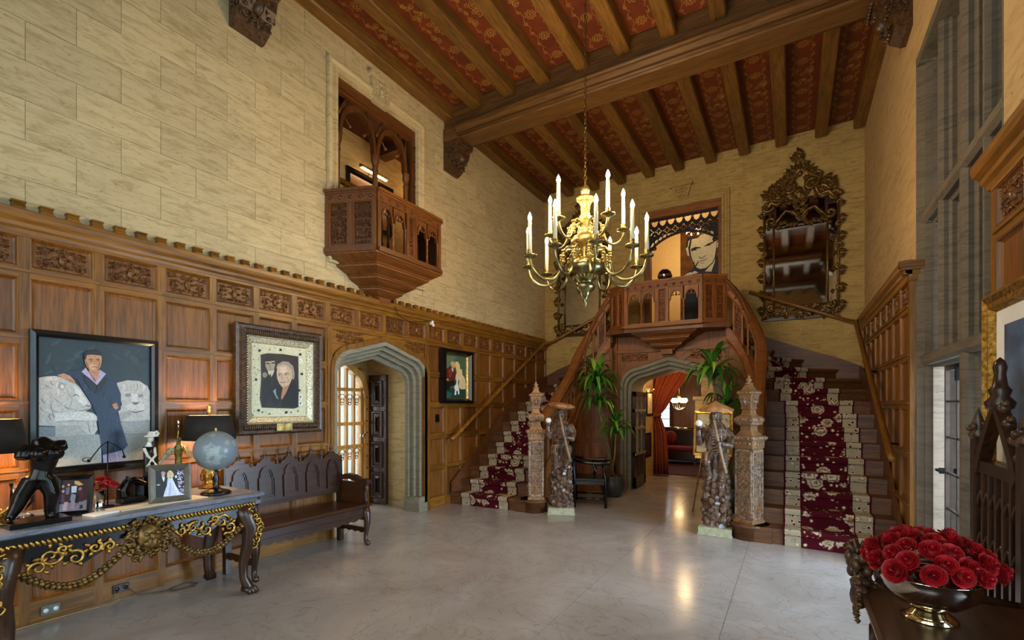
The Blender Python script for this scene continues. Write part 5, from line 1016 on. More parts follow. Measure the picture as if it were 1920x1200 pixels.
MB().box(-4.70, -4.692, 3.13, 3.31, 1.325, 1.40).build('name_plate', BRASS, p2)
p3 = picture('framed_painting', 'small black framed portrait of a couple with a spaniel beyond the archway', 5.95, 6.74, 1.62, 2.49, -4.785, [(0, 0), (0, .10), (.05, .10), (.07, .05), (.07, .015)], BLACK, 'family', .09, [(0, .04), (.006, .045), (.02, .012)], GOLD)

# ------------------------------------------------------------ console table
ct = thing('console_table', 'long marble-topped console table with gilded lion mask and carved swags', 'table', (-4.29, 1.655, 0))
MARB = travertine('grey_marble', '7e8290', '666a78', '40424e', .25, .5, 2.0, False)
m = MB(); m.prism([(-4.66, .81), (-3.95, .81), (-3.925, .822), (-3.92, .84), (-3.93, .85), (-4.66, .85)], 'y', .80, 2.50); m.build('table_top', MARB, ct)
MB().box(-4.62, -3.97, .85, 2.45, .715, .81).box(-4.62, -3.955, .84, 2.46, .79, .81).build('frieze', BLACK, ct)
m = MB()
for i in range(62):
    y = .87+i*.0256; m.ell((-3.965, y, .755), (.012, .011, .024), 6, 4, M=RM('X', .5))
for i in range(24): m.ell((-4.58+i*.0256, 2.452, .755), (.011, .012, .024), 6, 4)
m.build('gadroon_band', GOLD, ct)
# apron with scrolls
ap = [(.98, .72), (1.05, .60), (1.15, .64), (1.28, .56), (1.40, .62), (1.5, .68), (1.655, .64), (1.81, .68), (1.91, .62), (2.03, .56), (2.16, .64), (2.26, .60), (2.33, .72)]
MB().prism(ap, 'x', -4.02, -3.985).build('apron', BLACK, ct)
m = MB()
for s in (-1, 1):
    for yo, z, r, a in ((.52, .66, .06, 0), (.40, .62, .05, 2), (.30, .66, .04, 1), (.58, .60, .05, 4), (.22, .65, .035, 3), (.46, .69, .03, 5)):
        P = spiral(0, 0, r, 1.3, a, s, 14); m.tube([(-3.975, 1.655+s*yo+q[0], z+q[1]) for q in P], [.013*(1-.5*i/14) for i in range(15)], 5)
        for k in range(4): an = a+k*1.6; m.ell((-3.975, 1.655+s*yo+r*1.1*cos(an), z+r*1.1*sin(an)), (.012, .022, .012), 6, 4, M=RM('X', an))
m.build('apron_scrolls', GOLD, ct)
for s in (-1, 1):
    m = MB()
    for i in range(22):
        t = i/21; y = 1.655+s*(.12+t*.55); z = .62-.16*sin(PI*t)-.03*t
        for k in range(3): m.ell((-3.965+.012*cos(k*2.1), y, z+.016*sin(k*2.1)), .017, 6, 4)
    m.build('swag', GOLDD, ct)
m = MB(); m.ell((-3.96, 1.655, .66), (.06, .085, .10), 12, 8); m.ell((-3.90, 1.655, .63), (.035, .035, .04), 8, 6); m.ell((-3.905, 1.655, .67), (.025, .02, .035), 8, 5)
for s in (-1, 1): m.ell((-3.91, 1.655+s*.035, .69), .016, 6, 5); m.ell((-3.905, 1.655+s*.03, .625), .025, 6, 5)
lr_ = random.Random(2)
for i in range(70):
    a = lr_.uniform(0, 6.28); r = lr_.uniform(.085, .15); s_ = lr_.uniform(.014, .026); m.tube([(-3.955+lr_.uniform(-.01, .02), 1.655+r*cos(a)+p[0], .66+r*1.02*sin(a)+p[1]) for p in spiral(0, 0, s_, .8, a+lr_.uniform(-1, 1), lr_.choice((1, -1)), 6, .4)], s_*.5, 5)
m.build('lion_mask', GOLDD, ct)
for (x, y, fx, fy) in ((-4.0, .94, 1, -1), (-4.0, 2.38, 1, 1), (-4.57, .94, -1, -1), (-4.57, 2.38, -.2, 1)):
    m = MB(); P = [(x-fx*.02, y-fy*.03, .74), (x, y, .66), (x+fx*.03, y+fy*.03, .56), (x+fx*.015, y+fy*.02, .42), (x-fx*.012, y-fy*.012, .27), (x-fx*.01, y-fy*.01, .14), (x+fx*.012, y+fy*.012, .06), (x+fx*.03, y+fy*.03, .04)]
    m.tube(P, [.075, .08, .075, .055, .038, .034, .045, .035], 8)
    for k in (-1, 0, 1): m.tube([(x, y+k*.022, .055), (x+fx*.05, y+fy*.02+k*.026, .045), (x+fx*.075, y+fy*.03+k*.03, .012)], [.028, .026, .016], 6)
    lg = m.build('leg', DARKZ, ct)
    m = MB()
    for i in range(9):
        t = i/8; q = Vector(P[0]).lerp(Vector(P[3]), t)+Vector((fx*.05*sin(PI*t)+.02*fx, fy*.05*sin(PI*t)+.02*fy, 0))
        P2 = spiral(0, 0, .035, 1.2, i*1.3, 1, 8); m.tube([(q.x+.03*fx, q.y+u, q.z+v) for u, v in P2], .009, 4); m.tube([(q.x+u, q.y+.03*fy, q.z+v) for u, v in P2], .009, 4)
    m.build('leg_gilding', GOLD, lg)

# ------------------------------------------------------------ things on the console table
TZ = .851
LSH = plain('black_lampshade', '1d1712', .8)
def table_lamp(label, y, x=-4.56):
    t = thing('table_lamp', label, 'lamp', (x, y, TZ), 'lamps on the console table')
    m = MB(); m.lathe([(.08, 0), (.085, .015), (.06, .03), (.035, .05), (.05, .09), (.065, .13), (.045, .19), (.03, .22), (.045, .25), (.025, .29), (.015, .33), (.012, .46)], (x, y, TZ), 14)
    for k in range(8): a = k*PI/4; m.ell((x+.06*cos(a), y+.06*sin(a), TZ+.10), (.015, .015, .04), 6, 4)
    m.build('base', GOLD, t)
    m = MB(); m.lathe([(.215, .435), (.175, .655)], (x, y, TZ), 28); m.f = m.f[:28]; m.sm = m.sm[:28]; m.c = m.c[:28]
    o = m.build('shade', LSH, t); o.modifiers.new('thick', 'SOLIDIFY').thickness = .004
    m = MB(); m.lathe([(.209, .437), (.170, .653)], (x, y, TZ), 28); m.f = m.f[:28]; m.sm = m.sm[:28]; m.c = m.c[:28]; m.build('shade_lining', plain('gold_lining', 'd9b25a', .5), o)
    MB().tube([(x, y, TZ+.46), (x, y, TZ+.68)], .006, 6).lathe([(.012, .68), (.02, .70), (.012, .715), (.022, .73), (0, .76)], (x, y, TZ), 8).build('finial', BRASS, t)
    b = MB().ell((x, y, TZ+.53), (.028, .028, .04), 10, 8).build('bulb', emis('lamp_bulb', (1, .7, .38), 30), t)
    lamp('table_lamp_light', (x, y, TZ+.50), 42, (1, .68, .34), .03)
table_lamp('black shaded gilt table lamp behind the globe', 2.38)
table_lamp('black shaded gilt table lamp at the left edge of the photo', .975)
g = thing('globe', 'pale blue-grey desk globe on turned black stand', 'globe', (-4.19, 2.24, TZ))
def globe_mat():
    m, nt, B, N, L = newmat('globe_map'); f = noisef(N, L, pos_map(N, L, (9, 9, 9)), 1, 6); r = ramp(N, L, f, [(.52, hx('7b868c')), (.54, hx('636d70')), (.56, hx('8e979a')), (.7, hx('a3a7a0'))])
    L.new(r.outputs[0], B.inputs['Base Color']); B.inputs['Roughness'].default_value = .3; return m
MB().ell((-4.19, 2.24, TZ+.365), .165, 32, 20).build('sphere', globe_mat(), g)
MB().lathe([(.11, 0), (.115, .012), (.10, .025), (.05, .04), (.02, .06), (.025, .08), (.015, .10), (.028, .13), (.012, .16), (.02, .19), (.01, .2)], (-4.19, 2.24, TZ), 18).build('stand', BLACK, g)
MB().lathe([(.005, .525), (.012, .53), (.008, .54), (.012, .55), (0, .56)], (-4.19, 2.24, TZ), 8).build('pole_cap', BRASS, g)
mer = MB(); mer.tube([(-4.19+.0, 2.24+.172*cos(a), TZ+.365+.172*sin(a)) for a in [PI*1.1+PI*.8*i/20 for i in range(21)]], .005, 5); mer.build('meridian', BRASS, g)
# leaning framed photographs
def photo(label, key, M_, w_, h_, fw, fm):
    t = thing('photo_frame', label, 'photo frame', tuple(M_.translation)); G = lambda u, v, h: tuple(M_ @ Vector((u, -h, v)))
    MB().frame([(0, 0), (0, .018), (fw*.3, .022), (fw, .012), (fw, .004)], -w_/2, w_/2, 0, h_, G).build('frame', fm, t)
    art(key, lambda u, v, h: G(-w_/2+fw+(w_-2*fw)*u, fw+(h_-2*fw)*v, .005+h*.1)).build('photo', PAINT, t)
    m = MB(); fbox(m, G, -w_/2+.005, w_/2-.005, .003, h_-.005, -.006, .004); fbox(m, lambda u, v, h: tuple(M_ @ Vector((u, .008-h+(h_*.7-v)*.25, v))), -.03, .03, .001, h_*.7, -.003, .003); m.build('back', BLACK, t)
photo('dark framed wedding photograph on the console table', 'wedding', Tm(-4.13, 1.87, TZ+.002) @ Rz(PI/2-.30) @ RM('X', -.14), .27, .29, .045, plain('olive_frame', '5a5040', .4, .3))
photo('dark framed group photograph leaning beside the bronze torso', 'group', Tm(-4.20, 1.31, TZ+.002) @ Rz(PI/2-.55) @ RM('X', -.30), .20, .27, .028, BLACK)
# headless striding bronze
bt = thing('bronze_torso', 'dark bronze headless torso striding on a slab beside the left lamp', 'sculpture', (-4.12, 1.1, TZ))
MB().box(-4.22, -4.02, .965, 1.255, TZ, TZ+.03).build('slab', BRONZE, bt, .006)
m = MB(); X0, Y0, Z0 = -4.12, 1.1, TZ+.03
def Q(dx, dy, dz): return (X0+dx, Y0+dy, Z0+dz)
m.tube([Q(0, .02, .24), Q(0, .035, .30), Q(0, .045, .37), Q(-.005, .045, .43), Q(0, .035, .47), Q(0, .02, .51)], [.062, .056, .072, .082, .06, .032], 10)
m.tube([Q(.0, .10, .44), Q(.005, .13, .455), Q(.01, .155, .46)], [.05, .04, .032], 8); m.tube([Q(.0, -.02, .44), Q(.02, -.06, .41), Q(.03, -.07, .385)], [.05, .042, .034], 8)
for s in (-.035, .045): m.ell(Q(.055, .045+s, .41), .042, 8, 6)
m.tube([Q(.01, .05, .25), Q(.03, .075, .15), Q(.02, .07, .08), Q(.01, .07, .0)], [.055, .045, .036, .026], 8); m.tube([Q(.01, .07, .012), Q(.05, .075, .008)], [.024, .014], 6)
m.tube([Q(-.01, -.005, .25), Q(-.03, -.05, .15), Q(-.03, -.075, .08), Q(-.03, -.11, .01)], [.055, .046, .036, .024], 8); m.tube([Q(-.03, -.11, .012), Q(.02, -.12, .008)], [.022, .014], 6)
remesh(m.build('body', BRONZE, bt), .008)
# rose posy in a metal beaker
def rose_mesh(seed=1):
    out = []; rr = random.Random(seed)
    for v, (r0, hg, wd, curl) in enumerate(((.13, .68, 1.2, .02), (.23, .68, 1.0, .05), (.34, .64, .92, .09), (.46, .58, .85, .10), (.58, .48, .80, .13))):
        m = MB(); c = 8; rows = 6; vs = []
        for j in range(rows+1):
            t = j/rows
            for i in range(c+1):
                s_ = i/c*2-1; a = s_*wd*(.55+.45*min(1, t*1.8)); rad = r0*(.30+1.0*t-.38*t*t)+curl*max(0, t-.7)/.3+.012*sin(s_*7+v)*t
                vs.append((rad*cos(a), rad*sin(a), hg*t*(1-.22*t*s_*s_*abs(s_))-.35*curl*max(0, t-.72)/.28-.06*v))
        m.add(vs, [(j*(c+1)+i, j*(c+1)+i+1, (j+1)*(c+1)+i+1, (j+1)*(c+1)+i) for j in range(rows) for i in range(c)], True)
        out.append(m)
    return out
def rose_mat():
    m, nt, B, N, L = newmat('red_rose_petal'); ov, orr = obj_random_vec(N, L); f = noisef(N, L, pos_map(N, L, (25, 25, 25), loc=ov), 1, 3)
    r = ramp(N, L, f, [(.3, hx('6a020c')), (.55, hx('a40613')), (.75, hx('c30d1d'))]); L.new(r.outputs[0], B.inputs['Base Color']); B.inputs['Roughness'].default_value = .55
    return m
ROSE = rose_mat(); PET = [m.mesh('petal', ROSE) for m in rose_mesh()]
COREM = MB().lathe([(.0, -.04), (.3, -.02), (.34, .1), (.2, .2), (.11, .28), (.09, .5), (.05, .62), (0, .59)], n=7).mesh('heart', ROSE)
SEP = MB().lathe([(0, -.16), (.1, -.14), (.16, -.06), (0, -.05)], n=7).mesh('calyx', GREENLEAF)
def rose(label, pos, up, size, group, npet=11):
    t = thing('rose', label, 'rose', pos, group); q = Vector(up).normalized().to_track_quat('Z', 'Y'); t.rotation_mode = 'QUATERNION'; t.rotation_quaternion = q; t.scale = (size,)*3
    def ch(me, nm, rz=0, sc_=1, zz=0):
        o = bpy.data.objects.new(nm, me); col.objects.link(o); o.parent = t; o.rotation_euler = (0, 0, rz); o.scale = (sc_,)*3; o.location = (0, 0, zz)
    ch(COREM, 'heart', rnd.uniform(0, 6)); ch(SEP, 'calyx')
    for lay, nn in enumerate((3, 3, 4, 5, 5) if npet > 9 else (3, 4, 5)):
        for i in range(nn): ch(PET[lay], 'petal', i*2*PI/nn+lay*.7+rnd.uniform(-.15, .15), rnd.uniform(.94, 1.06))
    return t
vs_ = thing('beaker', 'polished metal beaker of red roses on the console table', 'vase', (-4.36, 1.51, TZ))
MB().lathe([(.035, 0), (.04, .005), (.032, .02), (.045, .13), (.047, .13), (.044, .128), (.03, .03), (0, .03)], (-4.36, 1.51, TZ), 16).build('cup', SILVER, vs_)
for i, (dx, dy, dz) in enumerate(((0, 0, .03), (.04, .05, 0), (.03, -.05, .0), (-.03, .06, .01), (-.03, -.06, .01), (.05, 0, -.01), (0, .09, -.02), (0, -.09, -.02), (.02, .03, .035))):
    rose('deep red rose bloom in the beaker posy on the console', (-4.36+dx, 1.51+dy, TZ+.155+dz), (dx*8, dy*8, 1), .062, 'roses in the beaker', 9)
# small objects
hh = thing('horse_head', 'small black horse head sculpture on a dark block', 'sculpture', (-4.40, 1.72, TZ))
MB().box(-4.45, -4.35, 1.64, 1.80, TZ, TZ+.04).build('block', BLACK, hh, .004)
m = MB(); m.tube([(-4.40, 1.68, TZ+.04), (-4.40, 1.67, TZ+.10), (-4.40, 1.70, TZ+.155), (-4.40, 1.74, TZ+.165), (-4.40, 1.79, TZ+.14), (-4.40, 1.82, TZ+.125)], [.05, .045, .036, .033, .022, .018], 8)
for s in (-1, 1): m.lathe([(.012, 0), (.008, .02), (0, .04)], (-4.40+s*.018, 1.70, TZ+.175), 6)
remesh(m.build('head', BRONZE, hh), .006)
pd = thing('camera_box', 'small black box standing behind the horse head', 'box', (-4.5, 1.80, TZ)); MB().box(-4.54, -4.46, 1.765, 1.835, TZ, TZ+.17).build('box_body', BLACK, pd, .004); MB().lathe([(.02, 0), (.02, .012), (0, .012)], n=10, M=Tm(-4.46, 1.80, TZ+.13) @ RM('Y', PI/2)).build('lens', SILVER, pd)
dn = thing('dancer_figurine', 'cream figurine of a dancer in a flowered hat and black dress', 'figurine', (-4.5, 1.88, TZ))
m = MB(); m.lathe([(.05, 0), (.05, .01), (.0, .011)], (-4.5, 1.88, TZ), 12).tube([(-4.5, 1.88, TZ), (-4.5, 1.88, TZ+.22), (-4.5, 1.875, TZ+.32), (-4.5, 1.88, TZ+.41)], [.045, .034, .03, .036], 10); m.build('dress', BLACK, dn)
m = MB(); m.tube([(-4.5, 1.88, TZ+.40), (-4.49, 1.88, TZ+.45)], [.03, .012], 8); m.ell((-4.48, 1.885, TZ+.475), (.024, .022, .03), 8, 6)
for s in (-1, 1):
    m.tube([(-4.49, 1.88+s*.036, TZ+.40), (-4.45, 1.88+s*.028, TZ+.34), (-4.445, 1.88-s*.015, TZ+.29)], [.013, .011, .008], 6)
    for k in range(4): m.tube([(-4.445, 1.88-s*.015, TZ+.29), (-4.44, 1.88-s*(.02+.008*k), TZ+.255)], [.005, .003], 4)
remesh(m.build('body', plain('ivory', 'd8d0c0', .4), dn), .004)
m = MB(); m.lathe([(.045, .49), (.05, .497), (.028, .505), (.022, .53), (0, .535)], (-4.48, 1.89, TZ), 12)
for k in range(5): m.ell((-4.46, 1.915+.015*cos(k*1.3), TZ+.515+.015*sin(k*1.3)), .012, 6, 4)
m.build('hat', plain('ivory_hat', 'd8d0c0', .5), dn)
wf = thing('winged_figurine', 'gilt winged figurine raising a torch behind the wedding photograph', 'figurine', (-4.5, 2.10, TZ))
m = MB(); m.lathe([(.05, 0), (.05, .02), (.03, .03), (.03, .2), (.045, .21), (.02, .22)], (-4.5, 2.10, TZ), 10); m.build('pedestal', GOLDD, wf)
m = MB(); m.tube([(-4.5, 2.10, TZ+.2), (-4.5, 2.10, TZ+.30), (-4.5, 2.10, TZ+.38), (-4.49, 2.10, TZ+.43)], [.03, .026, .036, .014], 9); m.ell((-4.49, 2.10, TZ+.455), (.02, .018, .024), 8, 6); m.tube([(-4.49, 2.085, TZ+.40), (-4.47, 2.08, TZ+.47), (-4.47, 2.085, TZ+.53)], [.011, .009, .007], 6); m.tube([(-4.49, 2.13, TZ+.40), (-4.46, 2.14, TZ+.34)], [.011, .008], 6); remesh(m.build('body', carved('antique_gilt', '4f421c', 'a08d4c', .35, .7), wf), .005)
for s in (-1, 1): MB().prism([(2.10+s*.02, TZ+.38), (2.10+s*.07, TZ+.39), (2.10+s*.15, TZ+.27), (2.10+s*.10, TZ+.29), (2.10+s*.05, TZ+.33)], 'x', -4.512, -4.50).build('wing', carved('wing_gilt', '8c8468', 'd9d2b4', .4, .3), wf)
MB().tube([(-4.47, 2.085, TZ+.53), (-4.47, 2.085, TZ+.60)], .005, 5).ell((-4.47, 2.085, TZ+.60), (.010, .010, .03), 6, 5).build('torch', SILVER, wf)
wb_ = thing('balance_toy', 'thin wire balancing figure on an upright rod before the portrait', 'ornament', (-4.33, 1.55, TZ))
m = MB(); m.lathe([(.04, 0), (.04, .012), (0, .013)], (-4.33, 1.55, TZ), 12).tube([(-4.33, 1.55, TZ), (-4.33, 1.55, TZ+.48)], .004, 5); m.build('rod', IRON, wb_)
m = MB(); m.tube([(-4.33, 1.55+a, TZ+.48-b) for a, b in ((-.10, .12), (-.08, .09), (-.04, .03), (0, 0), (.05, .03), (.09, .07), (.10, .11))], .004, 5); m.ell((-4.33, 1.44, TZ+.35), .012, 6, 5); m.ell((-4.33, 1.65, TZ+.36), .012, 6, 5); m.tube([(-4.33, 1.43+.025*cos(a), TZ+.36+.015*sin(a)) for a in [i*PI/5 for i in range(11)]], .003, 4); m.build('arm', IRON, wb_)
gv = thing('glass_vase', 'clear glass hurricane vase behind the bronze torso', 'vase', (-4.42, 1.12, TZ)); MB().lathe([(.055, 0), (.06, .01), (.02, .03), (.018, .05), (.06, .10), (.055, .2), (.065, .235)], (-4.42, 1.12, TZ), 16).build('bowl', CLEAR, gv)
go = thing('gilt_ornament', 'gilt leafy ornament at the left edge of the console', 'ornament', (-4.25, .95, TZ)); m = MB(); m.lathe([(.07, 0), (.07, .015), (.03, .03), (.02, .06)], (-4.28, .985, TZ), 10)
for k in range(12): a = k*.9; m.tube([(-4.28, .985, TZ+.03), (-4.28+.04*cos(a), .985+.04*sin(a), TZ+.08), (-4.28+.06*cos(a+.5), .985+.06*sin(a+.5), TZ+.10-.03*(k % 2))], [.012, .014, .004], 5)
m.build('leaves', GOLD, go)
tag(MB().prism([(-4.12, 1.335), (-4.02, 1.37), (-4.06, 1.52), (-4.16, 1.49)], 'z', TZ, TZ+.012).build('note_pad', WHITE), 'small white note pad near the console front edge', 'paper')
tag(MB().prism([(-4.24, 1.50), (-4.06, 1.53), (-4.08, 2.12), (-4.26, 2.10)], 'z', TZ, TZ+.006).build('paper_sheets', plain('cream_paper', 'd8cdb4', .7, var=.05)), 'long cream paper sheets in front of the wedding photograph', 'paper')

# ------------------------------------------------------------ carved settle (bench)
bn = thing('bench', 'long dark carved oak settle with five arched back panels', 'bench', (-4.42, 3.25, 0))
BX, by0, by1 = -4.66, 2.56, 3.92
lean = lambda z: BX+.04-.06*(z-.45)
m = MB(); m.prism([(-4.62, .43), (-4.20, .43), (-4.165, .445), (-4.16, .46), (-4.175, .475), (-4.62, .475)], 'y', by0-.03, by1+.03); m.build('seat', DARKY, bn)
MB().box(-4.235, -4.20, by0, by1, .345, .43).box(-4.24, -4.19, by0, by1, .34, .36).build('seat_rail', DARKY, bn)
n = 5; pw_ = (by1-by0)/n
top = []
for i in range(n):
    a = by0+i*pw_; c = a+pw_/2
    top += [(a, .99), (a+.03, .985), (a+.05, 1.02), (a+.07, 1.015), (a+.10, 1.05), (c-.03, 1.055), (c+.03, 1.055), (a+pw_-.10, 1.05), (a+pw_-.07, 1.015), (a+pw_-.05, 1.02), (a+pw_-.03, .985)]
top.append((by1, .99))
A_ = [(y, .60) for y, z in top]; m = MB().ring(top, A_, 'x', -.02, .02); m.v = [(lean(v[2])+v[0], v[1], v[2]) for v in m.v]; bk = m.build('backrest', DARKY, bn)
for i in range(n):
    c = by0+(i+.5)*pw_; G = lambda u, v, h: (lean(v)+.02+h, u, v)
    m = MB(); s = [(c-.09, .64)]+[(c-.09, .86), (c-.075, .87), (c-.07, .92), (c-.04, .965), (c, .975), (c+.04, .965), (c+.07, .92), (c+.075, .87), (c+.09, .86)]+[(c+.09, .64), (c-.09, .64)]
    q = [(c+(y-c)*.80, .80+(z-.80)*.85) for y, z in s]; q2 = [(c+(y-c)*.66, .80+(z-.80)*.74) for y, z in s]
    fring(m, G, s, q, 0, .022); fring(m, G, q, q2, 0, .010); m.build('arched_panel', DARKZ, bk)
    for yy, hgt in ((c, 1.05), (by0+i*pw_, .985)):
        MB().lathe([(.012, 0), (.02, .008), (.009, .02), (.018, .04), (.02, .05), (.008, .065), (.012, .075), (.004, .10), (0, .11)], (lean(hgt), yy, hgt), 8).build('finial', DARKZ, bn)
MB().box(lean(.6)-.02, lean(.6)+.02, by0, by1, .575, .62).build('back_rail', DARKY, bn)
for yy in (by0+.02, by1-.02):
    m = MB(); m.prism([(-4.685, 1.0), (-4.635, 1.0), (-4.615, .45), (-4.60, 0), (-4.655, 0), (-4.665, .45)], 'y', yy-.03, yy+.03); m.build('leg', DARKZ, bn)
    m = MB(); m.tube([(-4.21, yy, .43), (-4.195, yy, .36), (-4.18, yy, .26), (-4.20, yy, .13), (-4.205, yy, .06), (-4.18, yy, .03), (-4.155, yy, .015)], [.045, .048, .036, .024, .022, .032, .02], 8); m.build('leg', DARKZ, bn)
    m = MB(); m.prism([(-4.64, .76), (-4.5, .80), (-4.38, .79), (-4.28, .755), (-4.20, .76), (-4.16, .745), (-4.155, .71), (-4.19, .69), (-4.28, .705), (-4.45, .74), (-4.64, .71)], 'y', yy-.032, yy+.032)
    m.build('armrest', DARKY, bn); m = MB(); m.tube([(-4.20, yy, .70), (-4.185, yy, .64), (-4.215, yy, .58), (-4.20, yy, .52), (-4.22, yy, .47)], [.028, .024, .028, .022, .03], 8); m.build('arm_support', DARKZ, bn)
    MB().box(-4.61, -4.23, yy-.012, yy+.012, .475, .71).build('arm_panel', DARKX, bn)
def scallop(y0, y1, z1, d, k): 
    P = [(y0, z1)]; nn = k*6
    for i in range(nn+1): t = i/nn; P.append((y0+(y1-y0)*t, z1-d-.018*abs(sin(PI*k*t))-.02*sin(PI*t)))
    return P+[(y1, z1)]
MB().prism(scallop(by0, by1, .345, .03, 12), 'x', -4.232, -4.212).build('apron', DARKY, bn)
for ya_ in (by1-.03, by0+.01): MB().prism([(-4.62, .20)]+[(-4.62+.40*i/18, .155-.018*abs(sin(PI*4*i/18))) for i in range(19)]+[(-4.22, .20)], 'y', ya_, ya_+.02).build('side_apron', DARKX, bn)

# ------------------------------------------------------------ small wall fittings
sw = thing('light_switch', 'dark bronze switch plate on the panelling below the small portrait', 'switch', (-4.79, 5.91, 1.36)); MB().box(-4.80, -4.785, 5.875, 5.945, 1.33, 1.45).build('plate', IRON, sw); MB().box(-4.786, -4.775, 5.9, 5.92, 1.37, 1.41).build('toggle', BLACK, sw)
for nm, lab, y, z in (('wall_outlet', 'grey metal wall outlet in the baseboard under the console', 1.365, .075), ('cable_box', 'brown cable box with cords low on the panelling under the console', 1.80, .09)):
    t = thing(nm, lab, 'outlet', (-4.78, y, z-.04)); MB().box(-4.79, -4.775, y-.055, y+.055, z-.035, z+.035).build('plate', plain('outlet_metal', '6d7568', .4, .6) if nm == 'wall_outlet' else DARKY, t, .003)
    m = MB()
    for k in (-1, 1): m.lathe([(.016, 0), (.016, .006), (0, .006)], n=10, M=Tm(-4.775, y+k*.028, z) @ RM('Y', PI/2))
    m.build('socket', WHITE if nm == 'wall_outlet' else BLACK, t)
m = MB(); P = [(-4.77, 1.78, .07), (-4.72, 1.76, .012), (-4.70, 1.70, .006), (-4.74, 1.55, .006), (-4.755, 1.30, .006), (-4.76, 1.0, .006), (-4.76, .7, .006)]; m.tube(P, .005, 5); tag(m.build('power_cord', plain('tan_cord', 'a5845a', .6)), 'tan power cord lying along the baseboard under the console', 'cord')
m = MB(); m.tube([(-4.77, 1.84, .08), (-4.73, 1.90, .008), (-4.65, 2.05, .006), (-4.55, 2.2, .006), (-4.60, 2.3, .006), (-4.70, 2.25, .006), (-4.66, 2.1, .006), (-4.58, 2.08, .008), (-4.54, 2.25, .006)], .005, 5); tag(m.build('power_cord', plain('brown_cord', '5a4326', .6)), 'looped brown power cord on the floor behind the console leg', 'cord')
sn = thing('wall_sensor', 'small white sensor with black cable on the cornice above the archway', 'sensor', (-4.74, 5.72, 2.80)); MB().box(-4.77, -4.73, 5.70, 5.74, 2.82, 2.88).ell((-4.72, 5.72, 2.81), .022, 8, 6).build('housing', WHITE, sn); MB().tube([(-4.74, 5.72, 2.88), (-4.72, 5.5, 2.83), (-4.735, 5.2, 2.79), (-4.72, 4.95, 2.85), (-4.69, 4.88, 2.95)], .005, 5).build('cable', BLACK, sn)
# ------------------------------------------------------------ chandelier
CX, CY, CZ = -1.9, 4.81, 2.63
ch = thing('chandelier', 'large brass chandelier with two tiers of electric candles hanging from a chain', 'chandelier', (CX, CY, CZ))
prof = [(1140, 0), (1110, 10), (1090, 18), (1070, 13), (1055, 30), (1035, 36), (1020, 44), (1008, 62), (985, 74), (970, 74), (962, 52), (945, 58), (925, 84), (905, 96), (902, 108), (890, 128), (865, 150), (840, 156), (815, 148), (797, 122), (790, 100), (778, 60), (760, 54), (720, 50), (700, 62), (684, 62), (676, 84), (655, 106), (630, 108), (605, 86), (592, 58), (575, 52), (560, 60), (545, 52), (480, 38), (464, 34), (455, 42), (430, 34), (380, 36), (345, 48), (330, 66), (318, 68), (305, 50), (300, 22), (292, 18), (280, 32), (258, 36), (235, 24), (222, 10), (215, 10)]
MB().lathe([(h/705, (1140-y)/705) for y, h in prof if y >= 790], (CX, CY, CZ), 28).build('bowl', PEWTER, ch)
m = MB(); m.lathe([(h/705, (1140-y)/705) for y, h in prof if y <= 790], (CX, CY, CZ), 24); bd = m.build('stem', BRASS, ch)
m = MB()
for i in range(20): a = i*PI/10; m.ell((CX+.075*cos(a), CY+.075*sin(a), 3.775), (.008, .008, .02), 5, 4); m.tube([(CX+.115*cos(a), CY+.115*sin(a), 2.93), (CX+.135*cos(a), CY+.135*sin(a), 2.97)], .012, 4)
for i in range(16): a = i*PI/8; m.ell((CX+.19*cos(a), CY+.19*sin(a), 3.085), (.03, .03, .022), 6, 4)
m.build('fluting', BRASS, bd)
BULB = emis('candle_bulb', (1, .78, .46), 150)
def catmull(P, k=5):
    out = []; P = [Vector(p) for p in P]
    for i in range(len(P)-1):
        p0, p1, p2, p3 = P[max(0, i-1)], P[i], P[i+1], P[min(len(P)-1, i+2)]
        for j in range(k):
            t = j/k; out.append(.5*((2*p1)+(p2-p0)*t+(2*p0-5*p1+4*p2-p3)*t*t+(3*p1-p0-3*p2+p3)*t**3))
    return out+[P[-1]]
def arm(path, cup_r, cup_z, ang, tall=.30):
    R_ = Tm(CX, CY, -.07) @ Rz(ang); pts = [R_ @ p for p in catmull([(r, 0, z) for r, z in path])]
    a = MB().tube(pts, .0145, 7).build('arm', PEWTER, ch)
    k = MB(); rp = path[2]; 
    for j, rr in enumerate((.028, .02, .03, .02, .026)): k.ell(R_ @ Vector((rp[0]+.02, 0, rp[1]-.02-j*.028)), (rr, rr, .016), 8, 5)
    k.tube([R_ @ Vector((path[0][0]+.04+.03*cos(t), 0, path[0][1]+.03+.035*sin(t))) for t in [i*.6 for i in range(9)]], .009, 5); k.build('arm_knop', BRASS, a)
    c = R_ @ Vector((cup_r, 0, cup_z))
    MB().lathe([(.012, -.03), (.02, -.015), (.03, -.01), (.068, 0), (.072, .012), (.060, .006), (.02, .008), (0, .008)], c, 16).build('drip_pan', PEWTER, a)
    MB().lathe([(.016, .006), (.024, .015), (.017, .028), (.026, .04), (.021, .05), (.026, .062), (.024, .066), (0, .066)], c, 10).build('candle_cup', BRASS, a)
    MB().lathe([(.021, .06), (.019, .06+tall), (.008, .062+tall), (0, .063+tall)], c, 10).build('candle', CANDLE, a)
    MB().lathe([(.010, 0), (.019, .016), (.022, .032), (.014, .06), (0, .09)], c+Vector((0, 0, .06+tall)), 8).build('bulb', BULB, a)
low = [(.07, 3.24), (.14, 3.33), (.235, 3.30), (.27, 3.18), (.30, 3.05), (.38, 2.975), (.50, 2.98), (.595, 3.06), (.63, 3.17)]
upp = [(.05, 3.52), (.10, 3.61), (.165, 3.60), (.20, 3.50), (.235, 3.42), (.30, 3.385), (.37, 3.42), (.405, 3.48), (.415, 3.52)]
for i in range(10): arm(low, .63, 3.19, i*PI/5+.22)
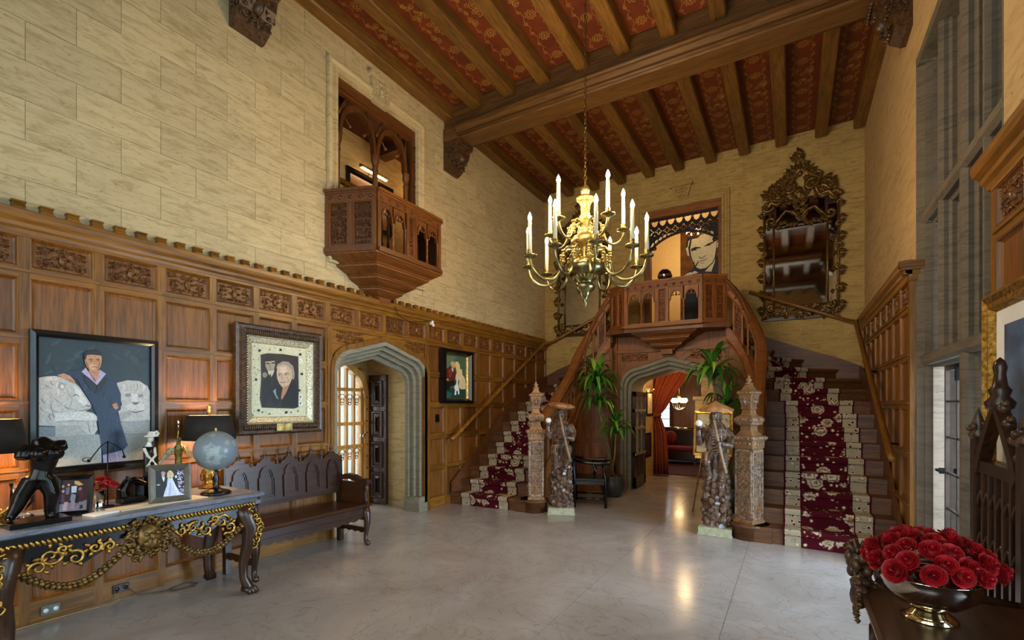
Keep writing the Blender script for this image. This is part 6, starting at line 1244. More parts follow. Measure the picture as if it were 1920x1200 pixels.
for i in range(5): arm(upp, .415, 3.54, i*2*PI/5+.62)
m = MB(); z = 3.945; k = 0
while z < 6.0:
    pts = [(CX+(.014*cos(t) if k % 2 else 0), CY+(0 if k % 2 else .014*cos(t)), z+.027+.027*sin(t)) for t in [i*PI/4 for i in range(8)]]
    m.tube(pts, .0045, 4, True); z += .046; k += 1
tag(m.build('chain', plain('chain_brass', '6a4f2c', .4, .8), ch), kind='stuff')
MB().lathe([(0, 0), (.03, 0), (.06, .03), (.07, .08), (0, .08)], (CX, CY, 6.055), 12).build('ceiling_rose', BRASS, ch)
MB().box(CX-.05, CX+.05, CY-.05, CY+.05, 6.13, 6.14).build('ceiling_plate', BRASS, ch)
for k in range(5): lamp('chandelier_light', (CX+.52*cos(k*2*PI/5), CY+.52*sin(k*2*PI/5), 3.70), 34, (1, .74, .42), .06)

# ------------------------------------------------------------ carved fishermen
WOODS = carved('root_carving', '2e1c13', '7a5d48', .3, 0, 22); WOODL = carved('hat_wood', '7a4f2a', 'b98454', .55, 0, 16)
def fisherman(label, x, y, rot, hat_tilt, hat, seed):
    pl = thing('plinth', 'square pale green stone plinth under the %s fisherman carving' % ('left' if x < -2 else 'right'), 'plinth', (x, y, 0))
    M0 = Tm(x, y, 0) @ Rz(rot)
    MB().box(-.19, .19, -.19, .19, 0, .10, M0).box(-.20, .20, -.20, .20, .0, .02, M0).build('block', plain('plinth_stone', 'a8a688', .6), pl, .005)
    t = thing('fisherman_carving', label, 'statue', (x, y, .10)); M_ = Tm(x, y, .10) @ Rz(rot); r = random.Random(seed)
    m = MB(); m.lathe([(.16, 0), (.15, .05), (.125, .3), (.12, .55), (.10, .7)], M=M_, n=10, smooth=False)
    for i in range(120):
        z = .03+.70*(i/120); a = i*2.399+r.uniform(-.3, .3); rad = (.155-.05*z)*r.uniform(.9, 1.05); s = r.uniform(.035, .055)
        m.ell((0, 0, 0), (s, s*.9, s*1.05), 5, 4, M=M_ @ Tm(rad*cos(a), rad*sin(a)*.9, z) @ RM('Z', r.uniform(0, 6)) @ RM('X', r.uniform(-.5, .5)), smooth=False)
    m.build('rock_base', WOODS, t)
    B_ = MB(); V = lambda *p: M_ @ Vector(p)
    B_.tube([V(0, .02, .66), V(0, .03, .78), V(0, .03, .90), V(0, .02, 1.02), V(0, .0, 1.14), V(0, -.01, 1.24), V(0, -.03, 1.30)], [.10, .125, .12, .125, .14, .10, .055], 12)
    B_.ell(V(0, -.055, 1.375), (.062, .07, .085), 12, 9)                       # head
    B_.ell(V(0, -.125, 1.37), (.012, .02, .022), 6, 5); B_.ell(V(0, -.10, 1.32), (.045, .03, .05), 8, 6)   # nose, beard
    for s in (-1, 1):
        B_.ell(V(s*.026, -.115, 1.405), (.018, .012, .008), 6, 4); B_.ell(V(s*.066, -.045, 1.375), (.014, .018, .028), 6, 5); B_.ell(V(s*.03, -.108, 1.36), (.02, .015, .02), 6, 5)
        B_.tube([V(s*.06, .0, .80), V(s*.10, -.12, .86), V(s*.095, -.15, .80), V(s*.075, -.12, .66), V(s*.07, -.11, .60)], [.075, .066, .06, .045, .04], 9)
        B_.tube([V(s*.07, -.11, .60), V(s*.08, -.17, .575)], [.035, .022], 7)
    # arm holding the pearl
    B_.tube([V(-.11, -.01, 1.20), V(-.17, -.03, 1.08), V(-.185, -.10, 1.02), V(-.19, -.13, 1.12), V(-.185, -.135, 1.19)], [.06, .055, .045, .036, .026], 9)
    for k in range(5): a = -1.2+k*.62; B_.tube([V(-.185, -.135, 1.19), V(-.185+.035*sin(a), -.135-.035*cos(a), 1.215), V(-.185+.034*sin(a), -.135-.034*cos(a), 1.245)], [.012, .009, .006], 5)
    # arm gripping the pipe
    B_.tube([V(.11, -.01, 1.20), V(.175, -.03, 1.08), V(.165, -.12, 1.0), V(.09, -.17, 1.02), V(.055, -.18, 1.035)], [.06, .055, .045, .034, .026], 9)
    for k in range(4): z = 1.005+k*.017; B_.tube([V(.075, -.175, z), V(.055, -.215, z), V(.022, -.205, z-.005), V(.02, -.18, z-.005)], [.011, .010, .009, .006], 5)
    B_.tube([V(.06, -.17, 1.06), V(.03, -.165, 1.075), V(.015, -.18, 1.07)], [.011, .009, .006], 5)
    for k in range(9): z = .9+.035*k; B_.tube([V(-.12, -.07, z+.08), V(-.03, -.13, z), V(.08, -.115, z+.03)], .012, 5)
    remesh(B_.build('body', WOODS, t), .009)
    h = MB()
    for k in range(40): a = r.uniform(0, 6.28); z = r.uniform(1.29, 1.46); h.ell(V(.068*cos(a), -.05+.075*sin(a) if sin(a) > -.4 else -.03, z), .018, 5, 4)
    for k in range(14): h.ell(V(r.uniform(-.035, .035), -.125+r.uniform(-.015, .01), r.uniform(1.27, 1.335)), .013, 5, 4)
    h.build('hair', WOODS, t)
    HM = M_ @ Tm(0, -.045, 1.445) @ RM('Y', hat_tilt) @ RM('X', .08)
    MB().lathe(hat, M=HM, n=20).build('hat', WOODL, t)
    MB().tube([V(-.02, -.15, 1.375), V(.03, -.185, 1.12), V(.10, -.215, .82), V(.135, -.225, .68)], [.016, .017, .018, .019], 8).build('pipe', plain('bamboo', '8f7456', .5), t)
    MB().ell(V(-.185, -.14, 1.27), .043, 14, 10).build('pearl', plain('white_pearl', 'efe8e0', .25, var=.02), t)
fisherman('dark root carving of a fisherman with upturned flat hat beside left newel', -2.97, 6.55, .42, .12, [(.0, .0), (.12, .0), (.195, .035), (.20, .055), (.15, .075), (.05, .085), (0, .085)], 1)
fisherman('dark root carving of a fisherman with pointed conical hat beside right newel', -.815, 6.47, .0, .0, [(.0, .0), (.10, -.005), (.20, -.02), (.205, -.005), (.11, .05), (.03, .09), (0, .11)], 2)

# ------------------------------------------------------------ armchair and plants below the gallery
ac = thing('armchair', 'black wooden armchair with curved arms beside the left fisherman', 'chair', (-2.80, 7.30, 0)); MA = Tm(-2.80, 7.30, 0) @ Rz(.35)
V = lambda *p: MA @ Vector(p)
MB().box(-.26, .26, -.27, .27, .41, .46, MA).build('seat', BLACK, ac, .012); MB().box(-.25, .25, -.26, .26, .36, .41, MA).build('seat_rail', BLACK, ac)
for x_, y_, top in ((.24, -.25, .68), (.24, .25, .68), (-.24, -.25, 1.12), (-.24, .25, 1.12)):
    m = MB(); m.tube([V(x_, y_, 0), V(x_, y_, .45), V(x_+(-.06 if top > 1 else -.05), y_, top)], [.026, .026, .02], 6); m.build('leg', BLACK, ac)
for y_ in (-.25, .25):
    m = MB(); m.tube([V(-.27, y_, .74), V(-.05, y_*1.05, .70), V(.12, y_*1.08, .69), V(.24, y_*1.08, .70), V(.30, y_*1.04, .68)], [.022, .024, .03, .034, .024], 7); m.build('armrest', BLACK, ac)
    MB().tube([V(.05, y_, .45), V(.10, y_*1.06, .56), V(.04, y_*1.08, .69)], .018, 6).build('arm_support', BLACK, ac); MB().tube([V(-.24, y_, .14), V(.24, y_, .14)], .018, 6).build('stretcher', BLACK, ac)
m = MB(); m.tube([V(-.29, -.25, 1.08), V(-.32, 0, 1.15), V(-.29, .25, 1.08)], .026, 7); m.build('top_rail', BLACK, ac); MB().prism([(-.07, .46), (.07, .46), (.05, .7), (.09, .9), (.06, 1.1), (-.06, 1.1), (-.09, .9), (-.05, .7)], 'x', -.29, -.27, MA).build('back_splat', BLACK, ac)
MB().tube([V(-.22, -.25, .1), V(-.22, .25, .1)], .018, 6).build('stretcher', BLACK, ac)
def leaf_mesh(l, wd, droop, seed):
    m = MB(); n = 9; vs = []
    for i in range(n+1):
        t = i/n; a = 1.15-droop*t; x = l*(t*.55+.28*sin(t*1.8)); z = l*(.42*sin(min(t*2.2, PI))-droop*.42*t*t); ww = wd*(sin(PI*min(1, t*.9+.1))**.7)*(1-t*.2)+.001
        vs += [(x, -ww, z+.006), (x, 0, z), (x, ww, z+.006)]
    fs = []
    for i in range(n): fs += [(3*i, 3*i+1, 3*i+4, 3*i+3), (3*i+1, 3*i+2, 3*i+5, 3*i+4)]
    m.add(vs, fs, True); return m.mesh('leaf', LEAFM)
def leaf_mat():
    m, nt, B, N, L = newmat('dracaena_leaf'); ov, orr = obj_random_vec(N, L); r = ramp(N, L, orr, [(0, hx('1f4712')), (.5, hx('3f7a1e')), (.85, hx('5c8f2a')), (1, hx('a2b545'))]); L.new(r.outputs[0], B.inputs['Base Color']); B.inputs['Roughness'].default_value = .35; return m
LEAFM = leaf_mat(); LF = [leaf_mesh(1, .055, d, i) for i, d in enumerate((.6, 1.1, 1.6))]
def plant(label, pot_label, px, py, pot, canes, group):
    pt = thing('plant_pot', pot_label, 'pot', (px, py, 0)); MB().lathe([(.14, 0), (.17, .03), (.22, .16), (.225, .25), (.20, .34), (.205, .36), (.19, .36), (.185, .33), (0, .33)], (px, py, 0), 20).build('bowl', pot, pt)
    MB().lathe([(.18, .331), (0, .34)], (px, py, 0), 12).build('soil', plain('soil', '2a1c12', .9), pt)
    t = thing('potted_plant', label, 'plant', (px, py, .335), group)
    for j, (x, y, z, size, nl) in enumerate(canes):
        MB().tube([(px+.03*cos(j*2.1), py+.03*sin(j*2.1), .335), ((px+x)/2, (py+y)/2+.02, (z+.3)/2), (x, y, z)], [.018, .015, .013], 6).build('stem', STEM, t)
        for i in range(nl):
            a = i*2.399+j; s = size*rnd.uniform(.75, 1.15); tl = (i/nl)
            inst(LF[0 if tl > .85 else 1 if tl > .5 else 2], 'leaf', t, (x, y, z-.10+.16*tl), (rnd.uniform(-.2, .2), -(.7 if tl > .7 else .15)*tl, a), (s, s*1.25, s))
plant('leafy green dracaena with three heads beside the black armchair', 'round grey pot behind the black armchair', -2.72, 8.18, plain('grey_pot', '3d3835', .35), [(-2.95, 8.02, 2.02, .56, 42), (-2.93, 7.98, 1.66, .46, 32), (-2.60, 8.0, 1.20, .46, 32)], 'dracaena plants')
plant('leafy green dracaena rising behind the right fisherman carving', 'round dark pot behind the right fisherman', -.76, 7.92, plain('dark_pot', '2a2522', .4), [(-1.06, 7.88, 2.08, .58, 40), (-.86, 7.9, 1.62, .5, 28), (-.9, 7.85, 1.15, .4, 18)], 'dracaena plants')
ez = thing('easel', 'slender gilt easel behind the right fisherman carving', 'easel', (-1.05, 7.75, 0))
for a, b in (((-1.29, 7.62, 0), (-1.05, 7.85, 1.75)), ((-.78, 7.62, 0), (-.98, 7.85, 1.75)), ((-1.02, 8.20, 0), (-1.02, 7.86, 1.7))): MB().tube([a, b], .012, 6).build('leg', GOLD, ez)
MB().box(-1.26, -.78, 7.62, 7.69, .80, .84).build('ledge', GOLD, ez)
ep = thing('easel_picture', 'gilt framed picture resting on the slender easel', 'picture', (-1.02, 7.68, .845)); G = lambda u, v, h: (-1.02+u, 7.67+v*.16-h, .845+v)
MB().frame([(0, 0), (0, .025), (.03, .03), (.045, .008)], -.27, .27, 0, .66, G).build('frame', GOLD, ep); m = MB(); fbox(m, G, -.25, .25, .02, .64, 0, .008); m.build('print', plain('cream_print', 'c7b893', .6), ep)

# ------------------------------------------------------------ gilt mirrors on the back wall
def mirror(label, xc):
    t = thing('mirror', label, 'mirror', (xc, 9.72, 3.1), 'gilt mirrors'); F = lambda u, v, h: (xc+u, 9.745-h, 3.1+v)
    m = MB(); fbox(m, F, -.40, .40, .22, 1.62, .012, .016); fbox(m, F, -.36, .36, 1.6, 2.05, .012, .016); m.build('mirror_glass', MIRROR, t)
    m = MB()
    for s in (-1, 1): fbox(m, F, s*.475-.065, s*.475+.065, .25, 1.9, .012, .015)
    fbox(m, F, -.5, .5, .06, .2, .012, .015); m.build('border_glass', MIRROR, t)
    m = MB(); fbox(m, F, -.56, .56, 0, 2.1, -.005, .010); fbox(m, F, -.56, .56, -.01, .04, 0, .05); m.build('back_board', DARKX, t)
    for nm, rct, rr in (('inner_frame', (-.40, .40, .22, 1.66), .018), ('outer_frame', (-.55, .55, .05, 2.0), .020)):
        a, b, c_, d = rct; m = MB()
        for P in (((a, c_), (a, d)), ((b, c_), (b, d)), ((a, c_), (b, c_))): m.tube([F(*P[0], .03), F(*P[1], .03)], rr, 6)
        m.build(nm, GOLDD, t)
    r = random.Random(4); m = MB()
    def sc(u, v, rad, a0, d, tw=.016, turns=1.2):
        P = spiral(u, v, rad, turns, a0, d, 14); m.tube([F(p[0], p[1], .045) for p in P], [1.7*tw*(1-.5*i/14) for i in range(15)], 6)
    def lf(u, v, a, l, wd):
        ca, sa = cos(a), sin(a); l *= 1.25; wd *= 1.7; pts = [(0, 0, .03), (l*.3, wd, .05), (l*.65, wd*.6, .05), (l, 0, .03), (l*.65, -wd*.6, .05), (l*.3, -wd, .05), (l*.4, 0, .075)]
        m.add([F(u+p[0]*ca-p[1]*sa, v+p[0]*sa+p[1]*ca, p[2]) for p in pts], [(i, (i+1) % 6, 6) for i in range(6)])
    for i in range(26):
        v = .1+i*.072
        for s in (-1, 1):
            if i % 2 == 0: lf(s*.555, v, PI/2-s*(.9+.5*(i % 4)), .11, .022)
            if i % 5 == 0: sc(s*.56, v, .045, r.uniform(0, 6), s)
            if i % 4 == 1: lf(s*.47, v, r.uniform(0, 6), .07, .02)
    for i in range(13): lf(-.5+i*.083, .07, r.uniform(0, 6), .10, .025); sc(-.5+i*.083, .2 if i % 2 else .08, .04, r.uniform(0, 6), 1)
    for s in (-1, 1):
        sc(s*.50, 2.02, .10, 0, s, .022); sc(s*.34, 2.12, .12, 2, -s, .024); sc(s*.17, 2.28, .11, 1, s, .022); sc(s*.44, 1.75, .08, 4, s, .02); sc(s*.44, .2, .07, 1, -s, .02)
        m.tube([F(s*a, b, .05) for a, b in ((.53, 1.95), (.42, 2.12), (.28, 2.08), (.22, 2.22), (.30, 2.36), (.16, 2.46), (.08, 2.56))], [.034, .038, .034, .036, .034, .03, .022], 6)
        m.tube([F(s*a, b, .05) for a, b in ((0, 1.72), (.10, 1.86), (.22, 1.90), (.30, 1.80), (.40, 1.68))], [.026, .026, .024, .022, .018], 6)
        for k in range(9): lf(s*(.10+.05*k), 2.45-.04*k+r.uniform(-.05, .08), PI/2-s*r.uniform(.1, 1.3), .13, .028)
        for k in range(7): lf(s*(.04+.05*k), 1.70+r.uniform(-.02, .03), -PI/2+s*r.uniform(.3, 1.2), .09, .024)
    for k in range(11): lf(0, 2.46, PI*(k+.5)/11, .24, .024)
    for k in range(60):
        u = r.uniform(0, .5); v = 2.02+r.uniform(0, 1)*(.62-.75*u)
        for s in (-1, 1): lf(s*u, v, PI/2-s*r.uniform(-.6, 1.6), .10, .024)
    for s in (-1, 1): sc(s*.26, 2.42, .08, 3, -s, .018); sc(s*.10, 2.62, .06, 1, s, .016); sc(s*.40, 2.26, .07, 5, s, .018)
    for k in range(7): lf(r.uniform(-.05, .05), 2.70+.02*k, PI/2+r.uniform(-.8, .8), .14, .026)
    for k in range(7): lf(0, 1.70+.06*k, PI/2+(1 if k % 2 else -1)*.7, .16, .03)
    m.ell(F(0, 2.5, .05), .045, 8, 6); m.build('gilt_carving', GOLDD, t)
mirror('tall gilt rococo mirror with shell crest above the right staircase', .12)
mirror('tall gilt rococo mirror above the left staircase behind the chandelier', -3.92)

# ------------------------------------------------------------ landing doorway: frame, fretted valance, portrait
df = group_struct('door_4', (-1.86, 9.85, 2.93), 'dark timber frame with fretted valance in the landing doorway')
FW = plain('dark_fretwork', '1d110a', .4)
for x in (-2.57, -1.20): MB().box(x, x+.09, 9.78, 9.95, 2.93, 5.48).build('post', REDZ, df)
MB().box(-2.60, -1.12, 9.77, 9.95, 5.34, 5.50).build('head', REDX, df)
x0, x1 = -2.48, -1.20; n = 8; cw_ = (x1-x0)/n
def fret(u, v):
    e = 4.72+.27*max(0., sin(PI*(u-x0)/(x1-x0)))**.7
    if v < e or v > 5.34: return False
    if v < e+.03 or v > 5.31: return True
    i = (u-x0)/cw_; a = (i-math.floor(i)-.5)*cw_; b = ((i+.5)-math.floor(i+.5)-.5)*cw_
    X, Y = a/.052, (v-5.235)/.052
    if (X*X+Y*Y-1)**3-X*X*Y**3 < 0: return False                        # heart
    if .060 < math.hypot(a, v-5.262) < .072 and v > 5.27: return False       # hood over the heart
    r_ = math.hypot(b, v-5.095); t_ = math.atan2(v-5.095, b); q = .056+.014*cos(4*t_)
    if q-.020 < r_ < q: return False                                         # quatrefoil ring
    if math.hypot(b, v-5.09) > .1 and abs(a) < .03 and abs(v-5.03) < .03 and abs(a)+abs(v-5.03) < .034: return False
    w_ = ((i*2)-math.floor(i*2)-.5)*cw_/2
    if math.hypot(w_, (v-e-.062)*1.0) < .030 and v < 5.02: return False
    return True
m = MB(); ds = .008; nx, nz_ = int((x1-x0)/ds), int(.64/ds)
for j in range(nz_):
    v = 4.70+(j+.5)*ds; run = None
    for i in range(nx+1):
        on = i < nx and fret(x0+(i+.5)*ds, v)
        if on and run is None: run = i
        if not on and run is not None: m.box(x0+run*ds, x0+i*ds, 9.85, 9.87, v-ds/2, v+ds/2); run = None
vl = m.build('fretwork', FW, df)
m = MB(); E_ = [(x0+(x1-x0)*i/16, 4.70+.29*sin(PI*i/16)**.7) for i in range(17)]; m.ring(E_, [(a, b+.035) for a, b in E_], 'y', 9.84, 9.88)
for s in (0, 16): m.ell((E_[s][0]+(.07 if s == 0 else -.07), 9.86, 4.76), (.05, .02, .045), 7, 5)
m.build('valance_edge', FW, vl)
cp = thing('portrait_board', 'black and cream cut-out portrait of a face with pipe on the landing', 'portrait', (-1.55, 10.45, 3.3))
MB().box(-2.02, -1.15, 10.47, 10.49, 3.0, 5.35).build('amber_panel', plain('amber_panel', '8d5312', .35, .3, var=.5, vscale=6), cp)
P = []
art('cutout', lambda u, v, h: (-1.97+.72*u, 10.46-h, 4.27+1.08*v)).build('face', PAINT, cp)
MB().box(-1.98, -1.2, 10.461, 10.47, 3.3, 4.28).build('lower_board', BLACK, cp)
MB().box(-2.0, -1.95, 10.49, 10.75, 2.93, 3.05).box(-1.25, -1.2, 10.49, 10.75, 2.93, 3.05).box(-1.98, -1.22, 10.49, 10.51, 2.93, 5.0).build('stand', BLACK, cp)
dm = thing('metal_dome', 'polished dark metal dome on the gallery rail below the portrait', 'ornament', (-1.86, 8.36, 3.725)); MB().lathe([(.10, 0), (.115, .03), (.118, .06), (.10, .12), (.06, .16), (0, .175)], (-1.86, 8.33, 3.722), 18).build('dome', plain('dark_chrome', '6a6058', .12, 1, .1), dm); MB().lathe([(.12, .05), (.122, .06), (.12, .07)], (-1.86, 8.33, 3.722), 18).build('rim', SILVER, dm)
hl = thing('hanging_lamp', 'small bronze hanging lamp with candles behind the landing doorway', 'lamp', (-1.75, 10.1, 4.92)); 
m = MB(); m.tube([(-1.70+.13*cos(t), 10.15+.13*sin(t), 5.02) for t in [2*PI*k/16 for k in range(16)]], .014, 5, True); m.lathe([(0, 0), (.03, .02), (.02, .06), (.04, .1), (.015, .16), (.01, .3)], (-1.70, 10.15, 4.94), 8)
for k in range(6): a = k*PI/3; m.tube([(-1.70, 10.15, 4.98), (-1.70+.08*cos(a), 10.15+.08*sin(a), 4.96), (-1.70+.13*cos(a), 10.15+.13*sin(a), 5.02)], .008, 5)
m.tube([(-1.70, 10.15, 5.22), (-1.70, 10.15, 6.0)], .006, 5); m.build('frame', carved('copper_bronze', '5a2e18', '9a5c34', .35, .8), hl)
for k in range(6): a = k*PI/3; MB().lathe([(.014, 0), (.014, .07), (.01, .08), (0, .11)], (-1.70+.13*cos(a), 10.15+.13*sin(a), 5.03), 7).build('candle', emis('small_bulb', (1, .75, .42), 8), hl)

# ------------------------------------------------------------ passage and far room furnishings
gd = group_struct('door_5', (-2.6, 9.4, 0), 'glazed oak door leaf folded back inside the central arch')
F = lambda u, v, h: (-2.60+h, 8.98+u, v)
for u0, u1, v0, v1 in ((0, .09, .03, 1.85), (.69, .78, .03, 1.85), (0, .78, .03, .22), (0, .78, 1.76, 1.85), (0, .78, .62, .70), (0, .78, 1.12, 1.18), (0, .78, 1.46, 1.52)): m = MB(); fbox(m, F, u0, u1, v0, v1, 0, .045); m.build('rail', DARKZ, gd)
m = MB(); fbox(m, F, .37, .41, .22, 1.76, .005, .04); m.build('mullion', DARKZ, gd); m = MB(); fbox(m, F, .05, .72, .7, 1.76, .018, .022); m.build('pane', MIRROR, gd); m = MB(); fbox(m, F, .05, .72, .2, .64, .015, .03); m.build('panel', DARKZ, gd)
m = MB()
for v in (.66, 1.15, 1.49): fbox(m, F, .02, .76, v-.025, v+.025, .045, .055)
m.build('highlight_bar', carved('highlight_white', 'a8a08a', 'e0dccb', .3, .6), gd)  # pale bars standing in for white highlights on the door rails
pp_ = thing('passage_picture', 'small lit picture with brass lamp on the passage wall', 'picture', (-2.74, 10.8, 1.38)); MB().frame([(0, 0), (0, .02), (.03, .025), (.05, .006)], 10.52, 11.06, 1.36, 1.90, lambda u, v, h: (-2.745+h, u, v)).build('frame', DARKZ, pp_); MB().box(-2.745, -2.738, 10.55, 11.03, 1.39, 1.87).build('print', plain('cream_mount', 'e3d2ab', .6), pp_)
m = MB(); m.tube([(-2.66, 10.65, 1.95), (-2.66, 10.95, 1.95)], .018, 6); m.tube([(-2.74, 10.8, 1.9), (-2.70, 10.8, 1.97), (-2.66, 10.8, 1.95)], .006, 4); m.build('picture_lamp', BRASS, pp_); lamp('passage_picture_light', (-2.62, 10.8, 1.92), 2.5, WARM, .02)
gr = thing('wall_grille', 'dark iron ventilation grille low on the passage wall', 'grille', (-2.74, 10.55, .45)); MB().frame([(0, 0), (0, .015), (.03, .015), (.03, 0)], 10.2, 10.92, .45, .98, lambda u, v, h: (-2.75+h, u, v)).build('frame', IRON, gr)
for i in range(12): MB().box(-2.748, -2.738, 10.23, 10.89, .485+i*.04, .507+i*.04).build('slat', IRON, gr)
def drape(label, prof):
    t = thing('curtain', label, 'curtain', (prof[0][1], 11.2, 0)); m = MB(); n = 60; vs = []
    for z, xa, xb, amp in prof:
        for i in range(n+1): u = i/n; vs.append((xa+(xb-xa)*u, 11.22+amp*sin(u*PI*17)+.4*amp*sin(u*31), z))
    m.add(vs, [(j*(n+1)+i, j*(n+1)+i+1, (j+1)*(n+1)+i+1, (j+1)*(n+1)+i) for j in range(len(prof)-1) for i in range(n)], True)
    o = m.build('cloth', VELV, t); o.modifiers.new('thick', 'SOLIDIFY').thickness = .006; return t
VELV = plain('rust_velvet', '8a3a14', .8, var=.2)
t = drape('rust velvet curtain gathered by a tie-back in the passage', [(.005, -3.0, -2.42, .045), (.5, -3.0, -2.44, .045), (1.0, -2.99, -2.48, .04), (1.28, -2.96, -2.58, .03), (1.36, -2.95, -2.62, .025), (1.5, -2.97, -2.5, .03), (1.9, -3.0, -2.25, .035), (2.3, -3.0, -1.95, .04), (2.6, -3.0, -1.6, .04)])
MB().lathe([(.19, -.05), (.21, -.02), (.21, .02), (.19, .05)], (-2.79, 11.22, 1.36), 16, sy=.35).build('tie_back', plain('tie_back_cloth', '6d2c10', .7), t)
sf = thing('sofa', 'dark carved sofa with red cushions in the far room', 'sofa', (-2.9, 13.6, 0))
MB().box(-3.7, -2.15, 13.3, 14.05, .12, .36).build('seat_base', DARKX, sf, .02); MB().box(-3.65, -2.2, 13.32, 13.95, .36, .48).build('seat_cushion', REDCLOTH, sf, .04); MB().box(-3.7, -2.15, 13.95, 14.12, .36, .92).build('backrest', DARKX, sf, .03); MB().tube([(-3.7, 14.03, .94), (-2.15, 14.03, .94)], .035, 8).build('back_rail', SILVER, sf)
for x in (-3.72, -2.2): MB().box(x-.04, x+.10, 13.3, 14.1, .36, .66).build('arm', DARKX, sf, .03)
for x in (-3.66, -2.2): MB().box(x-.03, x+.03, 13.32, 13.38, 0, .12).build('leg', DARKZ, sf)
for i, (x, a) in enumerate(((-3.3, .4), (-2.95, -.3))): tag(MB().ell((0, 0, 0), (.2, .07, .2), 10, 8, M=Tm(x, 13.84, .68) @ RM('Y', a) @ RM('X', -.2)).build('cushion', REDCLOTH), ('red velvet cushion at the left end of the far sofa', 'red velvet cushion in the middle of the far sofa')[i], 'cushion', 'sofa cushions')
fp = thing('fireplace', 'carved pale stone fireplace with overmantel in the far room', 'fireplace', (-1.6, 15.8, 0))
MB().box(-2.5, -2.2, 15.5, 15.99, 0, 1.3).build('pier', PSTONE, fp); MB().box(-.9, -.6, 15.5, 15.99, 0, 1.3).build('pier', PSTONE, fp); MB().box(-2.55, -.55, 15.45, 15.99, 1.3, 1.75).box(-2.6, -.5, 15.35, 15.99, 1.75, 1.85).build('mantel', PSTONE, fp); MB().box(-2.4, -.7, 15.6, 15.99, 1.85, 3.19).build('overmantel', PSTONE, fp)
for x in (-2.35, -.75): m = MB(); m.lathe([(.09, 0), (.09, .1), (.06, .14), (.055, 1.0), (.08, 1.05), (.1, 1.2)], (x, 15.48, 0), 10); m.build('column', PSTONE, fp)
MB().box(-2.2, -.9, 15.9, 15.98, 0, 1.3).build('hearth_back', BLACK, fp)
sl = thing('wall_sconce', 'glowing crystal wall light in the far room', 'lamp', (-2.9, 14.6, 1.5)); 
MB().tube([(-2.85, 14.6, 3.2), (-2.85, 14.6, 1.9)], .01, 5).lathe([(.02, 1.9), (.06, 1.86), (.03, 1.8)], (-2.85, 14.6, 0), 8).build('stem', BRASS, sl)
for k in range(6): a = k*PI/3; MB().lathe([(.03, 0), (.075, .06), (.05, .13), (0, .14)], (-2.85+.17*cos(a), 14.6+.17*sin(a), 1.66), 9).build('shade', emis('crystal_shade', (1, .70, .34), 5), sl)
m = MB()
for k in range(18): a = k*PI/9; m.tube([(-2.85+.2*cos(a), 14.6+.2*sin(a), 1.65), (-2.85+.16*cos(a), 14.6+.16*sin(a), 1.52), (-2.85, 14.6, 1.42)], .012, 4)
m.build('crystal', CLEAR, sl); lamp('sconce_light', (-2.85, 14.6, 1.55), 12, WARM, .1)
fw_ = group_struct('window_3', (-3.9, 15.0, .9), 'bright leaded window of the far room'); MB().frame([(0, 0), (0, .06), (.06, .06), (.06, 0)], -4.2, -3.35, .75, 2.2, lambda u, v, h: (u, 15.99-h, v)).build('frame', DARKZ, fw_)
MB().box(-4.15, -3.4, 15.985, 15.99, .8, 2.15).build('pane', emis('daylit_window', (.75, .85, 1), 2.0), fw_)
for i in range(1, 4): MB().box(-4.15, -3.4, 15.965, 15.985, .8+i*.34-.01, .8+i*.34+.01).build('glazing_bar', DARKX, fw_)
MB().box(-3.79, -3.76, 15.965, 15.985, .8, 2.15).build('glazing_bar', DARKZ, fw_)

# ------------------------------------------------------------ foreground: table, rose bowl, gothic chair, gilt picture
ft = thing('side_table', 'dark polished table with carved corner in the right foreground', 'table', (.62, 1.9, 0)); TH = .78
m = MB(); m.prism([(.27, TH-.035), (.262, TH-.02), (.262, TH-.008), (.275, TH), (.98, TH), (.98, TH-.035)], 'y', 1.05, 2.69); m.build('table_top', DARKY, ft)
MB().box(.32, .96, 1.10, 2.63, TH-.14, TH-.035).build('frieze', DARKY, ft); MB().box(.312, .322, 1.2, 2.5, TH-.125, TH-.055).build('frieze_panel', wood('inlay', '6b2a16', '95462a', 'y', .35), ft)
for x, y in ((.34, 2.60), (.93, 2.60), (.34, 1.14), (.93, 1.14)): m = MB(); m.lathe([(.05, 0), (.05, .05), (.03, .07), (.025, .12), (.05, .2), (.055, .3), (.035, .42), (.03, .5), (.05, .54), (.05, .64)], (x, y, 0), 10); m.build('leg', DARKZ, ft)
m = relief(90, .2, .2, .03, F=lambda u, v, h: (.262-h, 2.60+u, TH-.02+v)); m.merge(relief(91, .16, .16, .03, F=lambda u, v, h: (.32+u, 2.69+h, TH-.03+v))); m.ell((.28, 2.70, TH+.01), (.035, .035, .03), 8, 6)
for k in range(8): a = k*PI/4; m.ell((.28+.03*cos(a), 2.71, TH+.01+.03*sin(a)), (.014, .02, .014), 6, 4)
m.build('corner_carving', CARVED, ft)
m = MB(); m.lathe([(.03, 0), (.035, .03), (.02, .05), (.03, .08)], (.265, 2.715, TH-.02), 8); m.ell((.265, 2.715, TH+.11), (.04, .04, .05), 9, 7)
for k in range(10): a = k*.63; m.ell((.265+.035*cos(a), 2.715+.035*sin(a), TH+.06+.03*(k % 3)), (.02, .02, .03), 6, 5)
for k in range(7): a = k*.9; m.tube([(.265, 2.715, TH+.12), (.265+.045*cos(a), 2.715+.045*sin(a), TH+.18), (.265+.06*cos(a), 2.715+.06*sin(a), TH+.155)], [.018, .016, .006], 5)
m.build('corner_finial', CARVED, ft)
bx, by = .455, 2.40
rb = thing('rose_bowl', 'polished silver footed bowl holding red roses on the foreground table', 'bowl', (bx, by, TH))
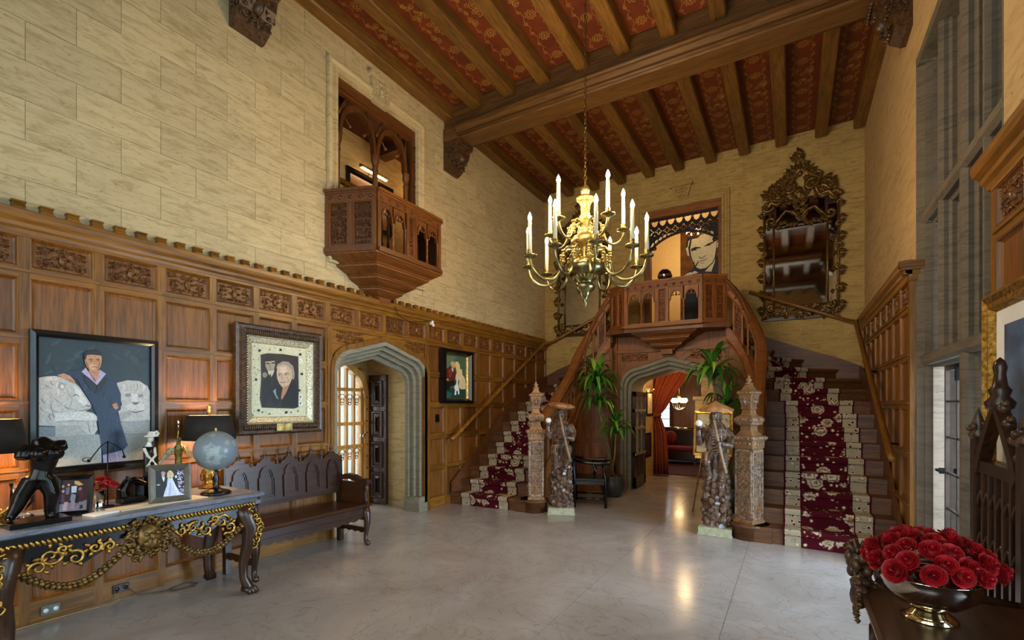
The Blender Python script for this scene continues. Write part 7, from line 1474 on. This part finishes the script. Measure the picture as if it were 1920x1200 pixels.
MB().lathe([(.085, 0), (.088, .006), (.07, .022), (.055, .035), (.05, .045)], (bx, by, TH), 36).build('foot', carved('warm_silver', 'b59a5e', 'efdcae', .1, 1, 3), rb)
MB().lathe([(.0, .046), (.05, .045), (.10, .065), (.14, .10), (.155, .145), (.153, .165), (.16, .17), (.15, .168), (.145, .14), (.09, .075), (0, .06)], (bx, by, TH), 36).build('bowl', SILVER, rb)
r = random.Random(9); lab = 'full red rose bloom in the silver bowl of roses'; cnt = 0
for ring_, n_, rad, z in ((0, 1, 0, .36), (1, 6, .065, .352), (2, 11, .122, .328), (3, 14, .165, .295), (4, 14, .188, .262)):
    for i in range(n_):
        a = 2*PI*(i+.5*(ring_ % 2))/n_+r.uniform(-.12, .12); rr = rad*r.uniform(.93, 1.07); up = (cos(a)*rad*7, sin(a)*rad*7, 1.15-.18*ring_)
        rose(lab, (bx+rr*cos(a), by+rr*sin(a), TH+z-.045+r.uniform(-.012, .012)), up, .056*r.uniform(.92, 1.15), 'roses in the silver bowl', 11); cnt += 1
# second bouquet just entering at the right edge
tv = thing('tall_vase', 'tall dark vase of red roses at the right edge of the photo', 'vase', (.92, 2.25, TH)); MB().lathe([(.05, 0), (.06, .01), (.045, .05), (.06, .2), (.05, .35), (.055, .38), (.045, .375), (.03, .1), (0, .1)], (.90, 2.22, TH), 14).build('body', BLACK, tv)
for i, (dx, dy, dz) in enumerate(((-.10, .02, .58), (-.04, .06, .64), (.0, -.03, .66), (-.07, -.06, .60), (.03, .05, .60))):
    rose('dark red rose in the tall vase at the right edge', (.90+dx, 2.22+dy, TH+dz), (dx*6, dy*6, 1), .05, 'roses in the tall vase', 9); MB().tube([(.90, 2.22, TH+.3), (.90+dx*.7, 2.22+dy*.7, TH+dz*.85), (.90+dx, 2.22+dy, TH+dz)], .004, 5).build('rose_stem', GREENLEAF, tv)
for k in range(3): inst(LF[1], 'leaf', tv, (.85, 2.22, TH+.46), (0, .3, 2.6+k*.9), (.12, .22, .12))
# gothic throne chair against the right wall, facing into the hall
gc = thing('gothic_chair', 'tall dark gothic chair with pierced tracery back at the right wall', 'chair', (.7, 3.18, 0)); gy = 3.18
F = lambda u, v, h: (.865-h*.93, gy+u*.93, v)
for s in (-1, 1):
    m = MB(); fbox(m, F, s*.33-.03, s*.33+.03, 0, 1.42, -.03, .03); ps = m.build('back_post', DARKZ, gc)
    m = MB(); m.lathe([(.035, 0), (.045, .02), (.02, .05), (.03, .08), (.0, .17)], F(s*.33, 1.42, 0), 8)
    for k in range(5): m.ell(Vector(F(s*.33, 1.45+.012*k, 0))+Vector((.035*cos(k*1.3), .035*sin(k*1.3), 0)), .018, 6, 4)
    m.build('crocket', CARVED, ps)
    m = MB(); m.tube([F(s*.32, .72, .02), F(s*.33, .74, .22), F(s*.33, .70, .40), F(s*.33, .64, .47), F(s*.33, .55, .44), F(s*.33, .47, .38)], [.028, .03, .034, .034, .03, .028], 8); m.build('armrest', DARKX, gc)
    m = MB(); fbox(m, F, s*.31-.03, s*.31+.03, 0, .42, .40, .46); m.build('leg', DARKZ, gc)
m = MB(); fbox(m, F, -.34, .34, .42, .47, -.02, .50); m.build('seat', DARKX, gc); m = MB(); fbox(m, F, -.31, .31, .34, .42, .43, .46); m.build('seat_rail', DARKY, gc)
for v0 in (.52, 1.28): m = MB(); fbox(m, F, -.31, .31, v0-.03, v0+.03, -.02, .025); m.build('back_rail', DARKY, gc)
for i in range(5): m = MB(); fbox(m, F, -.2+i*.1-.014, -.2+i*.1+.014, .55, 1.30, -.015, .02); m.build('slat', DARKZ, gc)
m = MB()
for i in range(6):
    u = -.25+i*.1
    for vv in (1.06, .84):
        A_ = [(u-.05+.05*t, vv+.09*math.sqrt(t)) for t in (0, .2, .5, .8, 1)]+[(u+.05*t, vv+.09*math.sqrt(1-t)) for t in (.2, .5, .8, 1)]; m.tube([F(*p, .01) for p in A_], .010, 5)
m.build('tracery', DARKZ, gc)
A_ = [(-.30+.30*t, 1.28+.34*t**.8) for t in [i/8 for i in range(9)]]; A_ += [(-a, b) for a, b in A_[-2::-1]]
m = MB(); fring(m, F, A_, [(a*.86, b-.05) for a, b in A_], -.025, .03); gb = m.build('gable', DARKZ, gc)
m = MB()
for i in range(4):
    for s in (-1, 1): p = (s*(.26-.07*i), 1.36+.075*i); m.ell(F(p[0], p[1], 0), .028, 6, 5); m.ell(F(p[0]+s*.02, p[1]+.02, 0), .02, 6, 4)
m.build('crocket', CARVED, gb)
m = MB(); m.lathe([(.05, 0), (.06, .03), (.035, .06), (.045, .09), (.03, .11), (.022, .17), (.028, .20), (.02, .23), (0, .25)], F(0, 1.58, 0), 8); m.build('finial', DARKZ, gb)
gp = thing('gilt_picture', 'gilt framed picture hanging on the pier at the right edge', 'picture', (.97, 3.1, 1.2)); G = lambda u, v, h: (.975-h, u, v)
MB().frame([(0, 0), (0, .05), (.02, .06), (.05, .045), (.08, .05), (.10, .02)], 2.6, 3.66, 1.20, 2.20, G).build('frame', GOLD, gp); m = MB(); m.frame([(.10, .02), (.18, .012)], 2.6, 3.66, 1.20, 2.20, G); m.build('mount', WHITE, gp); MB().box(.964, .968, 2.77, 3.49, 1.37, 2.03).build('print', plain('blue_print', '50688a', .4, var=.6, vscale=5), gp)

for o in list(bpy.data.objects):
    if o.name.split('.')[0] in ('gilt_carving', 'apron_scrolls', 'arm_knop', 'newel_carving', 'tracery', 'gadroon_band', 'frame_carving', 'rosette', 'leg_gilding', 'hair', 'fluting', 'crystal', 'highlight_bar', 'socket', 'leading', 'glazing_bar', 'carving', 'corbel_carving', 'keystone_carving', 'spandrel_carving', 'post_carving', 'corner_carving', 'painted_ornament', 'crocket', 'cusp', 'fretwork', 'valance_edge', 'border_glass'):
        o['kind'] = 'stuff'
